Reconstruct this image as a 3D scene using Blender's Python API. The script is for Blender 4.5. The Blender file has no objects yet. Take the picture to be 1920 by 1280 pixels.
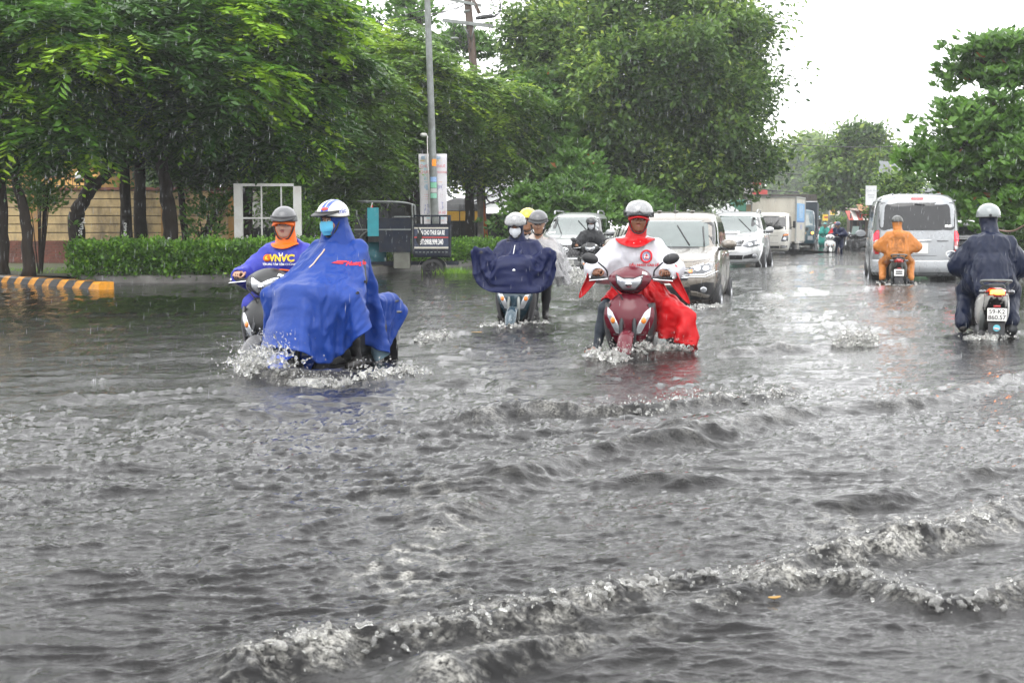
import bpy, math, random
import numpy as np
from mathutils import Vector, Matrix, Euler
from mathutils.bvhtree import BVHTree
random.seed(7); RNG = np.random.default_rng(11)
R = math.radians
sc = bpy.context.scene
COL = sc.collection
# ------------------------------------------------------------------ camera, sky, light, exposure
CAMH = 1.18; FPX = 2667.0; PITCH = math.atan(216 / FPX)
cam = bpy.data.cameras.new('camera'); cam.lens = 50; cam.sensor_width = 36; cam.clip_end = 3000; cam.clip_start = 0.1
camo = bpy.data.objects.new('camera', cam); COL.objects.link(camo)
camo.location = (0, 0, CAMH); camo.rotation_euler = (R(90) - PITCH, 0, 0)
cam.dof.use_dof = True; cam.dof.focus_distance = 13.0; cam.dof.aperture_fstop = 10
sc.camera = camo
w = bpy.data.worlds.new("World"); sc.world = w; w.use_nodes = True
nt = w.node_tree; nt.nodes.clear()
SUN_EL, SUN_AZ = R(58), R(200)
sky = nt.nodes.new('ShaderNodeTexSky'); sky.sky_type = 'NISHITA'; sky.sun_disc = False
sky.sun_elevation = SUN_EL; sky.sun_rotation = SUN_AZ; sky.dust_density = 6; sky.air_density = 1.0
hs = nt.nodes.new('ShaderNodeHueSaturation'); hs.inputs['Saturation'].default_value = 0.06
nt.links.new(sky.outputs[0], hs.inputs['Color'])
# overcast layer: even cloud, zenith about twice the horizon (real overcast skies), faint cloud structure
tc = nt.nodes.new('ShaderNodeTexCoord'); sep = nt.nodes.new('ShaderNodeSeparateXYZ')
nt.links.new(tc.outputs['Generated'], sep.inputs[0])
ab = nt.nodes.new('ShaderNodeMath'); ab.operation = 'MAXIMUM'; ab.inputs[1].default_value = 0.0
nt.links.new(sep.outputs['Z'], ab.inputs[0])
ramp = nt.nodes.new('ShaderNodeMapRange'); ramp.inputs['To Min'].default_value = 12.0; ramp.inputs['To Max'].default_value = 11.5
nt.links.new(ab.outputs[0], ramp.inputs['Value'])
nz = nt.nodes.new('ShaderNodeTexNoise'); nz.inputs['Scale'].default_value = 3.0; nz.inputs['Detail'].default_value = 4
mp = nt.nodes.new('ShaderNodeMapping'); mp.inputs['Scale'].default_value = (1, 1, 2.5)
nt.links.new(tc.outputs['Generated'], mp.inputs[0]); nt.links.new(mp.outputs[0], nz.inputs['Vector'])
nm = nt.nodes.new('ShaderNodeMapRange'); nm.inputs['To Min'].default_value = 0.94; nm.inputs['To Max'].default_value = 1.05
nt.links.new(nz.outputs[0], nm.inputs['Value'])
mu = nt.nodes.new('ShaderNodeMath'); mu.operation = 'MULTIPLY'
nt.links.new(ramp.outputs[0], mu.inputs[0]); nt.links.new(nm.outputs[0], mu.inputs[1])
cl = nt.nodes.new('ShaderNodeCombineColor')
cs = nt.nodes.new('ShaderNodeVectorMath'); cs.operation = 'SCALE'; cs.inputs[0].default_value = (0.985, 0.99, 1.0)
nt.links.new(mu.outputs[0], cs.inputs['Scale'])
mx = nt.nodes.new('ShaderNodeMix'); mx.data_type = 'RGBA'; mx.inputs['Factor'].default_value = 0.93
nt.links.new(hs.outputs[0], mx.inputs['A']); nt.links.new(cs.outputs[0], mx.inputs['B'])
bg = nt.nodes.new('ShaderNodeBackground'); bg.inputs['Strength'].default_value = 0.13
out = nt.nodes.new('ShaderNodeOutputWorld')
nt.links.new(mx.outputs['Result'], bg.inputs['Color']); nt.links.new(bg.outputs[0], out.inputs[0])
sl = bpy.data.lights.new('sun', 'SUN'); sl.energy = 0.7; sl.angle = R(40); sl.color = (1, 0.98, 0.95)
so = bpy.data.objects.new('sun', sl); COL.objects.link(so)
sd = Vector((math.sin(SUN_AZ) * math.cos(SUN_EL), math.cos(SUN_AZ) * math.cos(SUN_EL), math.sin(SUN_EL)))
so.rotation_euler = sd.to_track_quat('Z', 'Y').to_euler(); so.location = (0, 0, 30)
sc.view_settings.view_transform = 'Standard'; sc.view_settings.look = 'None'
sc.view_settings.exposure = 0.95; sc.view_settings.gamma = 1.0; sc.view_settings.use_curve_mapping = False
sc.render.engine = 'CYCLES'
sc.cycles.use_denoising = True
sc.cycles.max_bounces = 8; sc.cycles.transparent_max_bounces = 16
sc.cycles.volume_step_rate = 4; sc.cycles.volume_bounces = 1
sc.cycles.use_adaptive_sampling = True; sc.cycles.adaptive_threshold = 0.02
sc.cycles.sample_clamp_indirect = 6
# ------------------------------------------------------------------ pixel helpers (1920x1280 photograph -> world)
cp, sp_ = math.cos(PITCH), math.sin(PITCH)
def ray(px, py):
    cx, cy = (px - 960) / FPX, (640 - py) / FPX
    return Vector((cx, cp + cy * sp_, -sp_ + cy * cp))
def at(px, py, Y):
    d = ray(px, py); t = Y / d.y
    return Vector((d.x * t, Y, CAMH + d.z * t))
def wat(px, py, z=0.0):
    d = ray(px, py); t = (z - CAMH) / d.z
    return Vector((d.x * t, d.y * t, z))
# ------------------------------------------------------------------ numpy noise
_P = np.random.default_rng(3).permutation(256); _P = np.concatenate([_P, _P, _P])
_G2 = np.stack([np.cos(np.arange(16) * math.pi / 8), np.sin(np.arange(16) * math.pi / 8)], 1).astype(np.float32)
_G3 = np.random.default_rng(5).normal(size=(256, 3)); _G3 /= np.linalg.norm(_G3, axis=1)[:, None]
def gn2(x, y, s=0):
    x = x + s * 17.3; y = y + s * 9.7
    xi = np.floor(x).astype(np.int64); yi = np.floor(y).astype(np.int64)
    xf = x - xi; yf = y - yi; X = xi & 255; Y = yi & 255
    u = xf * xf * xf * (xf * (xf * 6 - 15) + 10); v = yf * yf * yf * (yf * (yf * 6 - 15) + 10)
    def g(a, b, dx, dy):
        h = _P[_P[a] + b] & 15
        return _G2[h, 0] * dx + _G2[h, 1] * dy
    n00 = g(X, Y, xf, yf); n10 = g(X + 1, Y, xf - 1, yf); n01 = g(X, Y + 1, xf, yf - 1); n11 = g(X + 1, Y + 1, xf - 1, yf - 1)
    a = n00 + u * (n10 - n00); b = n01 + u * (n11 - n01)
    return (a + v * (b - a)) * 1.5
def gn3(p, s=0):
    p = p + s * 13.7
    i = np.floor(p).astype(np.int64); f = p - i; i &= 255
    w_ = f * f * f * (f * (f * 6 - 15) + 10); r = 0
    for dx in (0, 1):
        for dy in (0, 1):
            for dz in (0, 1):
                h = _P[_P[_P[i[..., 0] + dx] + i[..., 1] + dy] + i[..., 2] + dz]
                g = _G3[h]; d = f - np.array([dx, dy, dz])
                wt = (w_[..., 0] if dx else 1 - w_[..., 0]) * (w_[..., 1] if dy else 1 - w_[..., 1]) * (w_[..., 2] if dz else 1 - w_[..., 2])
                r = r + wt * (g * d).sum(-1)
    return r * 1.6
# ------------------------------------------------------------------ objects
def link(o, parent=None):
    COL.objects.link(o)
    if parent is not None: o.parent = parent
    return o
def tag(o, label=None, cat=None, group=None, kind=None):
    if label: o['label'] = label
    if cat: o['category'] = cat
    if group: o['group'] = group
    if kind: o['kind'] = kind
    return o
def thing(name, label, cat, loc=(0, 0, 0), rz=0, group=None, rx=0, ry=0):
    o = bpy.data.objects.new(name, None); COL.objects.link(o)
    o.location = loc; o.rotation_euler = (rx, ry, rz); o.empty_display_size = 0.2
    return tag(o, label, cat, group)
def mesh_data(name, V, F, smooth=True):
    me = bpy.data.meshes.new(name)
    V = np.asarray(V, dtype=np.float32)
    if isinstance(F, np.ndarray):
        n, k = F.shape
        me.vertices.add(len(V)); me.vertices.foreach_set('co', V.ravel())
        me.loops.add(n * k); me.loops.foreach_set('vertex_index', F.astype(np.int32).ravel())
        me.polygons.add(n); me.polygons.foreach_set('loop_start', np.arange(0, n * k, k, dtype=np.int32))
        me.update(calc_edges=True)
    else:
        me.from_pydata([tuple(map(float, v)) for v in V], [], [tuple(map(int, f)) for f in F])
    me.polygons.foreach_set('use_smooth', np.full(len(me.polygons), bool(smooth)))
    return me
def obj(name, VF, m, parent=None, smooth=True, mi=None, bevel=0, sharp=None, loc=None, rot=None):
    V, F = VF
    me = mesh_data(name, V, F, smooth)
    for mm in (m if isinstance(m, (list, tuple)) else [m]): me.materials.append(mm)
    if mi is not None: me.polygons.foreach_set('material_index', np.asarray(mi, dtype=np.int32))
    if sharp: me.set_sharp_from_angle(angle=R(sharp))
    o = bpy.data.objects.new(name, me)
    if bevel:
        b = o.modifiers.new('bevel', 'BEVEL'); b.width = bevel; b.segments = 2; b.limit_method = 'ANGLE'; b.angle_limit = R(35)
    if loc is not None: o.location = loc
    if rot is not None: o.rotation_euler = rot
    return link(o, parent)
def copy_tree(o, parent=None):
    c = o.copy(); COL.objects.link(c); c.parent = parent
    for ch in list(o.children): copy_tree(ch, c)
    return c
# ------------------------------------------------------------------ mesh pieces: all return (V array, F list)
def join(*parts):
    Vs, Fs, n = [], [], 0
    for V, F in parts:
        V = np.asarray(V, float); Vs.append(V)
        Fs += [[int(i) + n for i in f] for f in F]; n += len(V)
    return np.concatenate(Vs), Fs
def xf(VF, loc=(0, 0, 0), rot=(0, 0, 0), scale=(1, 1, 1)):
    M = np.array(Euler(rot).to_matrix()); V = (np.asarray(VF[0], float) * np.array(scale)) @ M.T + np.array(loc)
    return V, VF[1]
def mirx(VF):
    V = np.array(VF[0], float); V[:, 0] *= -1
    return V, [list(f)[::-1] for f in VF[1]]
def box(cx, cy, cz, sx, sy, sz):
    x, y, z = sx / 2, sy / 2, sz / 2
    V = np.array([[a * x + cx, b * y + cy, c * z + cz] for a in (-1, 1) for b in (-1, 1) for c in (-1, 1)])
    return V, [[0, 1, 3, 2], [4, 6, 7, 5], [0, 4, 5, 1], [2, 3, 7, 6], [0, 2, 6, 4], [1, 5, 7, 3]]
def bx(x0, x1, y0, y1, z0, z1):
    return box((x0 + x1) / 2, (y0 + y1) / 2, (z0 + z1) / 2, x1 - x0, y1 - y0, z1 - z0)
def tube(pts, rad, n=8, caps=True):
    P = np.array([list(p) for p in pts], float); m = len(P)
    rad = np.full(m, rad) if np.isscalar(rad) else np.array(rad, float)
    T = np.zeros_like(P); T[1:-1] = P[2:] - P[:-2]; T[0] = P[1] - P[0]; T[-1] = P[-1] - P[-2]
    T /= np.linalg.norm(T, axis=1)[:, None] + 1e-9
    up = np.array([0, 0, 1.0]) if abs(T[0][2]) < 0.9 else np.array([1.0, 0, 0])
    V = []
    a = np.linspace(0, 2 * math.pi, n, endpoint=False)
    for i in range(m):
        s = np.cross(up, T[i]); s /= np.linalg.norm(s) + 1e-9; up = np.cross(T[i], s)
        V.append(P[i] + rad[i] * (np.cos(a)[:, None] * s + np.sin(a)[:, None] * up))
    F = []
    for i in range(m - 1):
        for j in range(n):
            k = (j + 1) % n
            F.append([i * n + j, i * n + k, (i + 1) * n + k, (i + 1) * n + j])
    if caps: F += [list(range(n))[::-1], list(range((m - 1) * n, m * n))]
    return np.concatenate(V), F
def smooth_path(pts, k=6):
    P = np.array([list(p) for p in pts], float)
    return cr(P, k)
def cr(P, k, closed=False):
    """Catmull-Rom upsample along axis 0."""
    n = len(P); out = []
    if closed: idx = lambda i: P[i % n]
    else: idx = lambda i: P[i] if 0 <= i < n else (2 * P[0] - P[1] if i < 0 else 2 * P[-1] - P[-2])
    segs = n if closed else n - 1
    for i in range(segs):
        p0, p1, p2, p3 = idx(i - 1), idx(i), idx(i + 1), idx(i + 2)
        for j in range(k):
            t = j / k
            out.append(0.5 * (2 * p1 + (p2 - p0) * t + (2 * p0 - 5 * p1 + 4 * p2 - p3) * t * t + (3 * p1 - p0 - 3 * p2 + p3) * t ** 3))
    if not closed: out.append(P[-1])
    return np.array(out)
def grid_faces(m, n, cu=False, cv=False, off=0):
    F = []
    for i in range(m if cu else m - 1):
        for j in range(n if cv else n - 1):
            a, b = i, (i + 1) % m; c, d = j, (j + 1) % n
            F.append([off + a * n + c, off + a * n + d, off + b * n + d, off + b * n + c])
    return F
def sgrid(P, ku=4, kv=4, cv=False, caps=False):
    """control grid [m][n] of points -> smooth surface"""
    P = np.array(P, float)
    A = cr(P, ku); A = np.swapaxes(cr(np.swapaxes(A, 0, 1), kv, cv), 0, 1)
    m, n = A.shape[:2]
    F = grid_faces(m, n, False, cv)
    if caps: F += [list(range(n))[::-1], list(range((m - 1) * n, m * n))]
    return A.reshape(-1, 3), F
def lathe(prof, n=24, axis='z', arc=2 * math.pi):
    prof = np.array(prof, float); full = abs(arc - 2 * math.pi) < 1e-6
    a = np.linspace(0, arc, n, endpoint=not full); V = []
    for t in a:
        r, h = prof[:, 0], prof[:, 1]
        if axis == 'z': V.append(np.stack([r * math.cos(t), r * math.sin(t), h], 1))
        elif axis == 'x': V.append(np.stack([h, r * math.cos(t), r * math.sin(t)], 1))
        else: V.append(np.stack([r * math.cos(t), h, -r * math.sin(t)], 1))
    return np.concatenate(V), grid_faces(n, len(prof), full, False)
def ball(c, r, n=10, m=8):
    r = np.array([r] * 3 if np.isscalar(r) else r, float); V = []
    for i in range(m + 1):
        t = math.pi * i / m
        for j in range(n):
            a = 2 * math.pi * j / n
            V.append([math.sin(t) * math.cos(a), math.sin(t) * math.sin(a), math.cos(t)])
    return np.array(V) * r + np.array(list(c)), [f[::-1] for f in grid_faces(m + 1, n, False, True)]
def prism(poly, d0, d1, axis='y'):
    """polygon (a,b) extruded along an axis: y -> (a=x,b=z); x -> (a=y,b=z); z -> (a=x,b=y)"""
    n = len(poly); V = []
    for d in (d0, d1):
        for a, b in poly:
            V.append({'y': (a, d, b), 'x': (d, a, b), 'z': (a, b, d)}[axis])
    F = [list(range(n))[::-1], list(range(n, 2 * n))] + [[i, (i + 1) % n, n + (i + 1) % n, n + i] for i in range(n)]
    if axis == 'y': F = [f[::-1] for f in F]
    return np.array(V, float), F
def zloft(levels, n=13, p=2.2, ku=4):
    """levels: (z, half width, y front, curve depth, y back)"""
    P = []
    for z, wd, yf, c, yb in levels:
        xs = np.linspace(-1, 1, n); row = [[x * wd, yf - c * abs(x) ** p, z] for x in xs]
        row += [[wd * x, yb, z] for x in np.linspace(0.9, -0.9, 5)]
        P.append(row)
    P = np.array(P); A = cr(P, ku); m, k = A.shape[:2]
    F = grid_faces(m, k, False, True) + [list(range(k))[::-1], list(range((m - 1) * k, m * k))]
    return A.reshape(-1, 3), F
def bvh(*VFs):
    V, F = join(*VFs)
    return BVHTree.FromPolygons([Vector(v) for v in V], F)
def densify(poly, k):
    P = np.array(poly, float); out = []
    for i in range(len(P)):
        a, b = P[i], P[(i + 1) % len(P)]
        out += [a + (b - a) * j / k for j in range(k)]
    return np.array(out)
def patch(tree, poly, o, u, v, d, off=0.004, depth=0.02, rings=4, dens=3, dome=0.0, miss=None):
    """drape polygon onto tree: points o+a*u+b*v cast along d; returns a slab sitting 'off' proud of the surface"""
    o, u, v, d = [np.array(list(q), float) for q in (o, u, v, d)]
    Q = densify(poly, dens); c = Q.mean(0); n = len(Q); V = []; last = None
    dd = Vector(d).normalized(); dn = np.array(dd)
    pts = [c + (Q - c) * s for s in np.linspace(1, 0, rings + 1)[:-1]] + [c[None]]
    for ri, ring in enumerate(pts):
        hh = off + dome * (1 - (1 - ri / rings) ** 2)
        for a, b in ring:
            s = o + a * u + b * v
            h = tree.ray_cast(Vector(s), dd, 30)
            if h[0] is not None: q = np.array(h[0]); last = np.dot(q - s, dn)
            else: q = s + dn * (last if last is not None else (miss or 0))
            V.append(q - dn * hh)
    nb = len(V)
    V += [V[i] + dn * depth for i in range(n)]
    F = []
    for r in range(rings - 1):
        for i in range(n):
            k = (i + 1) % n; F.append([r * n + i, r * n + k, (r + 1) * n + k, (r + 1) * n + i])
    for i in range(n):
        k = (i + 1) % n
        F.append([(rings - 1) * n + i, (rings - 1) * n + k, rings * n])
        F.append([i, nb + i, nb + k, k])
    V = np.array(V)
    # orientation: the face normals should oppose d
    f = F[0]; nrm = np.cross(V[f[1]] - V[f[0]], V[f[2]] - V[f[1]])
    if np.dot(nrm, dn) > 0: F = [g[::-1] for g in F]
    return V, F
def text_vf(s, size=1.0, ext=0.0, align='CENTER', bold=0.0, sx=1.0):
    cu = bpy.data.curves.new('txt', 'FONT'); cu.body = s; cu.size = size; cu.extrude = ext; cu.align_x = align; cu.align_y = 'CENTER'
    cu.offset = bold; cu.resolution_u = 3
    o = bpy.data.objects.new('txt', cu); COL.objects.link(o)
    bpy.context.view_layer.update()
    me = o.to_mesh()
    V = np.array([list(q.co) for q in me.vertices], float).reshape(-1, 3); F = [list(p.vertices) for p in me.polygons]
    o.to_mesh_clear(); bpy.data.objects.remove(o); bpy.data.curves.remove(cu)
    if len(V): V[:, 0] *= sx
    return V, F
TXT = {}
def text_on(tree, s, o, u, v, d, size, off=0.006, bold=0.0, sx=1.0, align='CENTER', flat=None):
    """text laid on the surface hit by rays from o + x*u + y*v along d (or on the flat plane through o)"""
    V, F = text_vf(s, size, 0, align, bold, sx)
    o, u, v, d = [np.array(list(q), float) for q in (o, u, v, d)]
    dd = Vector(d).normalized(); dn = np.array(dd); Q = o + V[:, :1] * u + V[:, 1:2] * v
    if tree is not None:
        t = np.full(len(Q), np.nan)
        for i, q in enumerate(Q):
            h = tree.ray_cast(Vector(q), dd, 30)
            if h[0] is not None: t[i] = np.dot(np.array(h[0]) - q, dn)
        md = np.nanmedian(t) if np.isfinite(t).any() else 0.0
        t = np.where(np.isfinite(t) & (np.abs(t - md) < .12), t, md); Q = Q + dn * t[:, None]
    out = Q - dn * off
    return np.array(out), F
# ------------------------------------------------------------------ materials
MATS = {}
def mat(name, col, rough=0.5, metal=0.0, spec=0.5, coat=0.0, var=0.12, vscale=6.0, bump=0.0, bscale=40.0, trans=0.0, alpha=1.0, emit=None, es=0.0, ior=1.45, sheen=0.0, dirt=None, stretch=(1, 1, 1), tr=0.0, ridged=0.0, rscale=4.0):
    if name in MATS: return MATS[name]
    m = bpy.data.materials.new(name); m.use_nodes = True; nt = m.node_tree; b = nt.nodes['Principled BSDF']
    L = nt.links.new
    c = tuple(col) + (1,)
    b.inputs['Roughness'].default_value = rough; b.inputs['Metallic'].default_value = metal
    b.inputs['Specular IOR Level'].default_value = spec; b.inputs['IOR'].default_value = ior
    b.inputs['Coat Weight'].default_value = coat; b.inputs['Coat Roughness'].default_value = 0.05
    b.inputs['Transmission Weight'].default_value = trans; b.inputs['Alpha'].default_value = alpha
    if sheen: b.inputs['Sheen Weight'].default_value = sheen
    if emit: b.inputs['Emission Color'].default_value = tuple(emit) + (1,); b.inputs['Emission Strength'].default_value = es
    tcn = nt.nodes.new('ShaderNodeTexCoord'); mpn = nt.nodes.new('ShaderNodeMapping'); mpn.inputs['Scale'].default_value = stretch
    L(tcn.outputs['Object'], mpn.inputs[0])
    n = nt.nodes.new('ShaderNodeTexNoise'); n.inputs['Scale'].default_value = vscale; n.inputs['Detail'].default_value = 6; n.inputs['Roughness'].default_value = 0.65
    L(mpn.outputs[0], n.inputs['Vector'])
    mr = nt.nodes.new('ShaderNodeMapRange'); mr.inputs['From Min'].default_value = 0.25; mr.inputs['From Max'].default_value = 0.75
    mr.inputs['To Min'].default_value = 1 - var; mr.inputs['To Max'].default_value = 1 + var
    L(n.outputs[0], mr.inputs['Value'])
    vm = nt.nodes.new('ShaderNodeVectorMath'); vm.operation = 'SCALE'; vm.inputs[0].default_value = col
    L(mr.outputs[0], vm.inputs['Scale'])
    src = vm.outputs[0]
    if dirt:
        d2 = nt.nodes.new('ShaderNodeTexNoise'); d2.inputs['Scale'].default_value = dirt[2]; d2.inputs['Detail'].default_value = 8; d2.inputs['Roughness'].default_value = 0.7
        L(mpn.outputs[0], d2.inputs['Vector'])
        r2 = nt.nodes.new('ShaderNodeMapRange'); r2.inputs['From Min'].default_value = 0.45; r2.inputs['From Max'].default_value = 0.68; r2.inputs['To Max'].default_value = dirt[1]
        L(d2.outputs[0], r2.inputs['Value'])
        mx = nt.nodes.new('ShaderNodeMix'); mx.data_type = 'RGBA'; mx.inputs['B'].default_value = tuple(dirt[0]) + (1,)
        L(r2.outputs[0], mx.inputs['Factor']); L(src, mx.inputs['A']); src = mx.outputs['Result']
    L(src, b.inputs['Base Color'])
    if rough < 0.9:
        rr = nt.nodes.new('ShaderNodeMapRange'); rr.inputs['To Min'].default_value = max(0.02, rough * 0.7); rr.inputs['To Max'].default_value = min(1, rough * 1.3)
        L(n.outputs[0], rr.inputs['Value']); L(rr.outputs[0], b.inputs['Roughness'])
    if bump:
        bn = nt.nodes.new('ShaderNodeTexNoise'); bn.inputs['Scale'].default_value = bscale; bn.inputs['Detail'].default_value = 5
        L(mpn.outputs[0], bn.inputs['Vector'])
        bp = nt.nodes.new('ShaderNodeBump'); bp.inputs['Strength'].default_value = 1.0; bp.inputs['Distance'].default_value = bump
        L(bn.outputs[0], bp.inputs['Height']); L(bp.outputs[0], b.inputs['Normal'])
    if ridged:
        rn = nt.nodes.new('ShaderNodeTexNoise'); rn.noise_type = 'RIDGED_MULTIFRACTAL'; rn.inputs['Scale'].default_value = rscale; rn.inputs['Detail'].default_value = 3; rn.inputs['Distortion'].default_value = 0.8
        rm = nt.nodes.new('ShaderNodeMapping'); rm.inputs['Scale'].default_value = (1, 1, 0.55); rm.inputs['Rotation'].default_value = (0.3, 0.5, 0.2)
        L(tcn.outputs['Object'], rm.inputs[0]); L(rm.outputs[0], rn.inputs['Vector'])
        rb = nt.nodes.new('ShaderNodeBump'); rb.inputs['Strength'].default_value = 1.0; rb.inputs['Distance'].default_value = ridged
        L(rn.outputs[0], rb.inputs['Height'])
        if b.inputs['Normal'].links: L(b.inputs['Normal'].links[0].from_socket, rb.inputs['Normal'])
        L(rb.outputs[0], b.inputs['Normal'])
    if tr:
        t = nt.nodes.new('ShaderNodeBsdfTranslucent'); L(src, t.inputs['Color'])
        ms = nt.nodes.new('ShaderNodeMixShader'); ms.inputs[0].default_value = tr
        o_ = nt.nodes['Material Output']; L(b.outputs[0], ms.inputs[1]); L(t.outputs[0], ms.inputs[2]); L(ms.outputs[0], o_.inputs[0])
    MATS[name] = m
    return m
def M(n): return MATS[n]
# ------------------------------------------------------------------ smooth-union distance fields -> one continuous surface (bodies, clothes)
def cap(a, b, ra, rb=None, t=0, op=1, k=None): return dict(s='c', a=np.array(list(a), float), b=np.array(list(b), float), ra=ra, rb=ra if rb is None else rb, t=t, op=op, k=k)
def ell(c, r, t=0, op=1, Rm=None, k=None): return dict(s='e', c=np.array(list(c), float), r=np.array([r] * 3 if np.isscalar(r) else r, float), t=t, op=op, R=Rm, k=k)
def pdist(P, q):
    if q['s'] == 'c':
        ab = q['b'] - q['a']; h = np.clip(((P - q['a']) @ ab) / (ab @ ab + 1e-12), 0, 1)
        return np.linalg.norm(P - q['a'] - h[..., None] * ab, axis=-1) - (q['ra'] + (q['rb'] - q['ra']) * h)
    d = P - q['c']
    if q['R'] is not None: d = d @ np.array(q['R'])
    k0 = np.linalg.norm(d / q['r'], axis=-1); k1 = np.linalg.norm(d / q['r'] ** 2, axis=-1)
    return np.where(k1 > 1e-9, k0 * (k0 - 1) / (k1 + 1e-12), -q['r'].min())
def pbox(q):
    if q['s'] == 'c':
        return np.minimum(q['a'] - q['ra'], q['b'] - q['rb']), np.maximum(q['a'] + q['ra'], q['b'] + q['rb'])
    r = q['r'] if q['R'] is None else np.full(3, q['r'].max())
    return q['c'] - r, q['c'] + r
def sdf_mesh(prims, h=0.012, k=0.03, noise=None):
    lo = np.min([pbox(q)[0] for q in prims if q['op'] > 0], 0) - 2.5 * h - 0.03; hi = np.max([pbox(q)[1] for q in prims if q['op'] > 0], 0) + 2.5 * h + 0.03
    n = np.ceil((hi - lo) / h).astype(int) + 1
    D = np.full(n, 0.2, np.float32); T = np.zeros(n, np.int16)
    ax = [lo[i] + h * np.arange(n[i]) for i in range(3)]
    for q in prims:
        kk = k if q['k'] is None else q['k']; a, b = pbox(q); m = kk + 3 * h
        i0 = np.clip(np.floor((a - m - lo) / h).astype(int), 0, n); i1 = np.clip(np.ceil((b + m - lo) / h).astype(int) + 1, 0, n)
        if (i1 <= i0).any(): continue
        s = tuple(slice(i0[j], i1[j]) for j in range(3))
        P = np.stack(np.meshgrid(*[ax[j][s[j]] for j in range(3)], indexing='ij'), -1)
        d = pdist(P, q).astype(np.float32); c = D[s]
        if q['op'] > 0:
            T[s] = np.where(d < c, q['t'], T[s])
            hh = np.maximum(kk - np.abs(d - c), 0) / max(kk, 1e-6)
            D[s] = np.minimum(c, d) - hh * hh * kk * 0.25
        else:
            hh = np.maximum(kk - np.abs(-d - c), 0) / max(kk, 1e-6)
            if q['t'] >= 0: T[s] = np.where(-d > c, q['t'], T[s])
            D[s] = np.maximum(c, -d) + hh * hh * kk * 0.25
    if noise is not None:
        m_ = np.abs(D) < 0.09; idx = np.argwhere(m_)
        D[m_] += noise(lo + h * idx).astype(np.float32)
    ins = D < 0
    cnt = sum(ins[i:n[0] - 1 + i, j:n[1] - 1 + j, l:n[2] - 1 + l].astype(np.int8) for i in (0, 1) for j in (0, 1) for l in (0, 1))
    act = (cnt > 0) & (cnt < 8); I = np.argwhere(act)
    vid = np.full(act.shape, -1, np.int64); vid[act] = np.arange(len(I))
    S = np.zeros((len(I), 3)); C = np.zeros(len(I))
    cor = [(i, j, l) for i in (0, 1) for j in (0, 1) for l in (0, 1)]
    for a_ in cor:
        for ax_ in range(3):
            if a_[ax_]: continue
            b_ = list(a_); b_[ax_] = 1
            d0 = D[I[:, 0] + a_[0], I[:, 1] + a_[1], I[:, 2] + a_[2]]; d1 = D[I[:, 0] + b_[0], I[:, 1] + b_[1], I[:, 2] + b_[2]]
            cross = (d0 < 0) != (d1 < 0); t = np.where(cross, d0 / np.where(cross, d0 - d1, 1), 0)
            p = np.array(a_)[None] + t[:, None] * np.eye(3)[ax_]
            S += np.where(cross[:, None], p, 0); C += cross
    V = lo + h * (I + S / C[:, None])
    F = []
    for ax_ in range(3):
        u, v = (ax_ + 1) % 3, (ax_ + 2) % 3
        sl0 = [slice(None)] * 3; sl1 = [slice(None)] * 3; sl0[ax_] = slice(0, -1); sl1[ax_] = slice(1, None)
        a = ins[tuple(sl0)]; b = ins[tuple(sl1)]
        E = np.argwhere(a != b); E = E[(E[:, u] > 0) & (E[:, v] > 0) & (E[:, u] < n[u] - 1) & (E[:, v] < n[v] - 1)]
        o1 = np.zeros(3, int); o1[u] = 1; o2 = np.zeros(3, int); o2[v] = 1
        g = lambda q: vid[q[:, 0], q[:, 1], q[:, 2]]
        Q = np.stack([g(E - o1 - o2), g(E - o2), g(E), g(E - o1)], 1)
        flip = ~a[E[:, 0], E[:, 1], E[:, 2]]
        Q[flip] = Q[flip][:, ::-1]; F.append(Q)
    F = np.concatenate(F); F = F[(F >= 0).all(1)]
    ft = T[I[F[:, 0], 0], I[F[:, 0], 1], I[F[:, 0], 2]]
    return (V, F), ft
def vnormals(V, F):
    F = np.asarray(F); N = np.zeros_like(V); fn = np.cross(V[F[:, 1]] - V[F[:, 0]], V[F[:, 2]] - V[F[:, 0]])
    for j in range(F.shape[1]): np.add.at(N, F[:, j], fn)
    return N / (np.linalg.norm(N, axis=1)[:, None] + 1e-12)
# ================================================================== materials
def leaf_mat(name, stops, rough=0.38, tr=0.4):
    m = bpy.data.materials.new(name); m.use_nodes = True; nt = m.node_tree; b = nt.nodes['Principled BSDF']; L = nt.links.new
    a = nt.nodes.new('ShaderNodeAttribute'); a.attribute_name = 'tint'
    r = nt.nodes.new('ShaderNodeValToRGB'); e = r.color_ramp.elements
    e[0].position, e[0].color = stops[0][0], tuple(stops[0][1]) + (1,); e[1].position, e[1].color = stops[-1][0], tuple(stops[-1][1]) + (1,)
    for p, c in stops[1:-1]:
        q = e.new(p); q.color = tuple(c) + (1,)
    L(a.outputs['Fac'], r.inputs[0]); L(r.outputs[0], b.inputs['Base Color'])
    b.inputs['Roughness'].default_value = rough; b.inputs['Specular IOR Level'].default_value = 0.35
    t = nt.nodes.new('ShaderNodeBsdfTranslucent'); L(r.outputs[0], t.inputs['Color'])
    ms = nt.nodes.new('ShaderNodeMixShader'); ms.inputs[0].default_value = tr
    L(b.outputs[0], ms.inputs[1]); L(t.outputs[0], ms.inputs[2]); L(ms.outputs[0], nt.nodes['Material Output'].inputs[0])
    MATS[name] = m
    return m
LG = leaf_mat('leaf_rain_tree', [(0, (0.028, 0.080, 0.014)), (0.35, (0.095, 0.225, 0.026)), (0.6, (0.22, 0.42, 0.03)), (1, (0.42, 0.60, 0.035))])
LL = leaf_mat('leaf_light', [(0, (0.05, 0.11, 0.018)), (0.45, (0.19, 0.34, 0.04)), (1, (0.42, 0.56, 0.055))])
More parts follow.
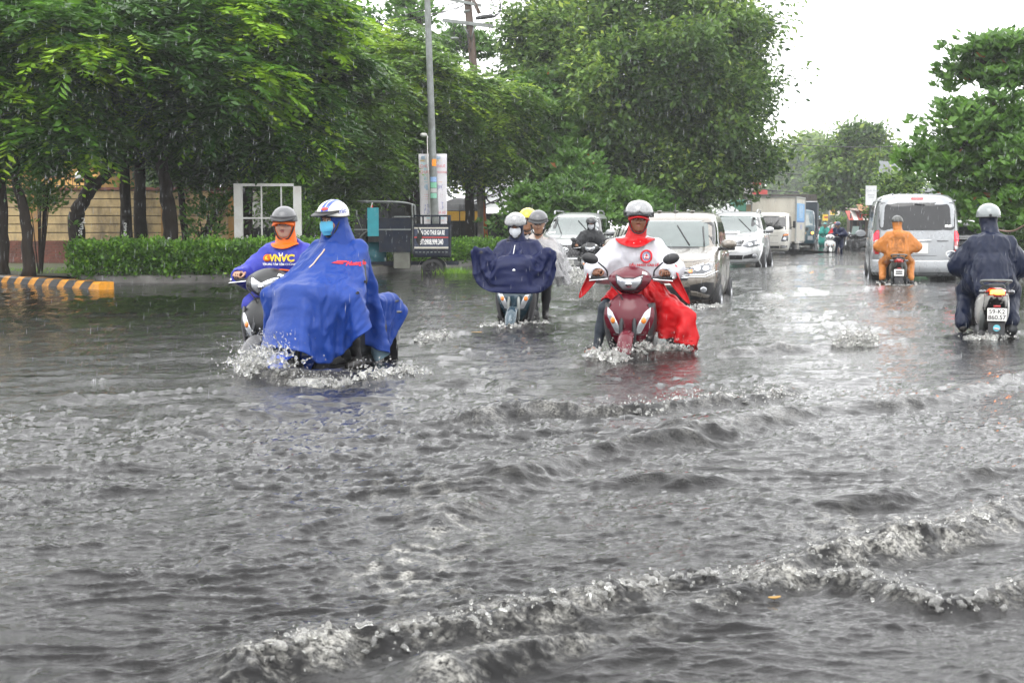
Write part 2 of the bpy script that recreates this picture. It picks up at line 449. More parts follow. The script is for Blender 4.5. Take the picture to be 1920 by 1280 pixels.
LF = leaf_mat('leaf_ficus', [(0, (0.032, 0.075, 0.018)), (0.45, (0.13, 0.235, 0.042)), (0.8, (0.27, 0.38, 0.06)), (1, (0.40, 0.50, 0.08))])  # wide ramp puts lit leaf clusters and dark gaps into the leaf colour
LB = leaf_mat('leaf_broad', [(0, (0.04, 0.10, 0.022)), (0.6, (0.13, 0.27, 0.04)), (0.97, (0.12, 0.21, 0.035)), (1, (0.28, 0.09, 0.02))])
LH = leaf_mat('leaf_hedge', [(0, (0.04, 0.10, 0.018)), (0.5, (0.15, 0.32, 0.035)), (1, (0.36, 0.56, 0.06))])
BARK = mat('bark_wet', (0.022, 0.017, 0.013), 0.75, spec=0.2, var=0.5, vscale=9, bump=0.02, bscale=25, stretch=(1, 1, 0.3))
# ================================================================== water
RIDGES = []   # (pixel polyline, half width m, height m, foam 0..1, asymmetry)
def ridge(pts, wd, hgt, foam): RIDGES.append(([wat(*p) for p in pts], wd, hgt, foam))
ridge([(380, 1330), (500, 1262), (640, 1232), (900, 1190), (1100, 1150), (1240, 1110), (1450, 1085), (1640, 1050), (1780, 1010), (1870, 975), (1990, 940)], 0.09, 0.062, 0.9)
ridge([(760, 1330), (900, 1262), (1080, 1215), (1330, 1140), (1480, 1100), (1620, 1095), (1700, 1130), (1800, 1140), (1960, 1105), (2100, 1090)], 0.06, 0.045, 0.5)
ridge([(1060, 690), (1120, 672), (1200, 668), (1300, 664), (1400, 662), (1490, 655), (1560, 650), (1620, 640)], 0.16, 0.062, 0.35)
ridge([(1620, 640), (1700, 640), (1800, 632), (1960, 620)], 0.12, 0.032, 0.1)
ridge([(880, 800), (930, 780), (1100, 778), (1230, 772), (1330, 757), (1420, 750), (1500, 733)], 0.09, 0.075, 0.5)
ridge([(780, 1000), (910, 930), (1000, 882), (1100, 855), (1200, 842), (1330, 815), (1400, 798)], 0.12, 0.065, 0.12)
ridge([(1230, 830), (1420, 795), (1560, 770), (1700, 760), (1800, 745)], 0.13, 0.05, 0.2)
ridge([(1700, 765), (1790, 740), (1890, 715), (1980, 700)], 0.10, 0.05, 0.25)
ridge([(700, 722), (800, 726), (900, 720), (960, 735), (1040, 735)], 0.12, 0.05, 0.15)
ridge([(400, 735), (470, 705), (560, 712), (660, 712), (760, 718)], 0.16, 0.07, 0.4)
ridge([(300, 850), (420, 790), (560, 765), (700, 752)], 0.15, 0.04, 0.12)
ridge([(20, 770), (170, 748), (330, 745), (470, 735)], 0.18, 0.045, 0.05)
ridge([(0, 905), (150, 890), (330, 860), (450, 850)], 0.14, 0.03, 0.08)
ridge([(1120, 905), (1290, 905), (1420, 895)], 0.08, 0.04, 0.08)
ridge([(1480, 960), (1560, 950), (1680, 940), (1800, 900), (1900, 880)], 0.09, 0.04, 0.1)
ridge([(1000, 606), (1080, 600), (1200, 590), (1340, 585)], 0.2, 0.06, 0.15)
ridge([(1390, 560), (1500, 548), (1620, 540), (1700, 545), (1800, 540)], 0.25, 0.06, 0.15)
ridge([(860, 620), (960, 622), (1050, 612)], 0.18, 0.06, 0.15)
ridge([(1020, 545), (1060, 525), (1120, 528), (1150, 535)], 0.3, 0.08, 0.5)
ridge([(1340, 512), (1420, 506), (1500, 502), (1600, 500), (1700, 498)], 0.35, 0.06, 0.1)
def seg_dist(x, y, pts):
    best = np.full(x.shape, 1e9, np.float32); sgn = np.zeros_like(best); prm = np.zeros_like(best); acc = 0.0
    for a, b in zip(pts[:-1], pts[1:]):
        dx, dy = b.x - a.x, b.y - a.y; l2 = dx * dx + dy * dy; l = math.sqrt(l2)
        t = np.clip(((x - a.x) * dx + (y - a.y) * dy) / l2, 0, 1)
        qx, qy = x - a.x - t * dx, y - a.y - t * dy; d = np.sqrt(qx * qx + qy * qy); m = d < best
        best = np.where(m, d, best); sgn = np.where(m, np.sign(dx * (y - a.y) - dy * (x - a.x)), sgn); prm = np.where(m, acc + t * l, prm); acc += l
    return best, sgn, prm, acc
def water_height(x, y):
    wx = x + 0.22 * gn2(x * 0.9, y * 0.9, 1) + 0.06 * gn2(x * 3.1, y * 3.1, 2)
    wy = y + 0.22 * gn2(x * 0.9, y * 0.9, 3) + 0.06 * gn2(x * 3.1, y * 3.1, 4)
    calm = np.clip(0.85 + 0.55 * gn2(x * 0.25, y * 0.16, 5), 0.35, 1.4)
    h = np.zeros_like(x); st = np.zeros_like(x)
    for lam, amp, ang, stretch, sharp, s in ((2.4, 0.024, 24, 2.6, 0.3, 11), (1.1, 0.018, 28, 3.4, 0.5, 12), (0.62, 0.0130, 18, 3.4, 0.75, 13), (0.36, 0.0100, 30, 3.2, 0.85, 14),
                                     (0.20, 0.0085, 6, 2.9, 0.85, 15), (0.115, 0.0080, 24, 2.1, 0.8, 16), (0.065, 0.0056, 10, 1.8, 0.75, 17), (0.036, 0.0030, 24, 1.5, 0.6, 18)):
        c, q = math.cos(R(ang)), math.sin(R(ang)); u = (wx * c + wy * q) / (lam * stretch); v = (-wx * q + wy * c) / lam
        n = gn2(u, v, s); cr_ = np.clip(1 - 1.7 * np.abs(gn2(u + 5.2, v + 1.3, s + 20)), 0, 1) ** 2.6
        f = (1 - sharp) * n + sharp * (1.9 * cr_ - 0.45)
        pm = 1.0 if lam > 1 else np.clip(0.75 + 1.1 * gn2(x * .55 + s, y * .4, s + 40) + .4 * gn2(x * 1.9 + s, y * 1.5, s + 60), 0.12, 1.7)
        dy_ = y * y / (CAMH * FPX) * 1.46; aa = np.clip(lam / (1.7 * dy_) - .2, 0, 1)
        h += amp * f * calm * pm * aa
        if lam in (0.62, 0.36): st += f
    foam = np.clip((st - 1.2) * 0.6, 0, 1) * np.clip(gn2(x * 1.3, y * 0.9, 31), 0, 1) * np.clip(gn2(x * 11, y * 8, 35) * 2, 0, 1) * 0.7
    foam += np.clip(gn2(x * 1.1, y * 1.0, 33) - 0.40, 0, 1) * np.clip(gn2(x * 16, y * 11, 34) * 1.6, 0, 1) * 3.2 * np.clip((7.5 - y) / 3, 0, 1)
    for pts, wd, hg, fo in RIDGES:
        xs = [p.x for p in pts]; ys = [p.y for p in pts]; pad = wd * 5
        m = (x > min(xs) - pad) & (x < max(xs) + pad) & (y > min(ys) - pad) & (y < max(ys) + pad)
        if not m.any(): continue
        X, Y = x[m], y[m]; k_ = min(1.0, wd * 7)
        X = X + k_ * (.06 * gn2(X * 1.7, Y * 1.7, 51) + .045 * gn2(X * 4.5, Y * 4.5, 52) + .025 * gn2(X * 11, Y * 11, 53)); Y = Y + k_ * (.10 * gn2(x[m] * 1.7, y[m] * 1.7, 54) + .06 * gn2(x[m] * 4.5, y[m] * 4.5, 55) + .035 * gn2(x[m] * 11, y[m] * 11, 56))
        d, sg, t, tot = seg_dist(X, Y, pts)
        wloc = wd * np.where(sg > 0, 1.9, 0.75)
        env = np.clip(np.minimum(t, tot - t) / (wd * 4) + 0.15, 0, 1) * np.clip(0.72 + 0.5 * gn2(t * 1.1, t * 0 + hg * 100, 41) + 0.3 * gn2(t * 4.1, t * 0 + hg * 70, 42), 0.2, 1.25)
        pr = np.exp(-(d / wloc) ** 2)
        rough_ = gn2(X * 13, Y * 13, 43) * 0.4 + gn2(X * 30, Y * 30, 44) * 0.35 + gn2(X * 60, Y * 60, 47) * .25
        crest = np.exp(-((d - 0.25 * wd) / (wd * 0.9)) ** 2)
        hm = hg * env * (pr - 0.30 * np.exp(-((d - 1.7 * wd) / wd) ** 2) * (sg < 0)) + fo * min(hg, .06) * 0.62 * env * crest * rough_
        h[m] += hm
        lump = np.clip(0.22 + .8 * gn2(X * 5, Y * 5, 45) + 0.6 * gn2(X * 24, Y * 24, 46) + .6 * gn2(X * 55, Y * 55, 48), 0, 1)
        foam[m] += fo * env * crest * lump * 1.25
    fade = np.clip((260 - y) / 200, 0, 1)
    return h * fade, np.clip(foam, 0, 1)
def build_water():
    # rows closer together near the shore of the camera, where ripples are large in view
    q = np.linspace(1420 - 424, 9, 680) ; Y = CAMH * FPX / q
    tanx = np.linspace(-0.54, 0.54, 760)
    X = (Y[:, None] + 3.0) * tanx[None]; YY = np.repeat(Y[:, None], len(tanx), 1)
    h, f = water_height(X.ravel().astype(np.float64), YY.ravel().astype(np.float64))
    V = np.stack([X.ravel(), YY.ravel(), h], 1); m, n = X.shape
    i = np.arange((m - 1) * n).reshape(m - 1, n)[:, :-1].ravel()
    F = np.stack([i, i + 1, i + n + 1, i + n], 1)
    me = mesh_data('flood_water', V, F)
    at_ = me.attributes.new('foam', 'FLOAT', 'POINT'); at_.data.foreach_set('value', f.astype(np.float32))
    me.materials.append(water_mat())
    o = bpy.data.objects.new('flood_water', me); link(o); tag(o, 'grey brown rippled flood water covering the whole road', kind='structure')
    # the same flood further out on both sides and behind the camera
    S = []
    for x0, x1, y0, y1 in ((-260, 260, -30, CAMH * FPX / 996 + 0.01), (-260, 260, 354, 700)):
        S.append((np.array([(x0, y0, -0.01), (x1, y0, -0.01), (x1, y1, -0.01), (x0, y1, -0.01)]), [[0, 1, 2, 3]]))
    for s in (-1, 1):
        e = [(s * 0.5402 * (yy + 3.0), yy, -0.01) for yy in (3.17, 354)]
        q_ = [(s * 260, 3.17, -0.01), e[0], e[1], (s * 260, 354, -0.01)]
        S.append((np.array(q_), [[0, 1, 2, 3] if s < 0 else [3, 2, 1, 0]]))
    o2 = obj('flood_water', join(*S), water_mat()); tag(o2, 'flood water spreading beyond the road', kind='structure')
def water_mat():
    if 'water' in MATS: return MATS['water']
    m = bpy.data.materials.new('water'); m.use_nodes = True; nt = m.node_tree; b = nt.nodes['Principled BSDF']; L = nt.links.new
    tcn = nt.nodes.new('ShaderNodeTexCoord')
    a = nt.nodes.new('ShaderNodeAttribute'); a.attribute_name = 'foam'
    n1 = nt.nodes.new('ShaderNodeTexNoise'); n1.inputs['Scale'].default_value = 60; n1.inputs['Detail'].default_value = 5; n1.inputs['Roughness'].default_value = 0.7
    L(tcn.outputs['Object'], n1.inputs['Vector'])
    mr = nt.nodes.new('ShaderNodeMapRange'); mr.inputs['From Min'].default_value = 0.38; mr.inputs['From Max'].default_value = 0.62
    L(n1.outputs[0], mr.inputs['Value'])
    mul = nt.nodes.new('ShaderNodeMath'); mul.operation = 'MULTIPLY'; mul.use_clamp = True; L(a.outputs['Fac'], mul.inputs[0]); L(mr.outputs[0], mul.inputs[1])
    n0 = nt.nodes.new('ShaderNodeTexNoise'); n0.inputs['Scale'].default_value = 0.8; n0.inputs['Detail'].default_value = 4
    L(tcn.outputs['Object'], n0.inputs['Vector'])
    murk = nt.nodes.new('ShaderNodeMix'); murk.data_type = 'RGBA'; murk.inputs['A'].default_value = (0.003, 0.003, 0.0032, 1); murk.inputs['B'].default_value = (0.007, 0.0068, 0.0068, 1)
    L(n0.outputs[0], murk.inputs['Factor'])
    mx = nt.nodes.new('ShaderNodeMix'); mx.data_type = 'RGBA'; mx.inputs['B'].default_value = (0.50, 0.49, 0.45, 1)
    L(mul.outputs[0], mx.inputs['Factor']); L(murk.outputs['Result'], mx.inputs['A']); L(mx.outputs['Result'], b.inputs['Base Color'])
    b.inputs['IOR'].default_value = 1.29; b.inputs['Specular IOR Level'].default_value = 0.5
    rr = nt.nodes.new('ShaderNodeMapRange'); rr.inputs['To Min'].default_value = 0.02; rr.inputs['To Max'].default_value = 0.3
    L(mul.outputs[0], rr.inputs['Value']); L(rr.outputs[0], b.inputs['Roughness'])
    mpn = nt.nodes.new('ShaderNodeMapping'); mpn.inputs['Rotation'].default_value = (0, 0, R(-20)); mpn.inputs['Scale'].default_value = (0.55, 1, 1)
    L(tcn.outputs['Object'], mpn.inputs[0])
    bn = nt.nodes.new('ShaderNodeTexNoise'); bn.inputs['Scale'].default_value = 26; bn.inputs['Detail'].default_value = 6; bn.inputs['Roughness'].default_value = 0.68
    L(mpn.outputs[0], bn.inputs['Vector'])
    bp = nt.nodes.new('ShaderNodeBump'); bp.inputs['Strength'].default_value = 1; bp.inputs['Distance'].default_value = 0.007
    L(bn.outputs[0], bp.inputs['Height'])
    b3 = nt.nodes.new('ShaderNodeTexNoise'); b3.inputs['Scale'].default_value = 5.5; b3.inputs['Detail'].default_value = 3; b3.inputs['Roughness'].default_value = 0.6; L(mpn.outputs[0], b3.inputs['Vector'])
    bp3 = nt.nodes.new('ShaderNodeBump'); bp3.inputs['Strength'].default_value = 1; bp3.inputs['Distance'].default_value = 0.017; L(b3.outputs[0], bp3.inputs['Height']); L(bp.outputs[0], bp3.inputs['Normal'])
    vo = nt.nodes.new('ShaderNodeTexVoronoi'); vo.inputs['Scale'].default_value = 5.5; L(tcn.outputs['Object'], vo.inputs['Vector'])
    sn = nt.nodes.new('ShaderNodeMath'); sn.operation = 'MULTIPLY'; sn.inputs[1].default_value = 75; L(vo.outputs['Distance'], sn.inputs[0])
    s2 = nt.nodes.new('ShaderNodeMath'); s2.operation = 'SINE'; L(sn.outputs[0], s2.inputs[0])
    fo = nt.nodes.new('ShaderNodeMapRange'); fo.inputs['From Min'].default_value = 0.0; fo.inputs['From Max'].default_value = 0.3; fo.inputs['To Min'].default_value = 1; fo.inputs['To Max'].default_value = 0
    L(vo.outputs['Distance'], fo.inputs['Value'])
    s3 = nt.nodes.new('ShaderNodeMath'); s3.operation = 'MULTIPLY'; L(s2.outputs[0], s3.inputs[0]); L(fo.outputs[0], s3.inputs[1])
    bp2 = nt.nodes.new('ShaderNodeBump'); bp2.inputs['Strength'].default_value = 0.6; bp2.inputs['Distance'].default_value = 0.0022
    L(s3.outputs[0], bp2.inputs['Height']); L(bp3.outputs[0], bp2.inputs['Normal']); L(bp2.outputs[0], b.inputs['Normal'])
    MATS['water'] = m
    return m
build_water()
ASPH = mat('asphalt', (0.05, 0.05, 0.052), 0.8, var=0.3, vscale=3, bump=0.01, bscale=90)
o = obj('road', (np.array([(-400, -60, -.3), (400, -60, -.3), (400, 900, -.3), (-400, 900, -.3)]), [[0, 1, 2, 3]]), ASPH); tag(o, 'asphalt road lying under the flood water', kind='structure')
# ------------------------------------------------------------------ verge on the left behind the kerb, pavement on the right
SOIL = mat('wet_soil', (0.055, 0.05, 0.03), 0.7, var=0.4, vscale=1.5, bump=0.03, bscale=12, dirt=((0.05, 0.09, 0.02), 0.9, 2.0))
PAVE = mat('wet_concrete', (0.16, 0.155, 0.145), 0.45, var=0.25, vscale=2.5, bump=0.008, bscale=30, dirt=((0.05, 0.045, 0.04), 0.7, 1.2))
KE = [(-8.9, 29.25), (-7.2, 29.45), (-5.3, 30.2), (-4.2, 32.5), (-3.0, 36.5), (-0.9, 44), (4.5, 60), (14, 100), (40, 200), (62, 300)]
def strip(name, pts, side, z0, z1, m, label, wid=0.25):
    P = np.array(pts, float); n = len(P); T = np.gradient(P, axis=0); T /= np.linalg.norm(T, axis=1)[:, None]; N = np.stack([-T[:, 1], T[:, 0]], 1) * side
    V = []
    for p, q in zip(P, P + N * wid): V += [(p[0], p[1], z0), (p[0], p[1], z1 - .02), (p[0] + (q[0] - p[0]) * .08, p[1] + (q[1] - p[1]) * .08, z1), (q[0], q[1], z1), (q[0], q[1], z0)]
    o = obj(name, (np.array(V), grid_faces(n, 5) + [[0, 1, 2, 3, 4][::-1], [(n - 1) * 5 + i for i in range(5)]]), m, smooth=False); return tag(o, label, kind='structure')
strip('verge_kerb', KE, 1, -.3, 0.17, PAVE, 'low brown concrete kerb in front of the hedge')
V = [(a - .2, b + .15) for a, b in KE]
poly = [(-60, 30.6), (-10.9, 30.3)] + V + [(62, 420), (-60, 420)]
o = obj('verge', (np.array([(a, b, 0.15) for a, b in poly]), [list(range(len(poly)))]), SOIL); tag(o, 'wet earth verge with patchy grass under the roadside trees', kind='structure')
RE = [(9.0, -20), (9.8, 20), (11.6, 33), (14.8, 50), (24, 92), (46, 190), (70, 300)]
strip('pavement_kerb', RE, -1, -.3, 0.10, PAVE, 'low concrete kerb along the right side of the road')
poly = [(a + .25, b) for a, b in RE] + [(200, 300), (200, -20)]
o = obj('pavement', (np.array([(a, b, 0.09) for a, b in poly]), [list(range(len(poly)))][::1]), SOIL); tag(o, 'wet bare ground beside the road on the right', kind='structure')
# ================================================================== trees
def trunk_tubes(paths):
    parts = []
    for pts, r0, r1 in paths:
        P = smooth_path(pts, 5); n = len(P)
        P = P + 0.25 * r0 * np.stack([gn2(np.arange(n) * .6 + r0 * 90, np.zeros(n), i) for i in range(3)], 1)
        rr = np.linspace(r0, r1, n) * (1 + 0.12 * gn2(np.arange(n) * .9, np.ones(n) * r0 * 50, 4)); rr[0] *= 1.25
        parts.append(tube(P, rr, 9 if r0 > .05 else 5))
    return join(*parts)
def quads(B, D, S, l, wd, bend=0.0):
    """leaf quads: base B, direction D, side S, length l, width wd -> V (n*4,3)"""
    l = l[..., None]; wd = wd[..., None]
    N = np.cross(D, S)
    V = np.stack([B, B + D * l * 0.45 + S * wd * 0.5 - N * wd * 0.12, B + D * l - N * l * bend, B + D * l * 0.45 - S * wd * 0.5 - N * wd * 0.12], -2)
    return V.reshape(-1, 3)
def nrm(v): return v / (np.linalg.norm(v, axis=-1, keepdims=True) + 1e-9)
def lobe_points(lobes, n, rng, clump=0.34, shell=0.55, nclump=40, flat=0.5):
    """clumped points inside the lobes; returns positions, outward dirs, clump random, depth"""
    vol = np.array([l[1][0] * l[1][2] for l in lobes]) ; cnt = np.maximum(1, (n * vol / vol.sum()).astype(int)); Ps, Os, Cs = [], [], []
    for (c, r), k in zip(lobes, cnt):
        nc = max(6, int(nclump * (r[0] * r[2]) ** 0.5)); u = nrm(rng.normal(size=(nc, 3))); rad = shell + (1 - shell) * rng.random(nc) ** 0.6
        cc = np.array(list(c)) + u * rad[:, None] * np.array(r) * (1 + 0.18 * rng.normal(size=(nc, 1)))
        cr_ = rng.random(nc); sz = clump * (0.6 + 0.8 * rng.random(nc))
        j = rng.integers(0, nc, k); g = rng.normal(size=(k, 3)) * sz[j][:, None]; g[:, 2] *= flat
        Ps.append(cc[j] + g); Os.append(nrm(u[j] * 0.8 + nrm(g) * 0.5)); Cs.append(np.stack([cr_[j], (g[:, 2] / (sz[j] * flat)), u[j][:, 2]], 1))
    return np.concatenate(Ps), np.concatenate(Os), np.concatenate(Cs)
def crown_obj(parent, V, tint, m, name='crown', per=4):
    n = len(V) // 4; F = np.arange(n * 4).reshape(n, 4)
    me = mesh_data(name, V, F, False); a = me.attributes.new('tint', 'FLOAT', 'POINT'); a.data.foreach_set('value', np.clip(tint, 0, 1).astype(np.float32))
    me.materials.append(m); o = bpy.data.objects.new(name, me); link(o, parent); return o
def sprays_pinnate(P, O, C, rng, L=0.62, J=7, l=0.30, wd=0.085, young=0.12):
    """feathery fans: a drooping midrib with pairs of drooping leaflet rows"""
    n = len(P); D = nrm(np.stack([O[:, 0], O[:, 1], O[:, 2] * 0.2 - 0.10 + 0.16 * rng.normal(size=n)], 1) + 0.30 * rng.normal(size=(n, 3)) * [1, 1, .3])
    Z = np.array([0, 0, 1.0]); S = nrm(np.cross(D, Z)); LL_ = L * (0.65 + 0.7 * rng.random(n)); s = np.linspace(0.08, 1, J); env = np.sin(math.pi * (0.18 + 0.72 * s)) ** 0.8
    B = P[:, None] + D[:, None] * (LL_[:, None] * s)[..., None] - Z * (0.42 * LL_[:, None] * s ** 2)[..., None]
    B = np.repeat(B[:, :, None], 2, 2); sd = np.array([1, -1.0])[None, None, :, None]
    Dl = nrm(S[:, None, None] * sd * 0.85 + D[:, None, None] * 0.55 - Z * 0.22 + 0.14 * rng.normal(size=B.shape)); Up = nrm(Z + 0.30 * rng.normal(size=B.shape)); Sl = nrm(np.cross(Dl, Up))
    ll = 0.5 * l * env[None, :, None] * (0.8 + 0.4 * rng.random((n, 1, 2))) * np.ones((n, J, 2)); ww = wd * (0.7 + .5 * rng.random((n, J, 2)))
    V1 = quads(B, nrm(Dl - Z * .15), Sl, ll * 2.1, ww * 1.15, .12)
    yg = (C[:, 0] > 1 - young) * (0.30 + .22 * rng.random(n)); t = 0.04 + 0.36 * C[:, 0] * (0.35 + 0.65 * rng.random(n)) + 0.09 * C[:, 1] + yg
    t = np.repeat((t + 0.05 * rng.normal(size=n)), J * 2 * 4)
    return V1, t
def sprays_broad(P, O, C, rng, J=7, l=0.13, wd=0.06, spread=0.16, droop=0.35, up=0.0):
    n = len(P); B = P[:, None] + spread * rng.normal(size=(n, J, 3)) * [1, 1, .8]
    Dl = nrm(O[:, None] * 0.5 + rng.normal(size=(n, J, 3)) * [.8, .8, .5] + np.array([0, 0, up - droop])); Sl = nrm(np.cross(Dl, np.array([0, 0, 1.0]) + 0.5 * rng.normal(size=(n, J, 3))))
    ll = l * (0.65 + 0.6 * rng.random((n, J)))
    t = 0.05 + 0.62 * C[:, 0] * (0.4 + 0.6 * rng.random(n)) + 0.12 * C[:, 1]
    t = t[:, None] + 0.15 * rng.normal(size=(n, J)) + (rng.random((n, J)) > .985) * 0.3
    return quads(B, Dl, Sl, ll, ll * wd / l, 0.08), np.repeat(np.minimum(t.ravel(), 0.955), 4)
def sprays_rosette(P, O, C, rng, J=9, l=0.24, wd=0.12):
    n = len(P); a = rng.random((n, 1)) * 6.28 + np.arange(J) * 2.4; el = 0.15 + 0.5 * rng.random((n, J)) - 0.25
    Dl = np.stack([np.cos(a) * np.cos(el), np.sin(a) * np.cos(el), np.sin(el) + 0.1], -1); ax = nrm(O * [1, 1, .4] + [0, 0, 0.9]); Dl = nrm(Dl + 0.35 * ax[:, None])
    B = P[:, None] + Dl * 0.02 + 0.05 * rng.normal(size=(n, J, 3)); Sl = nrm(np.cross(Dl, ax[:, None] + 0.2 * rng.normal(size=(n, J, 3)))); ll = l * (0.6 + 0.5 * rng.random((n, J)))
    t = 0.18 + 0.5 * C[:, 0] * (0.5 + 0.5 * rng.random(n)); t = t[:, None] + 0.12 * rng.normal(size=(n, J)); t = np.minimum(t, 0.95); t[rng.random((n, J)) > 0.996] = 1
    return quads(B, Dl, Sl, ll, ll * wd / l, 0.1), np.repeat(t.ravel(), 4)
STY = {'pinnate': sprays_pinnate, 'broad': sprays_broad, 'rosette': sprays_rosette}
def px_lobe(px, py, Y, rx, rz, ry=None):
    k = Y / FPX; c = at(px, py, Y); return (c, (rx * k, (ry if ry else (rx + rz) / 2) * k, rz * k))
TREEROOT = {}
def tree(label, base, paths, lobes, n, style, m, group=None, seed=1, twigs=14, clump=0.34, nclump=26, shell=0.55, flat=0.5, name='tree', numeral=None, twr=0.03, **kw):
    """paths: list of (pixel/world points, r0, r1) for trunk and main limbs"""
    rng = np.random.default_rng(seed); base = Vector(base); root = thing(name, label, 'tree', base, 0, group)
    pp = [([Vector(p) - base for p in pts], r0, r1) for pts, r0, r1 in paths]
    top = pp[0][0][-1]
    for c, r in lobes:
        c = Vector(c) - base
        src = min((p for q in pp for p in q[0][len(q[0]) // 2:]), key=lambda p: (p - c).length)
        md = src.lerp(c, 0.5) + Vector(rng.normal(size=3) * 0.2 * (c - src).length * 0.6)
        pp.append(([src, md, c + Vector((0, 0, r[2] * .3))], pp[0][2] * 0.8, 0.02))
        for _ in range(twigs):
            u = nrm(rng.normal(size=3)); e = c + Vector(u * np.array(r) * (0.7 + 0.25 * rng.random())); s = md.lerp(c, rng.random())
            pp.append(([s, s.lerp(e, .5) + Vector((0, 0, 0.1 * (e - s).length)), e], twr, 0.008))
    trunk = obj('trunk', trunk_tubes(pp), BARK, root)
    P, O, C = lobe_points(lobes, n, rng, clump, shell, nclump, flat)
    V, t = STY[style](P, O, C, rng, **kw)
    crown_obj(root, V - np.array(list(base)), t, m)
    return root
def pxs(Y, *pts): return [at(a, b, Y) for a, b in pts]
SG = 'rain trees growing along the verge in front of the yellow wall'
g0 = 0.13
def base_at(px, Y): p = at(px, 424, Y); return (p.x, Y, g0)
def trk(px, Y, *pts): return [Vector(base_at(px, Y))] + pxs(Y, *pts)
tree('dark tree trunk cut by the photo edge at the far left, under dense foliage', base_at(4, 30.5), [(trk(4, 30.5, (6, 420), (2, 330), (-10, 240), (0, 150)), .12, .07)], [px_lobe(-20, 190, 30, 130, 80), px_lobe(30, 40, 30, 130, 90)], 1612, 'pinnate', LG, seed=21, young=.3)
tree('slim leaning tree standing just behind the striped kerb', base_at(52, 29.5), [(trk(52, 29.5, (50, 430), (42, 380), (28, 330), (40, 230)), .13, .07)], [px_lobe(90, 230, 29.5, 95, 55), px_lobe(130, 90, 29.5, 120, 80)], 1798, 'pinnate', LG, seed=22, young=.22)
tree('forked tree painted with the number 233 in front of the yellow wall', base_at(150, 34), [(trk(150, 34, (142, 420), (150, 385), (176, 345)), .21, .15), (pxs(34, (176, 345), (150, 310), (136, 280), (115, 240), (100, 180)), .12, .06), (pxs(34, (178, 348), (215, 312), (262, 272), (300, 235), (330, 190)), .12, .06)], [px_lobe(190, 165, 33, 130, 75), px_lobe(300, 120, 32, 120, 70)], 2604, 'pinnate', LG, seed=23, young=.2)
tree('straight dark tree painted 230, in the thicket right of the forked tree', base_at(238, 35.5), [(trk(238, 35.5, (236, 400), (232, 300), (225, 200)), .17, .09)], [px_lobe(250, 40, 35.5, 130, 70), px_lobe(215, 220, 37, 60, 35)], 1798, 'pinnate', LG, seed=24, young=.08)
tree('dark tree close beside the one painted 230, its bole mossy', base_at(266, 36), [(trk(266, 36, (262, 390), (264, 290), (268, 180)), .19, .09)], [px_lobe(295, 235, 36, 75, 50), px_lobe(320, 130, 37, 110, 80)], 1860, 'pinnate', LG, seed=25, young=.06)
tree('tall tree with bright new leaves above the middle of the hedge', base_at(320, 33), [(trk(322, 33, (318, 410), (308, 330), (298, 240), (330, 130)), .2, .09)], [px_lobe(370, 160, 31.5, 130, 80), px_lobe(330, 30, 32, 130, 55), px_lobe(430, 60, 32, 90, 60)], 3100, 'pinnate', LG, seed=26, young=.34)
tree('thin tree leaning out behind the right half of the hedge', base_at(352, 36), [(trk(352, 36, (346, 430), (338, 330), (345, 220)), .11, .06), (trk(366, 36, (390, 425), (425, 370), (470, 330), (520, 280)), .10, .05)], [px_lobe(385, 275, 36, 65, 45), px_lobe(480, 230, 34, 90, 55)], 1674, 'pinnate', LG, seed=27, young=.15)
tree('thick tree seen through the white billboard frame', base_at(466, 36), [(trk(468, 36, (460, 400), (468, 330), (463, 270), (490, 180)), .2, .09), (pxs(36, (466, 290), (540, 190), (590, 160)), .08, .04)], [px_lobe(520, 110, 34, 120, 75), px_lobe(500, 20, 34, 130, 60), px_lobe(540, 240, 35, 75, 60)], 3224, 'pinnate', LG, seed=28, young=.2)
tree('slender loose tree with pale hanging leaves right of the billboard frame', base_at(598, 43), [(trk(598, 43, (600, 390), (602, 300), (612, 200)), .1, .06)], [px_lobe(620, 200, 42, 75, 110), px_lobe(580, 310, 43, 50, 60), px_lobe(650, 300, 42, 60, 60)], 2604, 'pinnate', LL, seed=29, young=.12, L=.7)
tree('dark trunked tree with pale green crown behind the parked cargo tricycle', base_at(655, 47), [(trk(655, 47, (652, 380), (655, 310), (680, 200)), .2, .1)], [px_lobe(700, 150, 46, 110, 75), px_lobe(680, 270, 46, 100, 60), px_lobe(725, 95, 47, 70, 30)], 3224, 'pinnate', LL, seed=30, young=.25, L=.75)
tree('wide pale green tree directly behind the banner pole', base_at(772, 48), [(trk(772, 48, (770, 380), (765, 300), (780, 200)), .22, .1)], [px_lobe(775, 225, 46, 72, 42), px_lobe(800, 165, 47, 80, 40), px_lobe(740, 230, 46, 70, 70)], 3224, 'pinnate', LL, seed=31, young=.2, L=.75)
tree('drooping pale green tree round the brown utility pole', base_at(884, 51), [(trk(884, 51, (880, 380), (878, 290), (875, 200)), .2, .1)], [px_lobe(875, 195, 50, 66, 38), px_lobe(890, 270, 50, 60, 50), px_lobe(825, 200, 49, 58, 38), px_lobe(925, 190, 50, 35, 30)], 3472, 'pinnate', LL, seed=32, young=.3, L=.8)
tree('dark large leaved tree behind the top of the utility pole', base_at(800, 62), [(trk(800, 62, (810, 300), (830, 150)), .25, .1)], [px_lobe(838, 80, 60, 40, 32), px_lobe(905, 90, 60, 30, 16), px_lobe(770, 30, 62, 40, 30)], 330, 'rosette', LB, seed=33, l=.38, wd=.15, J=10)
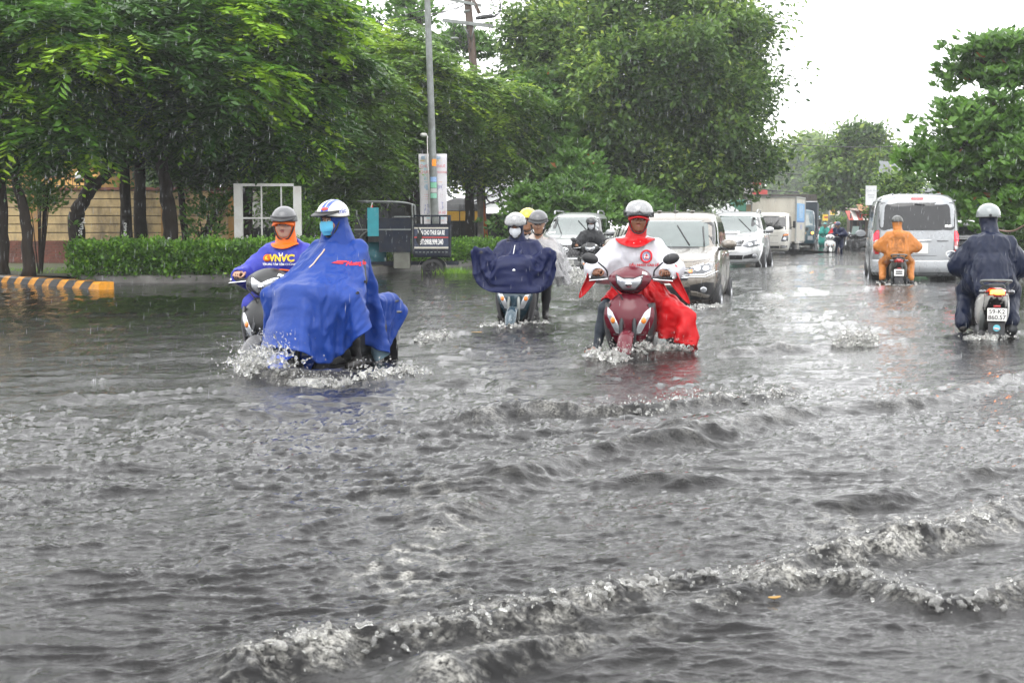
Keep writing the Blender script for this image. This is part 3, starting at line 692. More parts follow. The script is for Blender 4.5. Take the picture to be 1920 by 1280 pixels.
for i, (px, Y, lob, sd) in enumerate(((60, 52, [(60, 210, 190, 130), (20, 60, 200, 110)], 41), (330, 55, [(300, 180, 190, 120), (380, 40, 190, 100)], 42), (560, 58, [(540, 120, 150, 150), (630, 100, 90, 100)], 43), (700, 62, [(700, 230, 110, 100)], 44))):
    lab = ('shaded tree rising behind the yellow house', 'shaded tree behind the wall in the middle of the thicket', 'shaded tree behind the blue roofed shed', 'shaded tree behind the pale roadside trees')[i]
    tree(lab, base_at(px, Y), [(trk(px, Y, (px, 300), (px + 5, 200)), .2, .1)], [px_lobe(a, b, Y, c, d) for a, b, c, d in lob], 3600, 'broad', LG, 'shaded trees in the second row behind the wall', sd, twigs=6, J=9, l=.26, wd=.13, spread=.3, clump=.5, nclump=14)
# the big round tree in the middle, the broad leaved one and the bushes at its foot
tree('huge dense round tree towering behind the cars in the middle', base_at(1230, 57), [(trk(1230, 57, (1225, 380), (1200, 280), (1180, 160)), .5, .22), (pxs(57, (1225, 370), (1300, 260), (1340, 160)), .3, .12)],
     [px_lobe(1200, 30, 56, 190, 90), px_lobe(1080, 130, 56, 95, 110), px_lobe(1325, 110, 56, 90, 120), px_lobe(1200, 170, 54.5, 200, 120), px_lobe(1340, 260, 55.5, 95, 85), px_lobe(1110, 270, 55, 110, 80), px_lobe(1240, 310, 55, 160, 70), px_lobe(1425, 290, 56, 42, 26), px_lobe(1425, 160, 57, 32, 22), px_lobe(1010, 60, 57, 50, 60), px_lobe(1385, 50, 56, 40, 60)],
     17000, 'broad', LF, seed=51, J=8, l=.26, wd=.13, spread=.2, clump=.42, nclump=24, shell=.72, flat=.75, twigs=10)
tree('bright broad leaved tree left of the huge round one', base_at(1000, 52), [(trk(1000, 52, (995, 340), (1010, 280)), .12, .06), (pxs(52, (995, 320), (985, 300), (980, 285)), .06, .03)], [px_lobe(1025, 245, 52, 55, 50), px_lobe(1005, 295, 52, 25, 20), px_lobe(1000, 195, 53, 22, 50), px_lobe(1065, 320, 51, 60, 38)], 1500, 'rosette', LB, seed=52, l=.3, wd=.15)
def shrub(label, px, Y, lobes, n, style='broad', m=LH, seed=1, name='shrub', group=None, gz=g0, **kw):
    rng = np.random.default_rng(seed); b = Vector((at(px, 424, Y).x, Y, gz)); root = thing(name, label, 'shrub', b, 0, group)
    st = []
    for c, r in lobes:
        for _ in range(9):
            e = Vector(c) - b + Vector(nrm(rng.normal(size=3)) * np.array(r) * .8); st.append(([Vector((e.x * .10, e.y * .10, -.05)), Vector((e.x * .45, e.y * .45, e.z * .4)), e * .75 + Vector((0, 0, .1)), e], .02, .006))
    tag(obj('stem', trunk_tubes(st), BARK, root), kind='stuff')
    P, O, C = lobe_points(lobes, n, rng, kw.pop('clump', .25), .5, kw.pop('nclump', 30), kw.pop('flat', .7)); P[:, 2] = np.maximum(P[:, 2], gz + .05)
    V, t = STY[style](P, O, C, rng, **kw); crown_obj(root, V - np.array(list(b)), t, m, 'foliage'); return root
shrub('spreading leafy bush beside the navy poncho riders, left of the pickup', 985, 47, [px_lobe(1005, 390, 47, 50, 38), px_lobe(1070, 375, 48, 65, 45), px_lobe(955, 415, 47, 16, 16)], 1500, 'rosette', LB, 61, l=.22, wd=.11)
shrub('dark leafy bush behind the parked pickup roof', 1140, 50, [px_lobe(1140, 385, 50, 60, 40), px_lobe(1210, 390, 51, 50, 30)], 1300, 'rosette', LB, 62, l=.22, wd=.11)
shrub('leafy shrub sprouting low beside the slim leaning tree', 72, 31, [px_lobe(70, 385, 31, 22, 40), px_lobe(85, 340, 31, 18, 25)], 130, 'rosette', LB, 63, l=.17, wd=.06)
shrub('broad leaved shrub just left of the white billboard frame', 385, 34.5, [px_lobe(385, 420, 34.5, 22, 22), px_lobe(410, 375, 35, 24, 24)], 120, 'rosette', LB, 65, l=.18, wd=.07)
shrub('leafy bush growing through the right of the billboard frame', 530, 36, [px_lobe(530, 385, 36, 30, 35), px_lobe(600, 415, 37, 35, 30)], 500, 'broad', LH, 66, l=.10, wd=.05)
# right side
tree('big leaved spreading tree overhanging the road at right', base_at(1880, 37), [(trk(1880, 37, (1882, 430), (1876, 360), (1890, 280)), .24, .14), (pxs(37, (1876, 340), (1800, 290), (1740, 300)), .09, .04), (pxs(37, (1885, 280), (1860, 180), (1840, 120)), .1, .04)],
     [px_lobe(1875, 100, 37, 60, 26), px_lobe(1930, 150, 37, 80, 60), px_lobe(1815, 140, 37.5, 50, 16), px_lobe(1850, 240, 36, 85, 45), px_lobe(1930, 280, 35.5, 90, 70), px_lobe(1780, 290, 36.5, 65, 35), px_lobe(1730, 310, 37, 26, 16), px_lobe(1850, 340, 36, 75, 35), px_lobe(1930, 390, 35, 70, 40), px_lobe(1810, 375, 37, 45, 25)],
     2600, 'rosette', LB, seed=71, l=.25, wd=.125, J=10, clump=.3, nclump=18, flat=.35, twigs=9)
tree('hazy round tree standing over the far end of the street', base_at(1512, 230), [(trk(1512, 230, (1512, 390), (1515, 330)), .7, .3)], [px_lobe(1512, 340, 230, 52, 30), px_lobe(1525, 295, 230, 32, 24), px_lobe(1485, 362, 230, 28, 16), px_lobe(1535, 370, 230, 32, 24)], 5200, 'broad', LF, seed=72, J=6, l=1.0, wd=.5, spread=.7, clump=1.2, nclump=4, flat=.6, twigs=5, twr=.1)
tree('tall tree with tiered crown in front of the hazy one', base_at(1612, 100), [(trk(1612, 100, (1612, 380), (1608, 320), (1604, 280)), .3, .15)], [px_lobe(1605, 258, 100, 42, 14), px_lobe(1575, 285, 100, 28, 14), px_lobe(1648, 288, 100, 34, 10), px_lobe(1605, 322, 99, 52, 22), px_lobe(1580, 365, 99, 28, 24), px_lobe(1632, 360, 99, 38, 20)], 3400, 'broad', LF, seed=73, J=7, l=.42, wd=.22, spread=.35, clump=.6, nclump=8, flat=.45, twigs=8, twr=.07)
shrub('shaggy bush hanging over the roof of the roadside hut', 1690, 60, [px_lobe(1690, 355, 60, 35, 22), px_lobe(1660, 395, 62, 30, 14)], 800, 'broad', LF, 74, gz=.1, l=.2, wd=.1)
shrub('dark undergrowth under the big leaved tree at right', 1850, 40, [px_lobe(1850, 440, 40, 60, 28), px_lobe(1930, 430, 39, 60, 35), px_lobe(1800, 455, 42, 30, 20)], 900, 'broad', LF, 75, gz=.1, l=.14, wd=.06)
# far mass that closes the street and the land behind the trees
rng = np.random.default_rng(5)
lob = [px_lobe(px, 404 - 14 * rng.random(), 235 + 20 * rng.random(), 40, 26) for px in range(1350, 1800, 45)] + [px_lobe(px, 330 - 60 * rng.random(), 120 + 10 * rng.random(), 110, 95) for px in range(-300, 1000, 150)] + [px_lobe(px, 390, 130, 90, 45) for px in range(1720, 2300, 90)]
P, O, C = lobe_points(lob, 9000, rng, 1.0, .5, 4, .7); P[:, 2] = np.maximum(P[:, 2], .3)
Vv, t = sprays_broad(P, O, C, rng, J=6, l=.9, wd=.5, spread=.6)
o = crown_obj(None, Vv, t, LF, 'treeline'); tag(o, 'far mass of trees closing the view beyond the street', kind='stuff')
# ------------------------------------------------------------------ hedges
def hedge(label, pts, hgt, wid, n, seed, group):
    rng = np.random.default_rng(seed); P = cr(np.array(pts, float), 8); b = Vector((*pts[0], g0)); root = thing('hedge', label, 'hedge', b, 0, group)
    seg = np.linalg.norm(np.diff(P, axis=0), axis=1); cum = np.concatenate([[0], np.cumsum(seg)]); tot = cum[-1]
    T = np.gradient(P, axis=0); T /= np.linalg.norm(T, axis=1)[:, None]; N = np.stack([-T[:, 1], T[:, 0]], 1)
    def loc(s, a, z):
        x = np.interp(s, cum, P[:, 0]) + a * np.interp(s, cum, N[:, 0]); y = np.interp(s, cum, P[:, 1]) + a * np.interp(s, cum, N[:, 1]); return np.stack([x, y, z], 1)
    s = rng.random(n) * tot; face = rng.random(n); zz = rng.random(n)
    a = np.where(face < .45, -wid / 2 + .08 * rng.normal(size=n), np.where(face < .8, (rng.random(n) - .5) * wid, wid / 2)); z = np.where((face >= .45) & (face < .8), hgt - .05 + .05 * rng.normal(size=n), hgt * zz ** .7)
    lump = 0.09 * gn2(s * 2.2, z * 2.5, seed); a += np.where(face < .45, -lump, 0); z = z + lump * .8 * (z > hgt * .7)
    pos = loc(s, a, g0 + .03 + z); O = np.zeros((n, 3)); O[:, :2] = np.stack([np.interp(s, cum, N[:, 0]), np.interp(s, cum, N[:, 1])], 1) * np.sign(a)[:, None]; O[:, 2] = (z / hgt)
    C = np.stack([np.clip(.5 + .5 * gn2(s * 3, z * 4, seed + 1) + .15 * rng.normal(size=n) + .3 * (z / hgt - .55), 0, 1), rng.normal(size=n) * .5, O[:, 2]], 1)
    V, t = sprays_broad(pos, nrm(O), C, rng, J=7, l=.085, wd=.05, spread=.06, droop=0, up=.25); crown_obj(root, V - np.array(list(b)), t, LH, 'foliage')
    tw = []
    for _ in range(int(tot * 9)):
        q = loc(np.array([rng.random() * tot]), np.array([(rng.random() - .5) * wid * .6]), np.array([g0]))[0]; e = q + np.array([.15 * rng.normal(), .15 * rng.normal(), hgt * .9])
        tw.append(([Vector(q) - b, Vector((q + e) / 2) - b, Vector(e) - b], .014, .005))
    tag(obj('stem', trunk_tubes(tw), BARK, root), kind='stuff'); return root
HG = 'clipped hedges along the verge kerb'
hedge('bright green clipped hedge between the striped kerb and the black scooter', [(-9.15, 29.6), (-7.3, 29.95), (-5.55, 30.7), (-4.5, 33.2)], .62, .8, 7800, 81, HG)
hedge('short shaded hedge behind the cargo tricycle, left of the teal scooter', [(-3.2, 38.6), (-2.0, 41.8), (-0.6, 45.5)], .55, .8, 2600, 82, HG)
# grass tuft by the tricycle wheel and sparse verge grass
def grass(name, label, pts, n, hgt, seed, kind):
    rng = np.random.default_rng(seed); c = np.array(pts); P = c[rng.integers(0, len(c), n)] + rng.normal(size=(n, 3)) * [.16, .16, 0]
    D = nrm(np.stack([.5 * rng.normal(size=n), .5 * rng.normal(size=n), np.ones(n)], 1)); S = nrm(np.cross(D, rng.normal(size=(n, 3)))); l = hgt * (.5 + .7 * rng.random(n))
    V = quads(P, D, S, l, l * .07, .15); o = crown_obj(None, V, np.repeat(.3 + .6 * rng.random(n), 4), LH, name); return tag(o, label, kind=kind)
p = wat(838, 512); grass('grass_tuft', 'tuft of grass sticking out of the water by the tricycle wheel', [(p.x - .1, p.y, -.05), (p.x + .15, p.y + .1, -.05), (p.x + .3, p.y, -.05)], 500, .22, 83, 'stuff')
grass('verge_grass', 'short grass along the foot of the wall', [(x, 30.8 + 3 * random.random(), .14) for x in np.linspace(-14, -9, 30)], 2600, .10, 84, 'stuff')
# ================================================================== haze and rain
def build_haze():
    m = bpy.data.materials.new('haze'); m.use_nodes = True; nt = m.node_tree; nt.nodes.remove(nt.nodes['Principled BSDF'])
    v = nt.nodes.new('ShaderNodeVolumePrincipled'); v.inputs['Color'].default_value = (0.93, 0.95, 0.97, 1); v.inputs['Density'].default_value = 0.0007; v.inputs['Anisotropy'].default_value = 0.3
    nt.links.new(v.outputs[0], nt.nodes['Material Output'].inputs['Volume']); m.cycles.homogeneous_volume = True
    o = obj('haze', bx(-300, 300, -40, 720, -1.5, 24), m, smooth=False); tag(o, 'thin rain haze filling the street', kind='stuff')
build_haze()
def build_rain():
    rng = np.random.default_rng(9); n = 9000; Y = 7 + 36 * rng.random(n) ** .8; tx = (rng.random(n) * 2 - 1) * .42; X = Y * tx; Z = rng.random(n) * (1.4 + .18 * Y)
    L_ = .04 + .05 * rng.random(n) * (.5 + Y / 40); r = (.0006 + .0008 * rng.random(n)) * (.6 + Y / 30); lean = np.stack([-.05 * L_, 0 * L_, -L_], 1)
    B = np.stack([X, Y, Z], 1); a = np.array([[1, 0, 0], [-.5, .87, 0], [-.5, -.87, 0]]); ring = (B + lean * .65)[:, None] + r[:, None, None] * a[None]
    V = np.concatenate([B[:, None], ring, (B + lean)[:, None]], 1).reshape(-1, 3)
    f = np.array([[0, 1, 2], [0, 2, 3], [0, 3, 1], [4, 2, 1], [4, 3, 2], [4, 1, 3]]); F = (np.arange(n)[:, None, None] * 5 + f[None]).reshape(-1, 3)
    o = obj('rain', (V, F), mat('raindrop', (0.75, 0.77, 0.8), 0.1, trans=0.6, ior=1.33, var=0)); tag(o, 'falling rain drops over the street', kind='stuff')
build_rain()
# ================================================================== walls, houses, poles, signs
WALLP = mat('wall_panel', (0.42, 0.31, 0.15), 0.6, var=0.3, vscale=2.0, bump=0.004, bscale=20, dirt=((0.05, 0.038, 0.025), 0.95, 1.3), stretch=(1, 1, 0.45))
WALLPOST = mat('wall_post', (0.36, 0.20, 0.06), 0.6, var=0.3, vscale=3, dirt=((0.06, 0.04, 0.02), .7, 1.5))
BRICK = mat('red_brick', (0.16, 0.055, 0.035), 0.65, var=0.45, vscale=7, bump=0.004, dirt=((0.03, 0.025, 0.02), .7, 2))
MORTAR = mat('mortar', (0.10, 0.08, 0.065), 0.8, var=0.3)
DARKM = mat('dark_metal', (0.03, 0.032, 0.035), 0.4, 0.6)
WHITEM = mat('white_painted_steel', (0.62, 0.62, 0.60), 0.4, var=0.12, dirt=((0.25, 0.2, 0.14), .5, 3))
GALV = mat('galvanised_pole', (0.20, 0.215, 0.21), 0.45, 0.4, var=0.25, vscale=5, dirt=((0.07, 0.07, 0.06), .7, 2))
YEL = mat('yellow_paint', (0.60, 0.25, 0.010), 0.45, var=0.15, dirt=((0.06, 0.05, 0.03), .6, 4))
BLK = mat('black_paint', (0.016, 0.016, 0.017), 0.45, var=0.2)
CONC = mat('concrete_post', (0.22, 0.20, 0.18), 0.7, var=0.3, vscale=3, dirt=((0.07, 0.06, 0.05), .7, 2))
WHITEP = mat('white_ink', (0.78, 0.78, 0.76), 0.5, var=0.04)
# ---- striped kerb
kr = thing('striped_kerb', 'concrete kerb painted in slanting yellow and black stripes at the left', 'kerb', (-7.67, 26.4, 0))
A, B = Vector((-7.67, 26.4, 0)), Vector((-10.75, 29.9, 0)); dv = (B - A).normalized(); nv = Vector((dv.y, -dv.x, 0)) * -1
if nv.y < 0: nv = -nv
Lk = 9.0; kpos = lambda s, z, off: (dv * s + nv * off + Vector((0, 0, z)))
prof = [(-.0, -.3), (-.0, .11), (.05, .145), (.30, .145), (.30, -.3)]
V = [list(kpos(s, z, o)) for s in (0, Lk) for o, z in prof]; o = obj('kerb_body', (np.array(V), [[0, 1, 2, 3, 4], [9, 8, 7, 6, 5]] + [[i, 5 + i, 5 + (i + 1) % 5, (i + 1) % 5] for i in range(5)]), YEL, kr, False)
for i in range(9):
    s0 = .30 + i * .70; w0 = .39; sl = .36
    pts = [(s0 + sl, -.12, -.004), (s0, .11, -.004), (s0, .149, .05), (s0, .149, .296), (s0 + w0, .149, .296), (s0 + w0, .149, .05), (s0 + w0, .11, -.004), (s0 + w0 + sl, -.12, -.004)]
    V = [list(kpos(a, z, q)) for a, z, q in pts]; obj('black_stripe', (np.array(V), [[0, 1, 6, 7], [1, 2, 5, 6], [2, 3, 4, 5]]), BLK, kr, False)
# ---- boundary wall
WY = 40.0; wl = thing('boundary_wall', 'tan panelled boundary wall on a red brick base behind the trees', 'wall', (at(100, 424, WY).x, WY, .1))
wx = lambda px: at(px, 424, WY).x - wl.location.x
zz = lambda py: CAMH + (424 - py) / FPX * WY - .1
obj('wall_core', bx(wx(-420), wx(438), .06, .22, 0, zz(357)), MORTAR, wl, False)
posts = [-425, -180, 65, 310, 436]
for p in posts: obj('post', bx(wx(p) - .11, wx(p) + .11, -.05, .1, zz(452), zz(355)), WALLPOST, wl, False, bevel=.01)
rows = np.linspace(zz(452), zz(358), 7)
for p0, p1 in zip(posts[:-1], posts[1:]):
    for a, b in zip(rows[:-1], rows[1:]):
        j = .006 * random.random(); obj('panel', bx(wx(p0) + .115, wx(p1) - .115, -.01 - j, .06, a + .012, b - .012), WALLP, wl, False, bevel=.008)
obj('coping', bx(wx(-425), wx(442), -.08, .24, zz(357), zz(352)), BRICK, wl, False)
obj('base_ledge', bx(wx(-425), wx(442), -.07, .1, zz(455), zz(452)), BRICK, wl, False)
bk = []; hb = (zz(455) - 0) / 8
for r in range(8):
    for k in range(int((wx(440) - wx(-300)) / .22)):
        x0 = wx(-300) + k * .22 + (r % 2) * .11; q = .006 * random.random(); bk.append(bx(x0, x0 + .208, -.05 - q, .06, r * hb + .004, (r + 1) * hb - .008))
o = obj('brick_course', join(*bk), BRICK, wl, False); tag(o, kind='stuff')
# ---- railing on the wall
rl = thing('railing', 'dark spiked iron railing on top of the tan wall', 'railing', (at(40, 424, 40.1).x, 40.1, zz(352) + .1))
rx0, rx1 = at(-60, 424, 40.1).x - rl.location.x, at(160, 424, 40.1).x - rl.location.x
for i in range(int((rx1 - rx0) / .11)): obj('bar', tube([(rx0 + i * .11, 0, 0), (rx0 + i * .11, 0, .33)], [.011, .008], 5), DARKM, rl, False)
for z in (.05, .28): obj('rail', bx(rx0, rx1, -.012, .012, z - .012, z + .012), DARKM, rl, False)
obj('end_post', bx(rx1, rx1 + .06, -.03, .03, 0, .42), DARKM, rl, False)
gl = thing('globe_lamp', 'white globe lamp on the corner of the railing', 'lamp', (at(151, 424, 40.1).x, 40.1, 2.3))
obj('globe', ball((0, 0, .28), .13, 14, 10), mat('milk_glass', (.8, .8, .78), .2), gl); obj('stem', tube([(0, 0, 0), (0, 0, .17)], .025, 8), DARKM, gl)
# ---- yellow house behind the wall
YW = mat('yellow_render', (0.62, 0.36, 0.11), 0.7, var=0.12, vscale=1.5, dirt=((.3, .17, .06), .4, .8)); GLS = mat('dark_window', (0.05, 0.055, 0.06), 0.08, spec=.8, var=0.2)
yh = thing('yellow_house', 'yellow plastered house showing between the trunks above the wall', 'house', (at(60, 424, 50).x, 50, 0))
hx = lambda px: at(px, 424, 50).x - yh.location.x; hz = lambda py: CAMH + (424 - py) / FPX * 50
obj('wall', bx(hx(-260), hx(186), 0, 6, 0, 5.2), YW, yh, False); obj('balcony_band', bx(hx(-260), hx(186), -.5, -.02, hz(362), hz(338)), YW, yh, False)
obj('roof', bx(hx(-280), hx(196), -.7, 6.3, 5.2, 5.4), BRICK, yh, False)
for px0, px1 in ((-150, -110), (-40, -10), (84, 114)):
    f = obj('window', bx(hx(px0), hx(px1), -.05, -.004, hz(332), hz(285)), DARKM, yh, False); obj('pane', bx(hx(px0) + .06, hx(px1) - .06, -.06, -.052, hz(332) + .06, hz(285) - .06), GLS, f, False)
# ---- sheds behind the billboard frame
CORR = lambda c, n: mat(n, c, .4, .2, var=.15, vscale=2, dirt=((.12, .09, .06), .5, 1.2))
def corrugated(x0, x1, y0, y1, z0, z1, n=40, a=.025):
    xs = np.linspace(x0, x1, n * 4); P = np.array([[(x, y, z + a * math.sin(i * math.pi / 2)) for y, z in ((y0, z0), (y1, z1))] for i, x in enumerate(xs)])
    T_ = P.copy(); T_[..., 2] -= .02
    m = len(xs); V = np.concatenate([P.reshape(-1, 3), T_.reshape(-1, 3)])
    F = [f[::-1] for f in grid_faces(m, 2)] + grid_faces(m, 2, off=2 * m) + [[2 * i, 2 * i + 2, 2 * m + 2 * i + 2, 2 * m + 2 * i] for i in range(m - 1)]
    return V, F
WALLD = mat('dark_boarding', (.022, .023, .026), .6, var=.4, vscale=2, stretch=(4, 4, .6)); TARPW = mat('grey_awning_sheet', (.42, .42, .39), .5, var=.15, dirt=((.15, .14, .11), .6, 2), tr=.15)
def shed(name, label, cat, px0, px1, Y, pyeave, pyridge, depth, roofm, wallm, wz=0.0, over=.4):
    t = thing(name, label, cat, (at((px0 + px1) / 2, 424, Y).x, Y, .1)); k = Y / FPX; hw = (px1 - px0) / 2 * k; ze = CAMH + (424 - pyeave) * k - .1; zr = CAMH + (424 - pyridge) * k - .1
    obj('wall', bx(-hw + .1, hw - .1, .3, depth, 0, ze - .04), wallm, t, False); obj('roof', corrugated(-hw, hw, -over, depth * .6, ze, zr), roofm, t, False)
    return t, hw, ze, zr
BLUER = CORR((.03, .30, .42), 'blue_roof'); GREENR = CORR((.20, .29, .22), 'green_roof'); WHITER = CORR((.62, .63, .63), 'white_roof')
t, hw, ze, zr = shed('shed', 'shed with a turquoise sheet roof half hidden behind the trees', 'shed', 420, 640, 66, 322, 285, 8, BLUER, WALLP)
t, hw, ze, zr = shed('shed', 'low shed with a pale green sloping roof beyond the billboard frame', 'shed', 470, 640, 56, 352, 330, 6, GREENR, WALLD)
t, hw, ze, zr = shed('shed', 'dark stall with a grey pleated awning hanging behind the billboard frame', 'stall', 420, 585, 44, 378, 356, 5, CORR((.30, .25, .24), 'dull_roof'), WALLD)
# pleated awning skirt
xs = np.linspace(-hw, hw, 90); P = []
for i, x in enumerate(xs): P.append([(x, -.42 - .45 * q - .05 * q * math.sin(i * 1.1) - .02 * q * math.sin(i * 2.7), ze - .02 - (.78 + .03 * math.sin(i * .9)) * q) for q in np.linspace(0, 1, 6)])
obj('awning', sgrid(P, 1, 2), TARPW, t)
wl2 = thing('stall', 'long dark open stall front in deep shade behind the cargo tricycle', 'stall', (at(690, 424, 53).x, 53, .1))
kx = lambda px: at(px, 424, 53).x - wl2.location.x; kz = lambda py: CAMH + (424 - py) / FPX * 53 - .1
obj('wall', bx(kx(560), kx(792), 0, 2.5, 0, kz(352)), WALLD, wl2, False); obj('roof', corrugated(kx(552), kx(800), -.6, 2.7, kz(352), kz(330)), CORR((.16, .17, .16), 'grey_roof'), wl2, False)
for p in range(570, 795, 40): obj('post', tube([(kx(p), -.5, 0), (kx(p), -.5, kz(352))], .05, 8), DARKM, wl2)
# ---- market stall with white roof and yellow valance
ms = thing('market_stall', 'stall with a broad white tarpaulin roof and a yellow valance', 'stall', (at(900, 424, 56).x, 56, .1))
qx = lambda px: at(px, 424, 56).x - ms.location.x; qz = lambda py: CAMH + (424 - py) / FPX * 56 - .1
TARP = mat('white_tarpaulin', (.72, .73, .74), .4, var=.08, bump=.02, bscale=3, tr=.2)
P = [[(x, y, z + .05 * math.sin(x * 3 + y)) for x in np.linspace(qx(838) + s * .9, qx(985) - s * .2, 9)] for s, y, z in ((0, -.4, qz(392)), (1, 1.5, qz(364)), (2, 4, qz(325)))]
V, F = sgrid(P, 3, 2); obj('roof', (V, F), TARP, ms)
for i in range(3): obj('roof_seam', tube([(qx(838 + i * 30), -.42, qz(392) + .05), (qx(848 + i * 36) + .9, 1.5, qz(364) + .06), (qx(858 + i * 40) + 1.8, 3.9, qz(325) + .05)], .03, 6), DARKM, ms)
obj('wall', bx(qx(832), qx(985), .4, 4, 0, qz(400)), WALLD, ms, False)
obj('valance', bx(qx(838), qx(898), -.35, -.3, qz(414), qz(386)), mat('yellow_cloth', (.62, .36, .05), .6, var=.15), ms, False)
for p in (842, 895, 975): obj('post', tube([(qx(p), -.25, 0), (qx(p), -.25, qz(390))], .05, 8), DARKM, ms)
um = thing('umbrella', 'dark grey stall umbrella in front of the yellow valance', 'umbrella', (*at(862, 424, 54).xy, .1)); UMB = mat('umbrella_cloth', (.07, .07, .075), .45, var=.3)
uz = CAMH + (424 - 371) / FPX * 54 - .1
V, F = lathe([(0.02, uz), (.35, uz - .07), (.75, uz - .27), (.98, uz - .50)], 8); obj('canopy', (V, F), UMB, um, False); obj('pole', tube([(0, 0, 0), (0, 0, uz)], .02, 8), DARKM, um)
for i in range(8):
    a = i * math.pi / 4; obj('rib', tube([(.03 * math.cos(a), .03 * math.sin(a), uz - .03), (.5 * math.cos(a), .5 * math.sin(a), uz - .17), (.96 * math.cos(a), .96 * math.sin(a), uz - .51)], .008, 5), DARKM, um)
# ---- white billboard frame
bf = thing('billboard_frame', 'empty white steel billboard frame standing behind the hedge', 'frame', (*at(447, 424, 33).xy, .13)); fk = 33 / FPX
fz = lambda py: CAMH + (424 - py) * fk - .13; fx = lambda px: at(px, 424, 33).x - bf.location.x
for p in (447, 558):
    obj('post', bx(fx(p) - .085, fx(p) + .085, -.085, .085, 0, fz(345 if p < 500 else 350)), WHITEM, bf, False, bevel=.006); obj('base_plate', bx(fx(p) - .16, fx(p) + .16, -.16, .16, -.01, .02), GALV, bf, False)
obj('top_rail', bx(fx(447) + .086, fx(558) - .086, -.05, .05, fz(350), fz(345)), WHITEM, bf, False); obj('middle_rail', bx(fx(447) + .086, fx(558) - .086, -.02, .02, fz(410.5), fz(407.5)), WHITEM, bf, False)
obj('bottom_rail', bx(fx(447) + .086, fx(558) - .086, -.04, .04, fz(471), fz(467)), WHITEM, bf, False)
for p in (454.5, 491, 528): obj('upright', bx(fx(p) - .016, fx(p) + .016, -.018, .018, fz(466.8), fz(350.2)), WHITEM, bf, False)
obj('brace', tube([(fx(440) - .35, .6, 0), (fx(445), .1, fz(430))], .025, 6), WHITEM, bf)
# ---- street lamp pole with banner
PY = 41.0; pl = thing('street_lamp_pole', 'tall grey steel street lamp pole leaning slightly behind the tricycle', 'pole', (*at(818, 424, PY).xy, .1)); pk = PY / FPX
pp_ = lambda px, py: Vector((at(px, 424, PY).x - pl.location.x, 0, CAMH + (424 - py) * pk - .1))
obj('shaft', tube([pp_(818, 505), pp_(815, 400), pp_(809, 200), pp_(803, 0), pp_(799, -170)], [.125, .115, .10, .083, .07], 16), GALV, pl)
obj('lamp_arm', tube(smooth_path([pp_(799, -170), pp_(800, -190) + Vector((.1, -.3, .1)), pp_(802, -195) + Vector((.2, -1.2, .25))], 5), .04, 8), GALV, pl)
obj('lamp_head', box(pp_(802, -195).x + .2, -1.5, pp_(802, -195).z + .25, .25, .6, .1), GALV, pl, bevel=.03)
OR = mat('orange_label', (.85, .28, .02), .5, var=.05); STK = [mat('sticker_' + n, c, .6, var=.3, vscale=40) for n, c in (('blue', (.25, .38, .62)), ('green', (.18, .45, .30)), ('grey', (.4, .4, .4)), ('mint', (.22, .48, .36)))]
def pole_wrap(px, py0, py1, rr, a0, a1, m, name):
    p = pp_(px, (py0 + py1) / 2); n = 9; V = []
    for z in (pp_(px, py1).z, pp_(px, py0).z):
        for a in np.linspace(a0, a1, n): V.append((p.x + rr * math.sin(a), -rr * math.cos(a), z))
    return obj(name, (np.array(V), grid_faces(2, n)), m, pl)
pole_wrap(812.5, 300, 313, .122, -.2, .9, OR, 'orange_label')
for (y0, y1), m in zip(((333, 342), (343, 353), (354, 362), (363, 372)), STK): pole_wrap(814, y0, y1, .128, -.9, .7, m, 'sticker')
cmx = obj('bracket_lamp', join(ball(pp_(799, 255) + Vector((-.06, 0, 0)), (.11, .07, .06)), tube([pp_(805, 262), pp_(801, 256)], .02, 6)), WHITEM, pl)
obj('conduit', tube([pp_(806, 258) + Vector((-.06, -.05, 0)), pp_(808.5, 390) + Vector((-.06, -.05, 0))], .015, 6), WHITEM, pl)
bn = thing('banner', 'faded pink and blue advertising banner strapped to the lamp pole', 'banner', (*at(812, 424, PY + .2).xy, .1)); bk_ = (PY + .2) / FPX
bp_ = lambda px, py: (at(px, 424, PY + .2).x - bn.location.x, CAMH + (424 - py) * bk_ - .1)
BAN = mat('banner_cloth', (.74, .72, .75), .6, var=.06, tr=.2)
P = [[(bp_(px + (6 * t if px < 800 else 0) * .8, 0)[0], .03 * math.sin(q * 2.2 + t * 5) + .05 * abs(q - 3) / 3, bp_(0, 290 + t * 172)[1]) for q, px in enumerate(np.linspace(785, 838, 7))] for t in np.linspace(0, 1, 8)]
V, F = sgrid(P, 3, 3); sheet = obj('sheet', (V, F), BAN, bn); so_ = sheet.modifiers.new('thick', 'SOLIDIFY'); so_.thickness = .006
btree = bvh((V, F))
def bprint(px0, px1, py0, py1, m, nm='print'):
    (x0, z1), (x1, z0) = bp_(px0, py0), bp_(px1, py1); return obj(nm, patch(btree, [(x0, z0), (x1, z0), (x1, z1), (x0, z1)], (0, -2, 0), (1, 0, 0), (0, 0, 1), (0, 1, 0), .006, .002, 3, 4), m, bn)
BC = {n: mat('print_' + n, c, .6, var=.2, vscale=30, tr=.2) for n, c in (('blue', (.42, .56, .70)), ('pink', (.72, .40, .42)), ('yellow', (.75, .62, .35)), ('violet', (.38, .38, .55)), ('cyan', (.45, .66, .72)), ('peach', (.75, .55, .45)))}
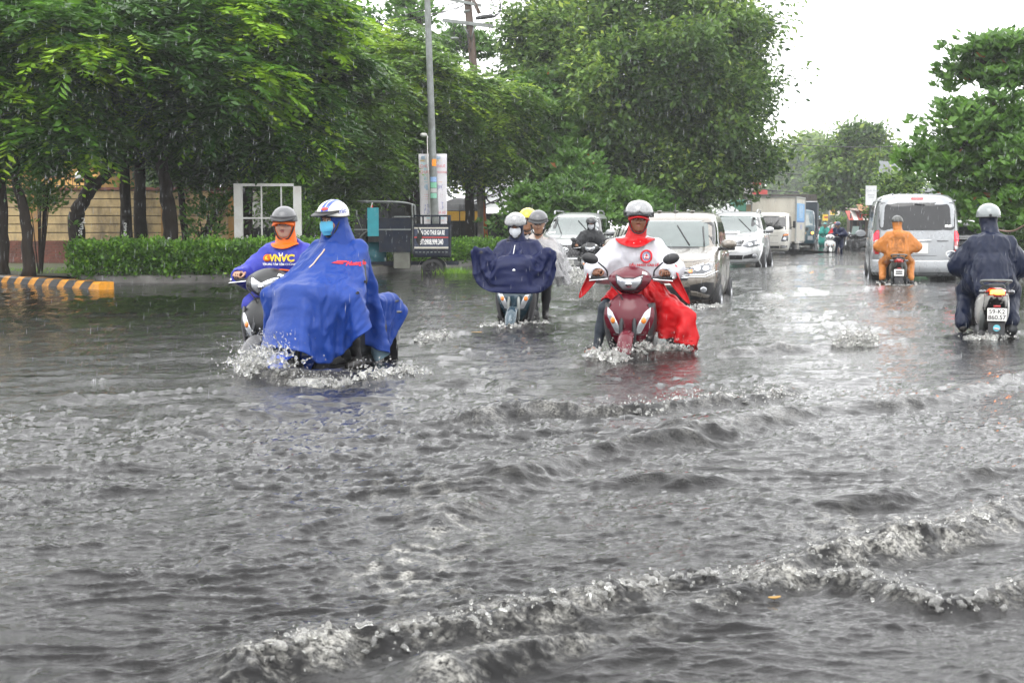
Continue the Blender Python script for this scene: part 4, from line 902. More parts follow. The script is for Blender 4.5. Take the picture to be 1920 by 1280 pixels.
for r in ((790, 833, 294, 300, 'blue'), (788, 836, 301, 304, 'yellow'), (790, 804, 341, 343, 'cyan'), (819, 835, 341, 343, 'peach'), (795, 805, 346, 357, 'blue'), (821, 831, 347, 357, 'violet'), (795, 806, 383, 402, 'violet'), (823, 832, 379, 393, 'violet'), (794, 806, 365, 366, 'pink'), (794, 805, 369, 370, 'pink'), (794, 806, 373, 374, 'pink'), (820, 832, 365, 366, 'pink'), (820, 831, 369, 370, 'pink'), (793, 833, 408, 410, 'cyan'), (793, 833, 413, 414, 'peach'), (789, 802, 306, 340, 'cyan')): bprint(*r[:4], BC[r[4]])
for s, px, py, sz in (('CHO', 796, 313, .12), ('THUÊ', 827, 313, .1), ('KHAI', 796, 324, .13), ('TRƯƠNG', 828, 324, .075), ('GIÁ RẺ', 827, 399, .09)):
    x, z = bp_(px, py); obj('lettering', text_on(btree, s, (x, -2, z), (1, 0, 0), (0, 0, 1), (0, 1, 0), sz, .012, .004), BC['pink'], bn, False)
# ---- brown utility pole, orange post, cables
UY = 54.0; up = thing('utility_pole', 'weathered brown utility pole carrying crossarms and coiled cables', 'pole', (*at(902, 424, UY).xy, .1)); uk = UY / FPX
u_ = lambda px, py, dy=0: Vector((at(px, 424, UY).x - up.location.x, dy, CAMH + (424 - py) * uk - .1))
BROWN = mat('brown_pole', (.115, .078, .062), .75, var=.3, vscale=4, stretch=(2, 2, .3), dirt=((.05, .04, .035), .7, 2))
obj('shaft', tube([u_(905, 430), u_(897, 250), u_(886, 100), u_(877, 0), u_(870, -90)], [.17, .16, .145, .135, .12], 12), BROWN, up)
CAB = mat('black_cable', (.02, .02, .022), .5, var=.1)
obj('crossarm', xf(box(0, 0, 0, 1.9, .12, .12), u_(878, 52, -.2), (0, .12, 0)), GALV, up, False); obj('crossarm', xf(box(0, 0, 0, 1.3, .1, .1), u_(872, 14, -.2), (0, .2, 0)), GALV, up, False)
obj('brace', tube([u_(885, 82, -.2), u_(868, 54, -.2)], .03, 6), GALV, up); obj('brace', tube([u_(885, 82, -.2), u_(890, 58, -.2)], .03, 6), GALV, up); obj('band', tube([u_(877.5, 27), u_(878.2, 31)], .155, 12), GALV, up)
obj('stay', tube([u_(885, 5, -.1), u_(899, 35, -.3)], .05, 6), BROWN, up); obj('stay', tube([u_(888, 5, -.25), u_(902, 35, -.3)], .03, 6), BROWN, up)
obj('cable_joint', tube([u_(893, 44, -.3), u_(906, 42, -.3), u_(921, 40, -.3), u_(930, 41, -.3)], [.06, .085, .08, .03], 10), CAB, up)
obj('lamp_head', ball(u_(854, 81, -.4), (.17, .1, .06)), GALV, up)
for a in (((928, 41), (938, 32), (938, 12), (930, -10), (925, -30)), ((926, 41), (936, 30), (936, 8), (915, -6), (890, -10)), ((919, 41), (927, 30), (922, 12), (900, -4), (880, -12))): obj('cable_loop', tube(smooth_path([u_(*q, -.3) for q in a], 6), .02, 6), CAB, up)
rng = np.random.default_rng(4)
for i in range(7): # tangle of drop wires under the crossarm
    a = u_(846 + 6 * i, 50 + 2 * i, -.25); b = u_(852 + 5 * i + 10 * rng.random(), 85 + 25 * rng.random(), -.3); obj('drop_wire', tube(smooth_path([a, a.lerp(b, .5) + Vector((.15 * rng.normal(), 0, -.1)), b], 5), .012, 5), CAB, up)
obj('cable_coil', lathe([(.27 + .03 * math.cos(t), .03 * math.sin(t)) for t in np.linspace(0, 2 * math.pi, 7)], 18, 'y'), CAB, up, loc=u_(925, 368, -.2))
obj('meter_box', box(*u_(889, 363, -.25), .25, .16, .5), GALV, up, False, bevel=.01)
op = thing('orange_post', 'orange painted steel post leaning beside the utility pole', 'post', (*at(908, 424, 52).xy, .1)); ok = 52 / FPX
o_ = lambda px, py: Vector((at(px, 424, 52).x - op.location.x, 0, CAMH + (424 - py) * ok - .1))
ORP = mat('orange_paint', (.62, .15, .03), .5, var=.15, dirt=((.15, .08, .05), .5, 3)); obj('shaft', tube([o_(913, 458), o_(907, 400), o_(901, 356)], .075, 10), ORP, op); obj('cap', ball(o_(901, 355), .08), ORP, op)
gp = thing('concrete_post', 'slim grey concrete post standing left of the orange post', 'post', (*at(901, 424, 51).xy, .1))
gk = 51 / FPX; obj('shaft', tube([(0, 0, 0), (0, 0, 1.6), (0.03, 0, CAMH + (424 - 280) * gk)], [.12, .11, .09], 10), CONC, gp)
def cable(label, pts, r=.02):
    P = smooth_path(pts, 8); o = obj('power_cable', tube(P, r, 5), CAB); return tag(o, label, 'cable')
cable('upper thin cable running off behind the lamp pole to the left', [at(872, 2, 54), at(800, 18, 54), at(700, 42, 56), at(560, 60, 60)], .018)
cable('lower thin cable sagging left from the utility pole crossarm', [at(868, 12, 54), at(800, 30, 54), at(700, 50, 56), at(600, 70, 60)], .018)
cable('cable slanting up from the crossarm to the top of the photo', [at(905, -6, 54), at(880, 2, 54), at(850, 20, 54.5), at(810, 26, 55)], .015)
cable('cable crossing the pale sky between the round tree and the right trees', [at(1380, 258, 90), at(1480, 270, 90), at(1600, 276, 90), at(1720, 273, 90), at(1850, 265, 90)], .03)
cable('far cable sagging below the first one at the street end', [at(1400, 315, 120), at(1480, 326, 120), at(1600, 334, 120), at(1700, 335, 120)], .035)
cable('lowest far cable stretched above the box truck', [at(1395, 350, 110), at(1470, 359, 110), at(1580, 362, 110), at(1690, 358, 110)], .035)
rp = obj('rope', tube(smooth_path([at(1858, 424, 33), at(1875, 432, 33), at(1900, 433, 32.5), at(1925, 420, 32), at(1960, 400, 32)], 8), .022, 6), mat('brown_rope', (.20, .13, .10), .7)); tag(rp, 'slack brown rope hanging under the tree at right', 'rope')
# ---- right side: dark wall, lamp box, hut, signs, far shops
dw = thing('boundary_wall', 'creeper grown wall coloured dark for the shade under the big leaved tree', 'wall', (*at(1850, 424, 44).xy, .05)); DW = mat('shade_toned_wall', (.035, .032, .026), .75, var=.5, vscale=2, bump=.02, bscale=8, dirt=((.03, .05, .015), .8, 1.5))  # dark base colour paints the shade under the tree; green patches are creeper
obj('wall_face', bx(-1.4, 7, 0, .25, 0, 1.9), DW, dw, False); obj('coping', bx(-1.45, 7.05, -.06, .31, 1.9, 2.0), DW, dw, False)
for x in (-1.4, 1.2, 3.8): obj('pier', bx(x - .16, x + .16, -.09, -.003, 0, 1.9), DW, dw, False)
vb = thing('parked_car', 'dark car parked in the shade beside the van', 'car', (*at(1815, 424, 38).xy, -.1), R(-12)); DKP = mat('dark_car_paint', (.02, .022, .03), .25, coat=.6)
V, F = sgrid([[(x * wd, y, z) for x in (-1, -.85, 0, .85, 1)] for y, wd, z in ((-2, .7, .7), (-1.95, .8, .95), (-1, .85, 1.0), (-.5, .68, 1.38), (1, .66, 1.4), (1.9, .8, .95), (2.2, .75, .6))], 3, 3)
obj('body', join((V, F), bx(-.82, .82, -1.9, 2.1, .25, .75)), DKP, vb); obj('rear_window', xf(bx(-.6, .6, -.01, .01, 0, .38), (0, -.78, 1.02), (-.9, 0, 0)), GLS, vb, False)
for sx in (-1, 1):
    for y in (-1.2, 1.3): obj('wheel', xf(lathe([(.0, -.1), (.3, -.1), (.32, 0), (.3, .1), (0, .1)], 16, 'x'), (sx * .75, y, .3)), BLK, vb)
lb = thing('sign_box', 'small pale blue box sign standing behind the navy rider', 'sign', (*at(1841, 424, 36).xy, .1)); SB = mat('pale_sign', (.35, .42, .45), .5)
k36 = 36 / FPX; obj('panel', bx(-.16, .16, -.08, .08, CAMH + 28 * k36, CAMH + 46 * k36), SB, lb, False, bevel=.01); obj('post', tube([(0, 0, 0), (0, 0, CAMH + 28 * k36)], .03, 6), DARKM, lb); obj('lower_band', bx(-.165, .165, -.085, -.081, CAMH + 29 * k36, CAMH + 36 * k36), mat('sign_blue', (.15, .3, .5), .5), lb, False)
ht = thing('roadside_hut', 'low green fronted hut with a grey edged flat roof above the van', 'hut', (*at(1690, 424, 62).xy, .1)); hk = 62 / FPX; HZ = lambda py: CAMH + (424 - py) * hk - .1; HX = lambda px: at(px, 424, 62).x - ht.location.x
obj('wall', bx(HX(1652), HX(1800), .5, 1.4, 0, HZ(362)), mat('green_wall', (.12, .26, .14), .6, var=.3), ht, False); obj('roof', bx(HX(1644), HX(1800), -.2, 1.6, HZ(361), HZ(354)), CORR((.34, .36, .38), 'slate_sheet'), ht, False)
obj('upper_sheet', xf(corrugated(-.62, .62, 0, .12, 0, 1.18, 12, .02), (HX(1677), .6, HZ(354)), (0, .08, 0)), CORR((.28, .30, .32), 'grey_sheet'), ht, False)
for p in (1652, 1700, 1745): obj('post', tube([(HX(p), .1, 0), (HX(p), .1, HZ(362))], .05, 6), DARKM, ht)
def board(label, px0, px1, py0, py1, Y, m, marks=(), post=True, name='signboard', pm=None):
    t = thing(name, label, 'sign', (*at((px0 + px1) / 2, 424, Y).xy, .05)); k = Y / FPX; z = lambda py: CAMH + (424 - py) * k - .05; x = lambda px: at(px, 424, Y).x - t.location.x
    obj('panel', bx(x(px0), x(px1), -.03, .03, z(py1), z(py0)), m, t, False)
    for i, (a, b, c, d, mm) in enumerate(marks): obj('print', bx(x(a), x(b), -.036, -.0335, z(d), z(c)), mm, t, False)
    if post: obj('post', tube([(0, .05, 0), (0, .05, z(py0))], .05, 6), pm or DARKM, t)
    return t, x, z
RED = mat('red_paint', (.45, .05, .04), .5, var=.15); INK = mat('grey_ink', (.28, .30, .33), .5); YL = mat('yellow_sign', (.75, .52, .06), .5); SKYB = mat('sky_blue_print', (.18, .42, .72), .45, var=.2, vscale=8)
t, x, z = board('white board sign with faint grey lettering left of the van roof', 1622, 1642, 349, 385, 58, mat('white_board', (.66, .67, .68), .5, dirt=((.4, .4, .38), .4, 3)), [(1626, 1638, 366, 367, INK), (1627, 1637, 370, 371, INK)])
obj('lettering', xf(text_vf('Quán Ăn', .11), (x(1632), -.036, z(358)), (R(90), 0, 0)), INK, t, False)
rs = thing('road_sign', 'round white sign with a red cross far down the street', 'sign', (*at(1554, 424, 105).xy, .05)); k = 105 / FPX
obj('disc', xf(lathe([(0, -.02), (.30, -.02), (.30, .02), (0, .02)], 24, 'y'), (0, 0, CAMH + 47 * k)), WHITEP, rs, False); obj('rim', lathe([(.24, -.03), (.31, -.03), (.31, -.021), (.24, -.021)], 24, 'y'), RED, rs, False, loc=(0, 0, CAMH + 47 * k))
obj('cross', join(box(0, -.03, CAMH + 47 * k, .24, .015, .09), box(0, -.032, CAMH + 47 * k, .09, .015, .24)), RED, rs, False); obj('post', tube([(0, .05, 0), (0, .05, CAMH + 47 * k)], .05, 8), GALV, rs)
board('cream shop sign with red and yellow print at the street end', 1554, 1574, 388, 404, 112, mat('cream_board', (.6, .56, .5), .5), [(1556, 1566, 392, 398, mat('orange_print', (.75, .25, .06), .5)), (1556, 1566, 398.5, 403, YL)])
board('yellow board standing low at the end of the street', 1542, 1555, 402, 414, 108, YL, [(1545, 1552, 406, 409, RED)])
board('pale blue panel beyond the blue truck', 1530, 1537, 393, 408, 118, mat('pale_blue', (.42, .52, .62), .5))
sh = thing('shop_row', 'jumble of small roadside shops with red awnings left of the van', 'shop', (*at(1640, 424, 80).xy, .05)); k = 80 / FPX; SX = lambda px: at(px, 424, 80).x - sh.location.x; SZ = lambda py: CAMH + (424 - py) * k - .05
obj('wall', bx(SX(1602), SX(1720), 1, 1.8, 0, SZ(392)), mat('brown_wall', (.14, .10, .075), .7, var=.3), sh, False); obj('roof', corrugated(SX(1600), SX(1722), -.2, 2, SZ(395), SZ(390), 20), CORR((.22, .13, .10), 'rust_roof'), sh, False)
STR = [mat('awning_red', (.36, .08, .06), .6), mat('awning_white', (.6, .58, .55), .6)]
for i in range(6): obj('awning_stripe', xf(box(0, 0, 0, .26, 1.1, .02), (SX(1594) + .27 * i, .2, SZ(404)), (.5, 0, 0)), STR[i % 2], sh, False)
obj('awning', xf(box(0, 0, 0, 1.0, .9, .03), (SX(1628), .3, SZ(396)), (.45, -.25, 0)), RED, sh, False); obj('awning', xf(box(0, 0, 0, .9, .9, .03), (SX(1624), .1, SZ(389)), (.45, -.1, 0)), mat('orange_awning', (.30, .14, .07), .6), sh, False)
for p in (1594, 1612, 1650): obj('post', tube([(SX(p), -.1, 0), (SX(p), -.1, SZ(400))], .04, 6), DARKM, sh)
for a, b in ((1606, 1614), (1618, 1630)): obj('shutter', bx(SX(a), SX(b), .95, .99, 0, SZ(408)), DARKM, sh, False)
shrub('scrubby bush at the kerb in front of the red awning shops', 1583, 88, [px_lobe(1583, 416, 88, 14, 10)], 240, 'broad', LF, 76, gz=.05, l=.16, wd=.08)
rbld = thing('town_house', 'far town house with red balconies over the parked cars', 'house', (*at(1420, 424, 125).xy, .05)); k = 125 / FPX; RX = lambda px: at(px, 424, 125).x - rbld.location.x; RZ = lambda py: CAMH + (424 - py) * k - .05
obj('wall', bx(RX(1402), RX(1424), 0, 6, 0, RZ(328)), mat('grey_render', (.38, .36, .36), .7, var=.2), rbld, False)
for py in (340, 358): obj('balcony', bx(RX(1410), RX(1424), -.5, -.004, RZ(py + 8), RZ(py)), RED, rbld, False)
for py in (335, 352, 370):
    for px in (1405, 1412, 1418): obj('window', bx(RX(px), RX(px + 3), -.03, -.004, RZ(py + 6), RZ(py)), GLS, rbld, False)
obj('side_wing', bx(RX(1424) + .01, RX(1440), .5, 5, 0, RZ(356)), RED, rbld, False); obj('roof', bx(RX(1400), RX(1426), -.4, 6.3, RZ(328), RZ(326)), CORR((.3, .3, .3), 'far_roof'), rbld, False)
for i, x_ in enumerate(np.linspace(RX(1426), RX(1434), 4)): obj('antenna', tube([(x_, 2, RZ(356)), (x_ + .1 * i, 2, RZ(322 + 5 * i))], .05, 5), DARKM, rbld)
hb_ = thing('hoarding', 'long dark brown hoarding behind the white box truck', 'fence', (*at(1455, 424, 82).xy, .05)); k = 82 / FPX; GX = lambda px: at(px, 424, 82).x - hb_.location.x; GZ = lambda py: CAMH + (424 - py) * k - .05
for i in range(14): obj('board', bx(GX(1390) + i * .31, GX(1390) + i * .31 + .295, 0 - .008 * (i % 3), .05, 0, GZ(368)), mat('brown_board', (.06, .052, .045), .7, var=.3), hb_, False)
obj('cap_rail', bx(GX(1390), GX(1530), -.05, .1, GZ(368), GZ(365)), mat('brown_board', (.06, .052, .045), .7), hb_, False)
tn = thing('canvas_tent', 'small white canopy tent poking up over the white car', 'tent', (*at(1368, 424, 62).xy, .05)); k = 62 / FPX
V = np.array([(-.55, -.6, 1.65), (.55, -.6, 1.65), (.55, .6, 1.65), (-.55, .6, 1.65), (-.1, 0, CAMH + (424 - 384) * k)]); obj('canopy', (V, [[0, 1, 4], [1, 2, 4], [2, 3, 4], [3, 0, 4], [3, 2, 1, 0]]), TARP, tn, False)
for a, b in ((-.5, -.55), (.5, -.55), (.5, .55), (-.5, .55)): obj('pole', tube([(a, b, 0), (a, b, 1.65)], .025, 6), GALV, tn)
gt = thing('canvas_tent', 'green canvas shelter with a tan side beside the white tent', 'tent', (*at(1385, 424, 64).xy, .05)); k = 64 / FPX
obj('side_sheet', bx(-.30, .28, -.3, .5, 0, CAMH + (424 - 377) * k), mat('green_canvas', (.10, .30, .22), .6, var=.2), gt, False); obj('end_sheet', bx(.285, .62, -.2, .5, 0, CAMH + (424 - 386) * k), mat('tan_canvas', (.45, .33, .22), .6), gt, False)
obj('roof', prism([(.2, CAMH + 38 * k), (.68, CAMH + 38 * k), (.44, CAMH + 44 * k)], -.3, .6), TARP, gt, False)
# numerals painted on trunks (white)
def numeral(label_tree, s, px, py, Y, sz, rz=0.0, vertical=True):
    root = next(o for o in COL.objects if o.get('label') == label_tree); tr = next(c for c in root.children if c.name.startswith('trunk'))
    me = tr.data; V = [v.co.copy() for v in me.vertices]; F = [list(p.vertices) for p in me.polygons]; T = BVHTree.FromPolygons(V, F); parts = []
    for i, ch in enumerate(s):
        c = at(px + (i * rz), py + i * sz * FPX / Y * 1.02, Y) - root.location; c.y = -4; parts.append(text_on(T, ch, c, (1, 0, 0), (0, 0, 1), (0, 1, 0), sz * 1.25, .012, .006))
    obj('painted_number', join(*parts), WHITEP, root, False)
numeral('forked tree painted with the number 233 in front of the yellow wall', '233', 158, 414, 34, .145, -2)
numeral('straight dark tree painted 230, in the thicket right of the forked tree', '230', 238, 422, 35.5, .11)
numeral('tall tree with bright new leaves above the middle of the hedge', '23', 321, 450, 33, .12)
numeral('thick tree seen through the white billboard frame', '235', 466, 445, 36, .10)
# ================================================================== vehicles
WHEAD = R(12)                       # the road runs 12 degrees right of the view
TYRE = mat('tyre_rubber', (.018, .018, .019), .6, bump=.003, bscale=60); RIM = mat('alloy_rim', (.45, .46, .48), .3, .9)
GLASSC = mat('car_glass', (.075, .10, .095), .06, spec=.9, coat=.5, var=.25, vscale=2); GLASSD = mat('dark_car_glass', (.012, .013, .015), .07, spec=.7, var=.3, vscale=3)
BLKP = mat('black_plastic', (.018, .018, .02), .42, bump=.0006, bscale=300); CHR = mat('chrome', (.72, .73, .75), .12, 1.0, var=.03); LENS = mat('clear_lens', (.55, .57, .60), .06, .55, coat=1, var=.25, vscale=25)
LAMPD = mat('dark_lens', (.10, .105, .115), .08, .5, coat=1); AMB = mat('amber_lens', (.75, .22, .02), .12, coat=1); REDL = mat('red_lens', (.38, .012, .015), .12, coat=1)
PLATE = mat('plate_white', (.70, .70, .67), .35, var=.06); PLY = mat('plate_yellow', (.72, .44, .03), .35, var=.06); PINK = mat('plate_ink', (.03, .03, .035), .5)
def paint(n, c, metal=.2, rough=.28): return mat(n, c, rough, metal, coat=.7, var=.06, vscale=2, dirt=((.12, .10, .08), .22, 2.5))
def zring(levels, n=56, ku=3):
    P = []
    for z, hw, yf, yr, e in levels:
        a = np.linspace(0, 2 * math.pi, n, endpoint=False); c, s = np.cos(a), np.sin(a); yc, ly = (yf + yr) / 2, (yf - yr) / 2
        P.append(np.stack([hw * np.sign(c) * np.abs(c) ** (2 / e), yc + ly * np.sign(s) * np.abs(s) ** (2 / e), np.full(n, z)], 1))
    A = cr(np.array(P), ku); m = len(A); return A.reshape(-1, 3), grid_faces(m, n, False, True) + [list(range(n))[::-1], list(range((m - 1) * n, m * n))]
def rrect(x0, x1, z0, z1, r=.02, k=3):
    out = []
    for cx, cz, a0 in ((x1 - r, z1 - r, 0), (x0 + r, z1 - r, 90), (x0 + r, z0 + r, 180), (x1 - r, z0 + r, 270)):
        for i in range(k + 1): a = R(a0 + 90 * i / k); out.append((cx + r * math.cos(a), cz + r * math.sin(a)))
    return out
def circ(cx, cz, r, n=16, rz=None): return [(cx + r * math.cos(2 * math.pi * i / n), cz + (rz or r) * math.sin(2 * math.pi * i / n)) for i in range(n)]
FRONT = ((0, 6, 0), (1, 0, 0), (0, 0, 1), (0, -1, 0)); BACK = ((0, -6, 0), (1, 0, 0), (0, 0, 1), (0, 1, 0))
RIGHT = ((3, 0, 0), (0, 1, 0), (0, 0, 1), (-1, 0, 0)); LEFT = ((-3, 0, 0), (0, 1, 0), (0, 0, 1), (1, 0, 0)); TOP = ((0, 0, 5), (1, 0, 0), (0, 1, 0), (0, 0, -1))
def fp(poly): return [(-a, b) for a, b in poly][::-1]
class Skin:
    def __init__(s, tree, root): s.t, s.r = tree, root
    def add(s, name, view, poly, m, off=.005, depth=.03, rings=3, dens=3, dome=0, both=False, parent=None):
        o = obj(name, patch(s.t, poly, *view, off, depth, rings, dens, dome), m, parent or s.r, sharp=40)
        if both: obj(name, patch(s.t, fp(poly), *view, off, depth, rings, dens, dome), m, parent or s.r, sharp=40)
        return o
    def sides(s, name, poly, m, **k): a = s.add(name, RIGHT, poly, m, **k); s.add(name, LEFT, poly, m, **k); return a
    def line(s, name, view, pts, r, m, off=.006, both=False):
        for mir in ((False, True) if both else (False,)):
            P = []
            o, u, v, d = [np.array(q, float) for q in view]
            for a, b in densify(pts, 4)[:4 * (len(pts) - 1) + 1]:
                a = -a if mir else a; q = o + a * u + b * v; h = s.t.ray_cast(Vector(q), Vector(d), 30)
                if h[0] is not None: P.append(np.array(h[0]) - d * off)
            if len(P) > 1: obj(name, tube(P, r, 6), m, s.r)
def wheel(root, x, y, r, wd=.2, name='wheel'):
    w_ = obj(name, xf(lathe([(r * .62, -wd / 2), (r * .93, -wd / 2), (r, -wd * .33), (r, wd * .33), (r * .93, wd / 2), (r * .62, wd / 2)], 28, 'x'), (x, y, r)), TYRE, root, sharp=50)
    s = 1 if x > 0 else -1; xo = x + s * wd * .35
    parts = [xf(lathe([(r * .66, -wd * .42), (r * .62, wd * .0), (r * .56, -wd * .02)], 28, 'x'), (xo - s * .02, y, r)), xf(lathe([(0.001, .02), (r * .14, .02), (r * .16, -.02)], 14, 'x'), (xo, y, r), scale=(s, 1, 1))]
    for i in range(10):
        a = 2 * math.pi * i / 10; parts.append(tube([(xo, y + r * .1 * math.cos(a), r + r * .1 * math.sin(a)), (xo - s * .01, y + r * .62 * math.cos(a), r + r * .62 * math.sin(a))], [.022, .016], 5))
    obj('rim', join(*parts), RIM, w_)
    obj('rim_backing', xf(lathe([(0, 0), (r * .64, 0)], 20, 'x'), (x, y, r)), BLKP, w_)
    return w_
def mirror_car(root, sx, y, z, m):
    o = obj('side_mirror', xf(sgrid([[(math.cos(a) * q * .125, t, math.sin(a) * q * .085) for a in np.linspace(0, 2 * math.pi, 12, endpoint=False)] for t, q in ((-.06, .85), (-.05, 1), (.02, 1), (.09, .75), (.12, .3))], 2, 1, True, True), (sx, y, z), (0, 0, R(-8) * np.sign(sx))), m, root)
    obj('mirror_base', xf(bx(-.1, .11, -.05, .07, -.098, -.045), (sx, y, z)), BLKP, o, bevel=.02); obj('mirror_arm', tube([(sx * .88, y, z - .06), (sx * .82, y, z - .09)], .03, 6), BLKP, o)
def car(name, label, px, py, Y, rz, body, lv, spec, group=None, cat='car'):
    p = wat(px, py) if Y is None else Vector((at(px, 424, Y).x, Y, 0)); t = thing(name, label, cat, (p.x, p.y, -.25), rz, group)
    V, F = zring(lv); obj('body', (V, F), body, t); S = Skin(bvh((V, F)), t); spec(S, t, body); return t
CARG = 'cars wading toward the camera through the flood'
TR = lambda deg: R(180 - deg)
# -- beige people carrier behind the red rider (ground z = -0.25)
BEI = paint('beige_metallic', (.20, .178, .150), .45)
def spec_mpv(S, t, body):
    ws = S.add('windshield', FRONT, [(-.745, 1.10), (.745, 1.10), (.65, 1.525), (-.65, 1.525)], GLASSC, .013, .03, 7, 9)
    obj('sticker', patch(S.t, rrect(.45, .56, 1.40, 1.47, .01), *FRONT, .012, .003, 2, 1), mat('green_sticker', (.25, .5, .42), .5), ws)
    S.add('cowl', FRONT, [(-.76, 1.065), (.76, 1.065), (.75, 1.098), (-.75, 1.098)], BLKP, .004, .02)
    S.add('headlight', FRONT, [(.33, .76), (.42, .68), (.66, .68), (.80, .74), (.825, .90), (.74, .90)], CHR, .006, .03, 3, 4, .01, True)
    for s in (1, -1):
        f = (lambda q: q) if s > 0 else fp
        h = S.add('headlight_lens', FRONT, f([(.38, .755), (.44, .70), (.65, .70), (.77, .75), (.80, .87), (.72, .865)]), LAMPD, .016, .02, 3, 4, .01)
        for cx in (.57, .69): obj('lamp_bowl', patch(S.t, circ(s * cx, .782, .048), *FRONT, .024, .02, 3, 1, .012), LENS, h)
        obj('turn_lamp', patch(S.t, f([(.40, .75), (.45, .715), (.50, .72), (.49, .775)]), *FRONT, .024, .02, 2, 2), AMB, h)
    g = S.add('grille', FRONT, [(-.42, .60), (.42, .60), (.50, .80), (-.50, .80)], BLKP, .010, .03, 5, 8)
    for z in (.64, .69, .74, .78): S.line('grille_bar', FRONT, [(-.44, z), (.44, z)], .008, CHR, .02)
    S.line('chrome_strip', FRONT, [(.32, .665), (.46, .655), (.68, .655), (.84, .73)], .010, CHR, .008, True)
    S.add('lower_grille', FRONT, [(-.42, .30), (.42, .30), (.46, .50), (-.46, .50)], BLKP, .014, .04, 5, 8)
    for s in (1, -1):
        f = (lambda q: q) if s > 0 else fp
        q = S.add('fog_recess', FRONT, f([(.46, .30), (.74, .30), (.80, .40), (.80, .56), (.70, .575), (.46, .53)]), BLKP, .014, .04, 6, 8)
        obj('fog_lamp', patch(S.t, circ(s * .66, .455, .048), *FRONT, .028, .02, 3, 1, .012), LENS, q); obj('fog_blade', patch(S.t, f([(.47, .37), (.72, .315), (.745, .36), (.55, .43), (.47, .44)]), *FRONT, .024, .02, 4, 6), body, q)
    S.add('number_plate', FRONT, rrect(-.235, .235, .53, .64, .01), PLATE, .03, .02, 2, 3)
    S.line('hood_gap', FRONT, [(.0, .875), (.5, .885), (.80, .93)], .004, BLKP, .001, True)
    S.sides('side_window', [(.78, 1.14), (-.20, 1.15), (-.20, 1.50), (.30, 1.50), (.62, 1.30)], GLASSD, off=.009, rings=4, dens=6); S.sides('side_window', [(-.26, 1.15), (-1.15, 1.16), (-1.15, 1.50), (-.26, 1.50)], GLASSD, off=.009, rings=4, dens=6); S.sides('quarter_window', [(-1.21, 1.17), (-1.85, 1.2), (-1.75, 1.47), (-1.21, 1.50)], GLASSD, off=.009, rings=4, dens=6)
    S.sides('wheel_arch', circ(1.35, .32, .385, 20), BLKP, off=.003, dens=1); S.sides('wheel_arch', circ(-1.35, .32, .385, 20), BLKP, off=.003, dens=1)  # black discs on the body side, drawn as the dark of the wheel wells
    for sx in (-1, 1):
        wheel(t, sx * .76, 1.35, .31); wheel(t, sx * .76, -1.35, .31); mirror_car(t, sx * .96, .72, 1.14, body)
    for y in (-.24, -1.18): S.line('door_gap', RIGHT, [(y, .35), (y, 1.14)], .004, BLKP, .001); S.line('door_gap', LEFT, [(y, .35), (y, 1.14)], .004, BLKP, .001)
    for y in (-.05, -1.0):
        for s in (-1, 1): obj('door_handle', box(s * .868, y, .98, .03, .16, .03), CHR, t, bevel=.008)
    for a, b in (((-.34, 1.13), (-.10, 1.44)), ((-.58, 1.12), (-.52, 1.42))): S.line('wiper', FRONT, [a, b], .011, BLKP, .03)
    obj('roof_antenna', tube([(0, -.1, 1.67), (0, -.22, 1.80)], .008, 6), BLKP, t)
    for x in (-.28, 0, .28): obj('roof_rain_bead', ball((x, -.3, 1.685), (.045, .1, .012)), body, t)
car('people_carrier', 'beige people carrier close behind the rider in red and white', 1264, 424, 24.0, TR(12), BEI,
    [(.22, .70, 1.90, -2.02, 5), (.25, .78, 2.04, -2.12, 5), (.34, .83, 2.13, -2.18, 5), (.55, .865, 2.19, -2.22, 5.5), (.72, .868, 2.17, -2.2, 5.5), (.86, .865, 2.06, -2.18, 5.5), (.94, .85, 1.86, -2.16, 5.5), (1.01, .83, 1.50, -2.14, 6), (1.06, .81, 1.16, -2.12, 7), (1.09, .79, .98, -2.1, 8), (1.15, .775, .88, -2.09, 8), (1.35, .74, .56, -2.04, 8), (1.52, .695, .26, -1.98, 8), (1.60, .66, .06, -1.92, 7), (1.65, .59, -.16, -1.82, 5), (1.675, .45, -.45, -1.6, 4), (1.68, .2, -.8, -1.2, 3)], spec_mpv, CARG)
# -- off-roaders
WHT = paint('white_pearl', (.60, .61, .62), .1); SIL = paint('silver_white', (.42, .43, .44), .3)
def suv_levels(W, H, L=2.35, hood=1.12):
    w = W / 2; return [(.36, w * .84, L * .93, -L * .95, 5), (.42, w * .94, L * .97, -L * .98, 5), (.65, w, L, -L, 5.5), (.85, w, L * .985, -L, 5.5), (hood - .10, w * .99, L * .94, -L * .99, 5.5), (hood - .02, w * .97, L * .86, -L * .98, 5.5), (hood + .04, w * .95, L * .66, -L * .97, 6), (hood + .09, w * .92, L * .44, -L * .96, 7), (hood + .13, w * .89, L * .38, -L * .96, 8), (hood + .34, w * .81, L * .20, -L * .94, 8), (H - .18, w * .74, L * .05, -L * .91, 7), (H - .09, w * .68, -L * .05, -L * .88, 6), (H - .03, w * .56, -L * .16, -L * .82, 5), (H, w * .3, -L * .3, -L * .7, 4)]
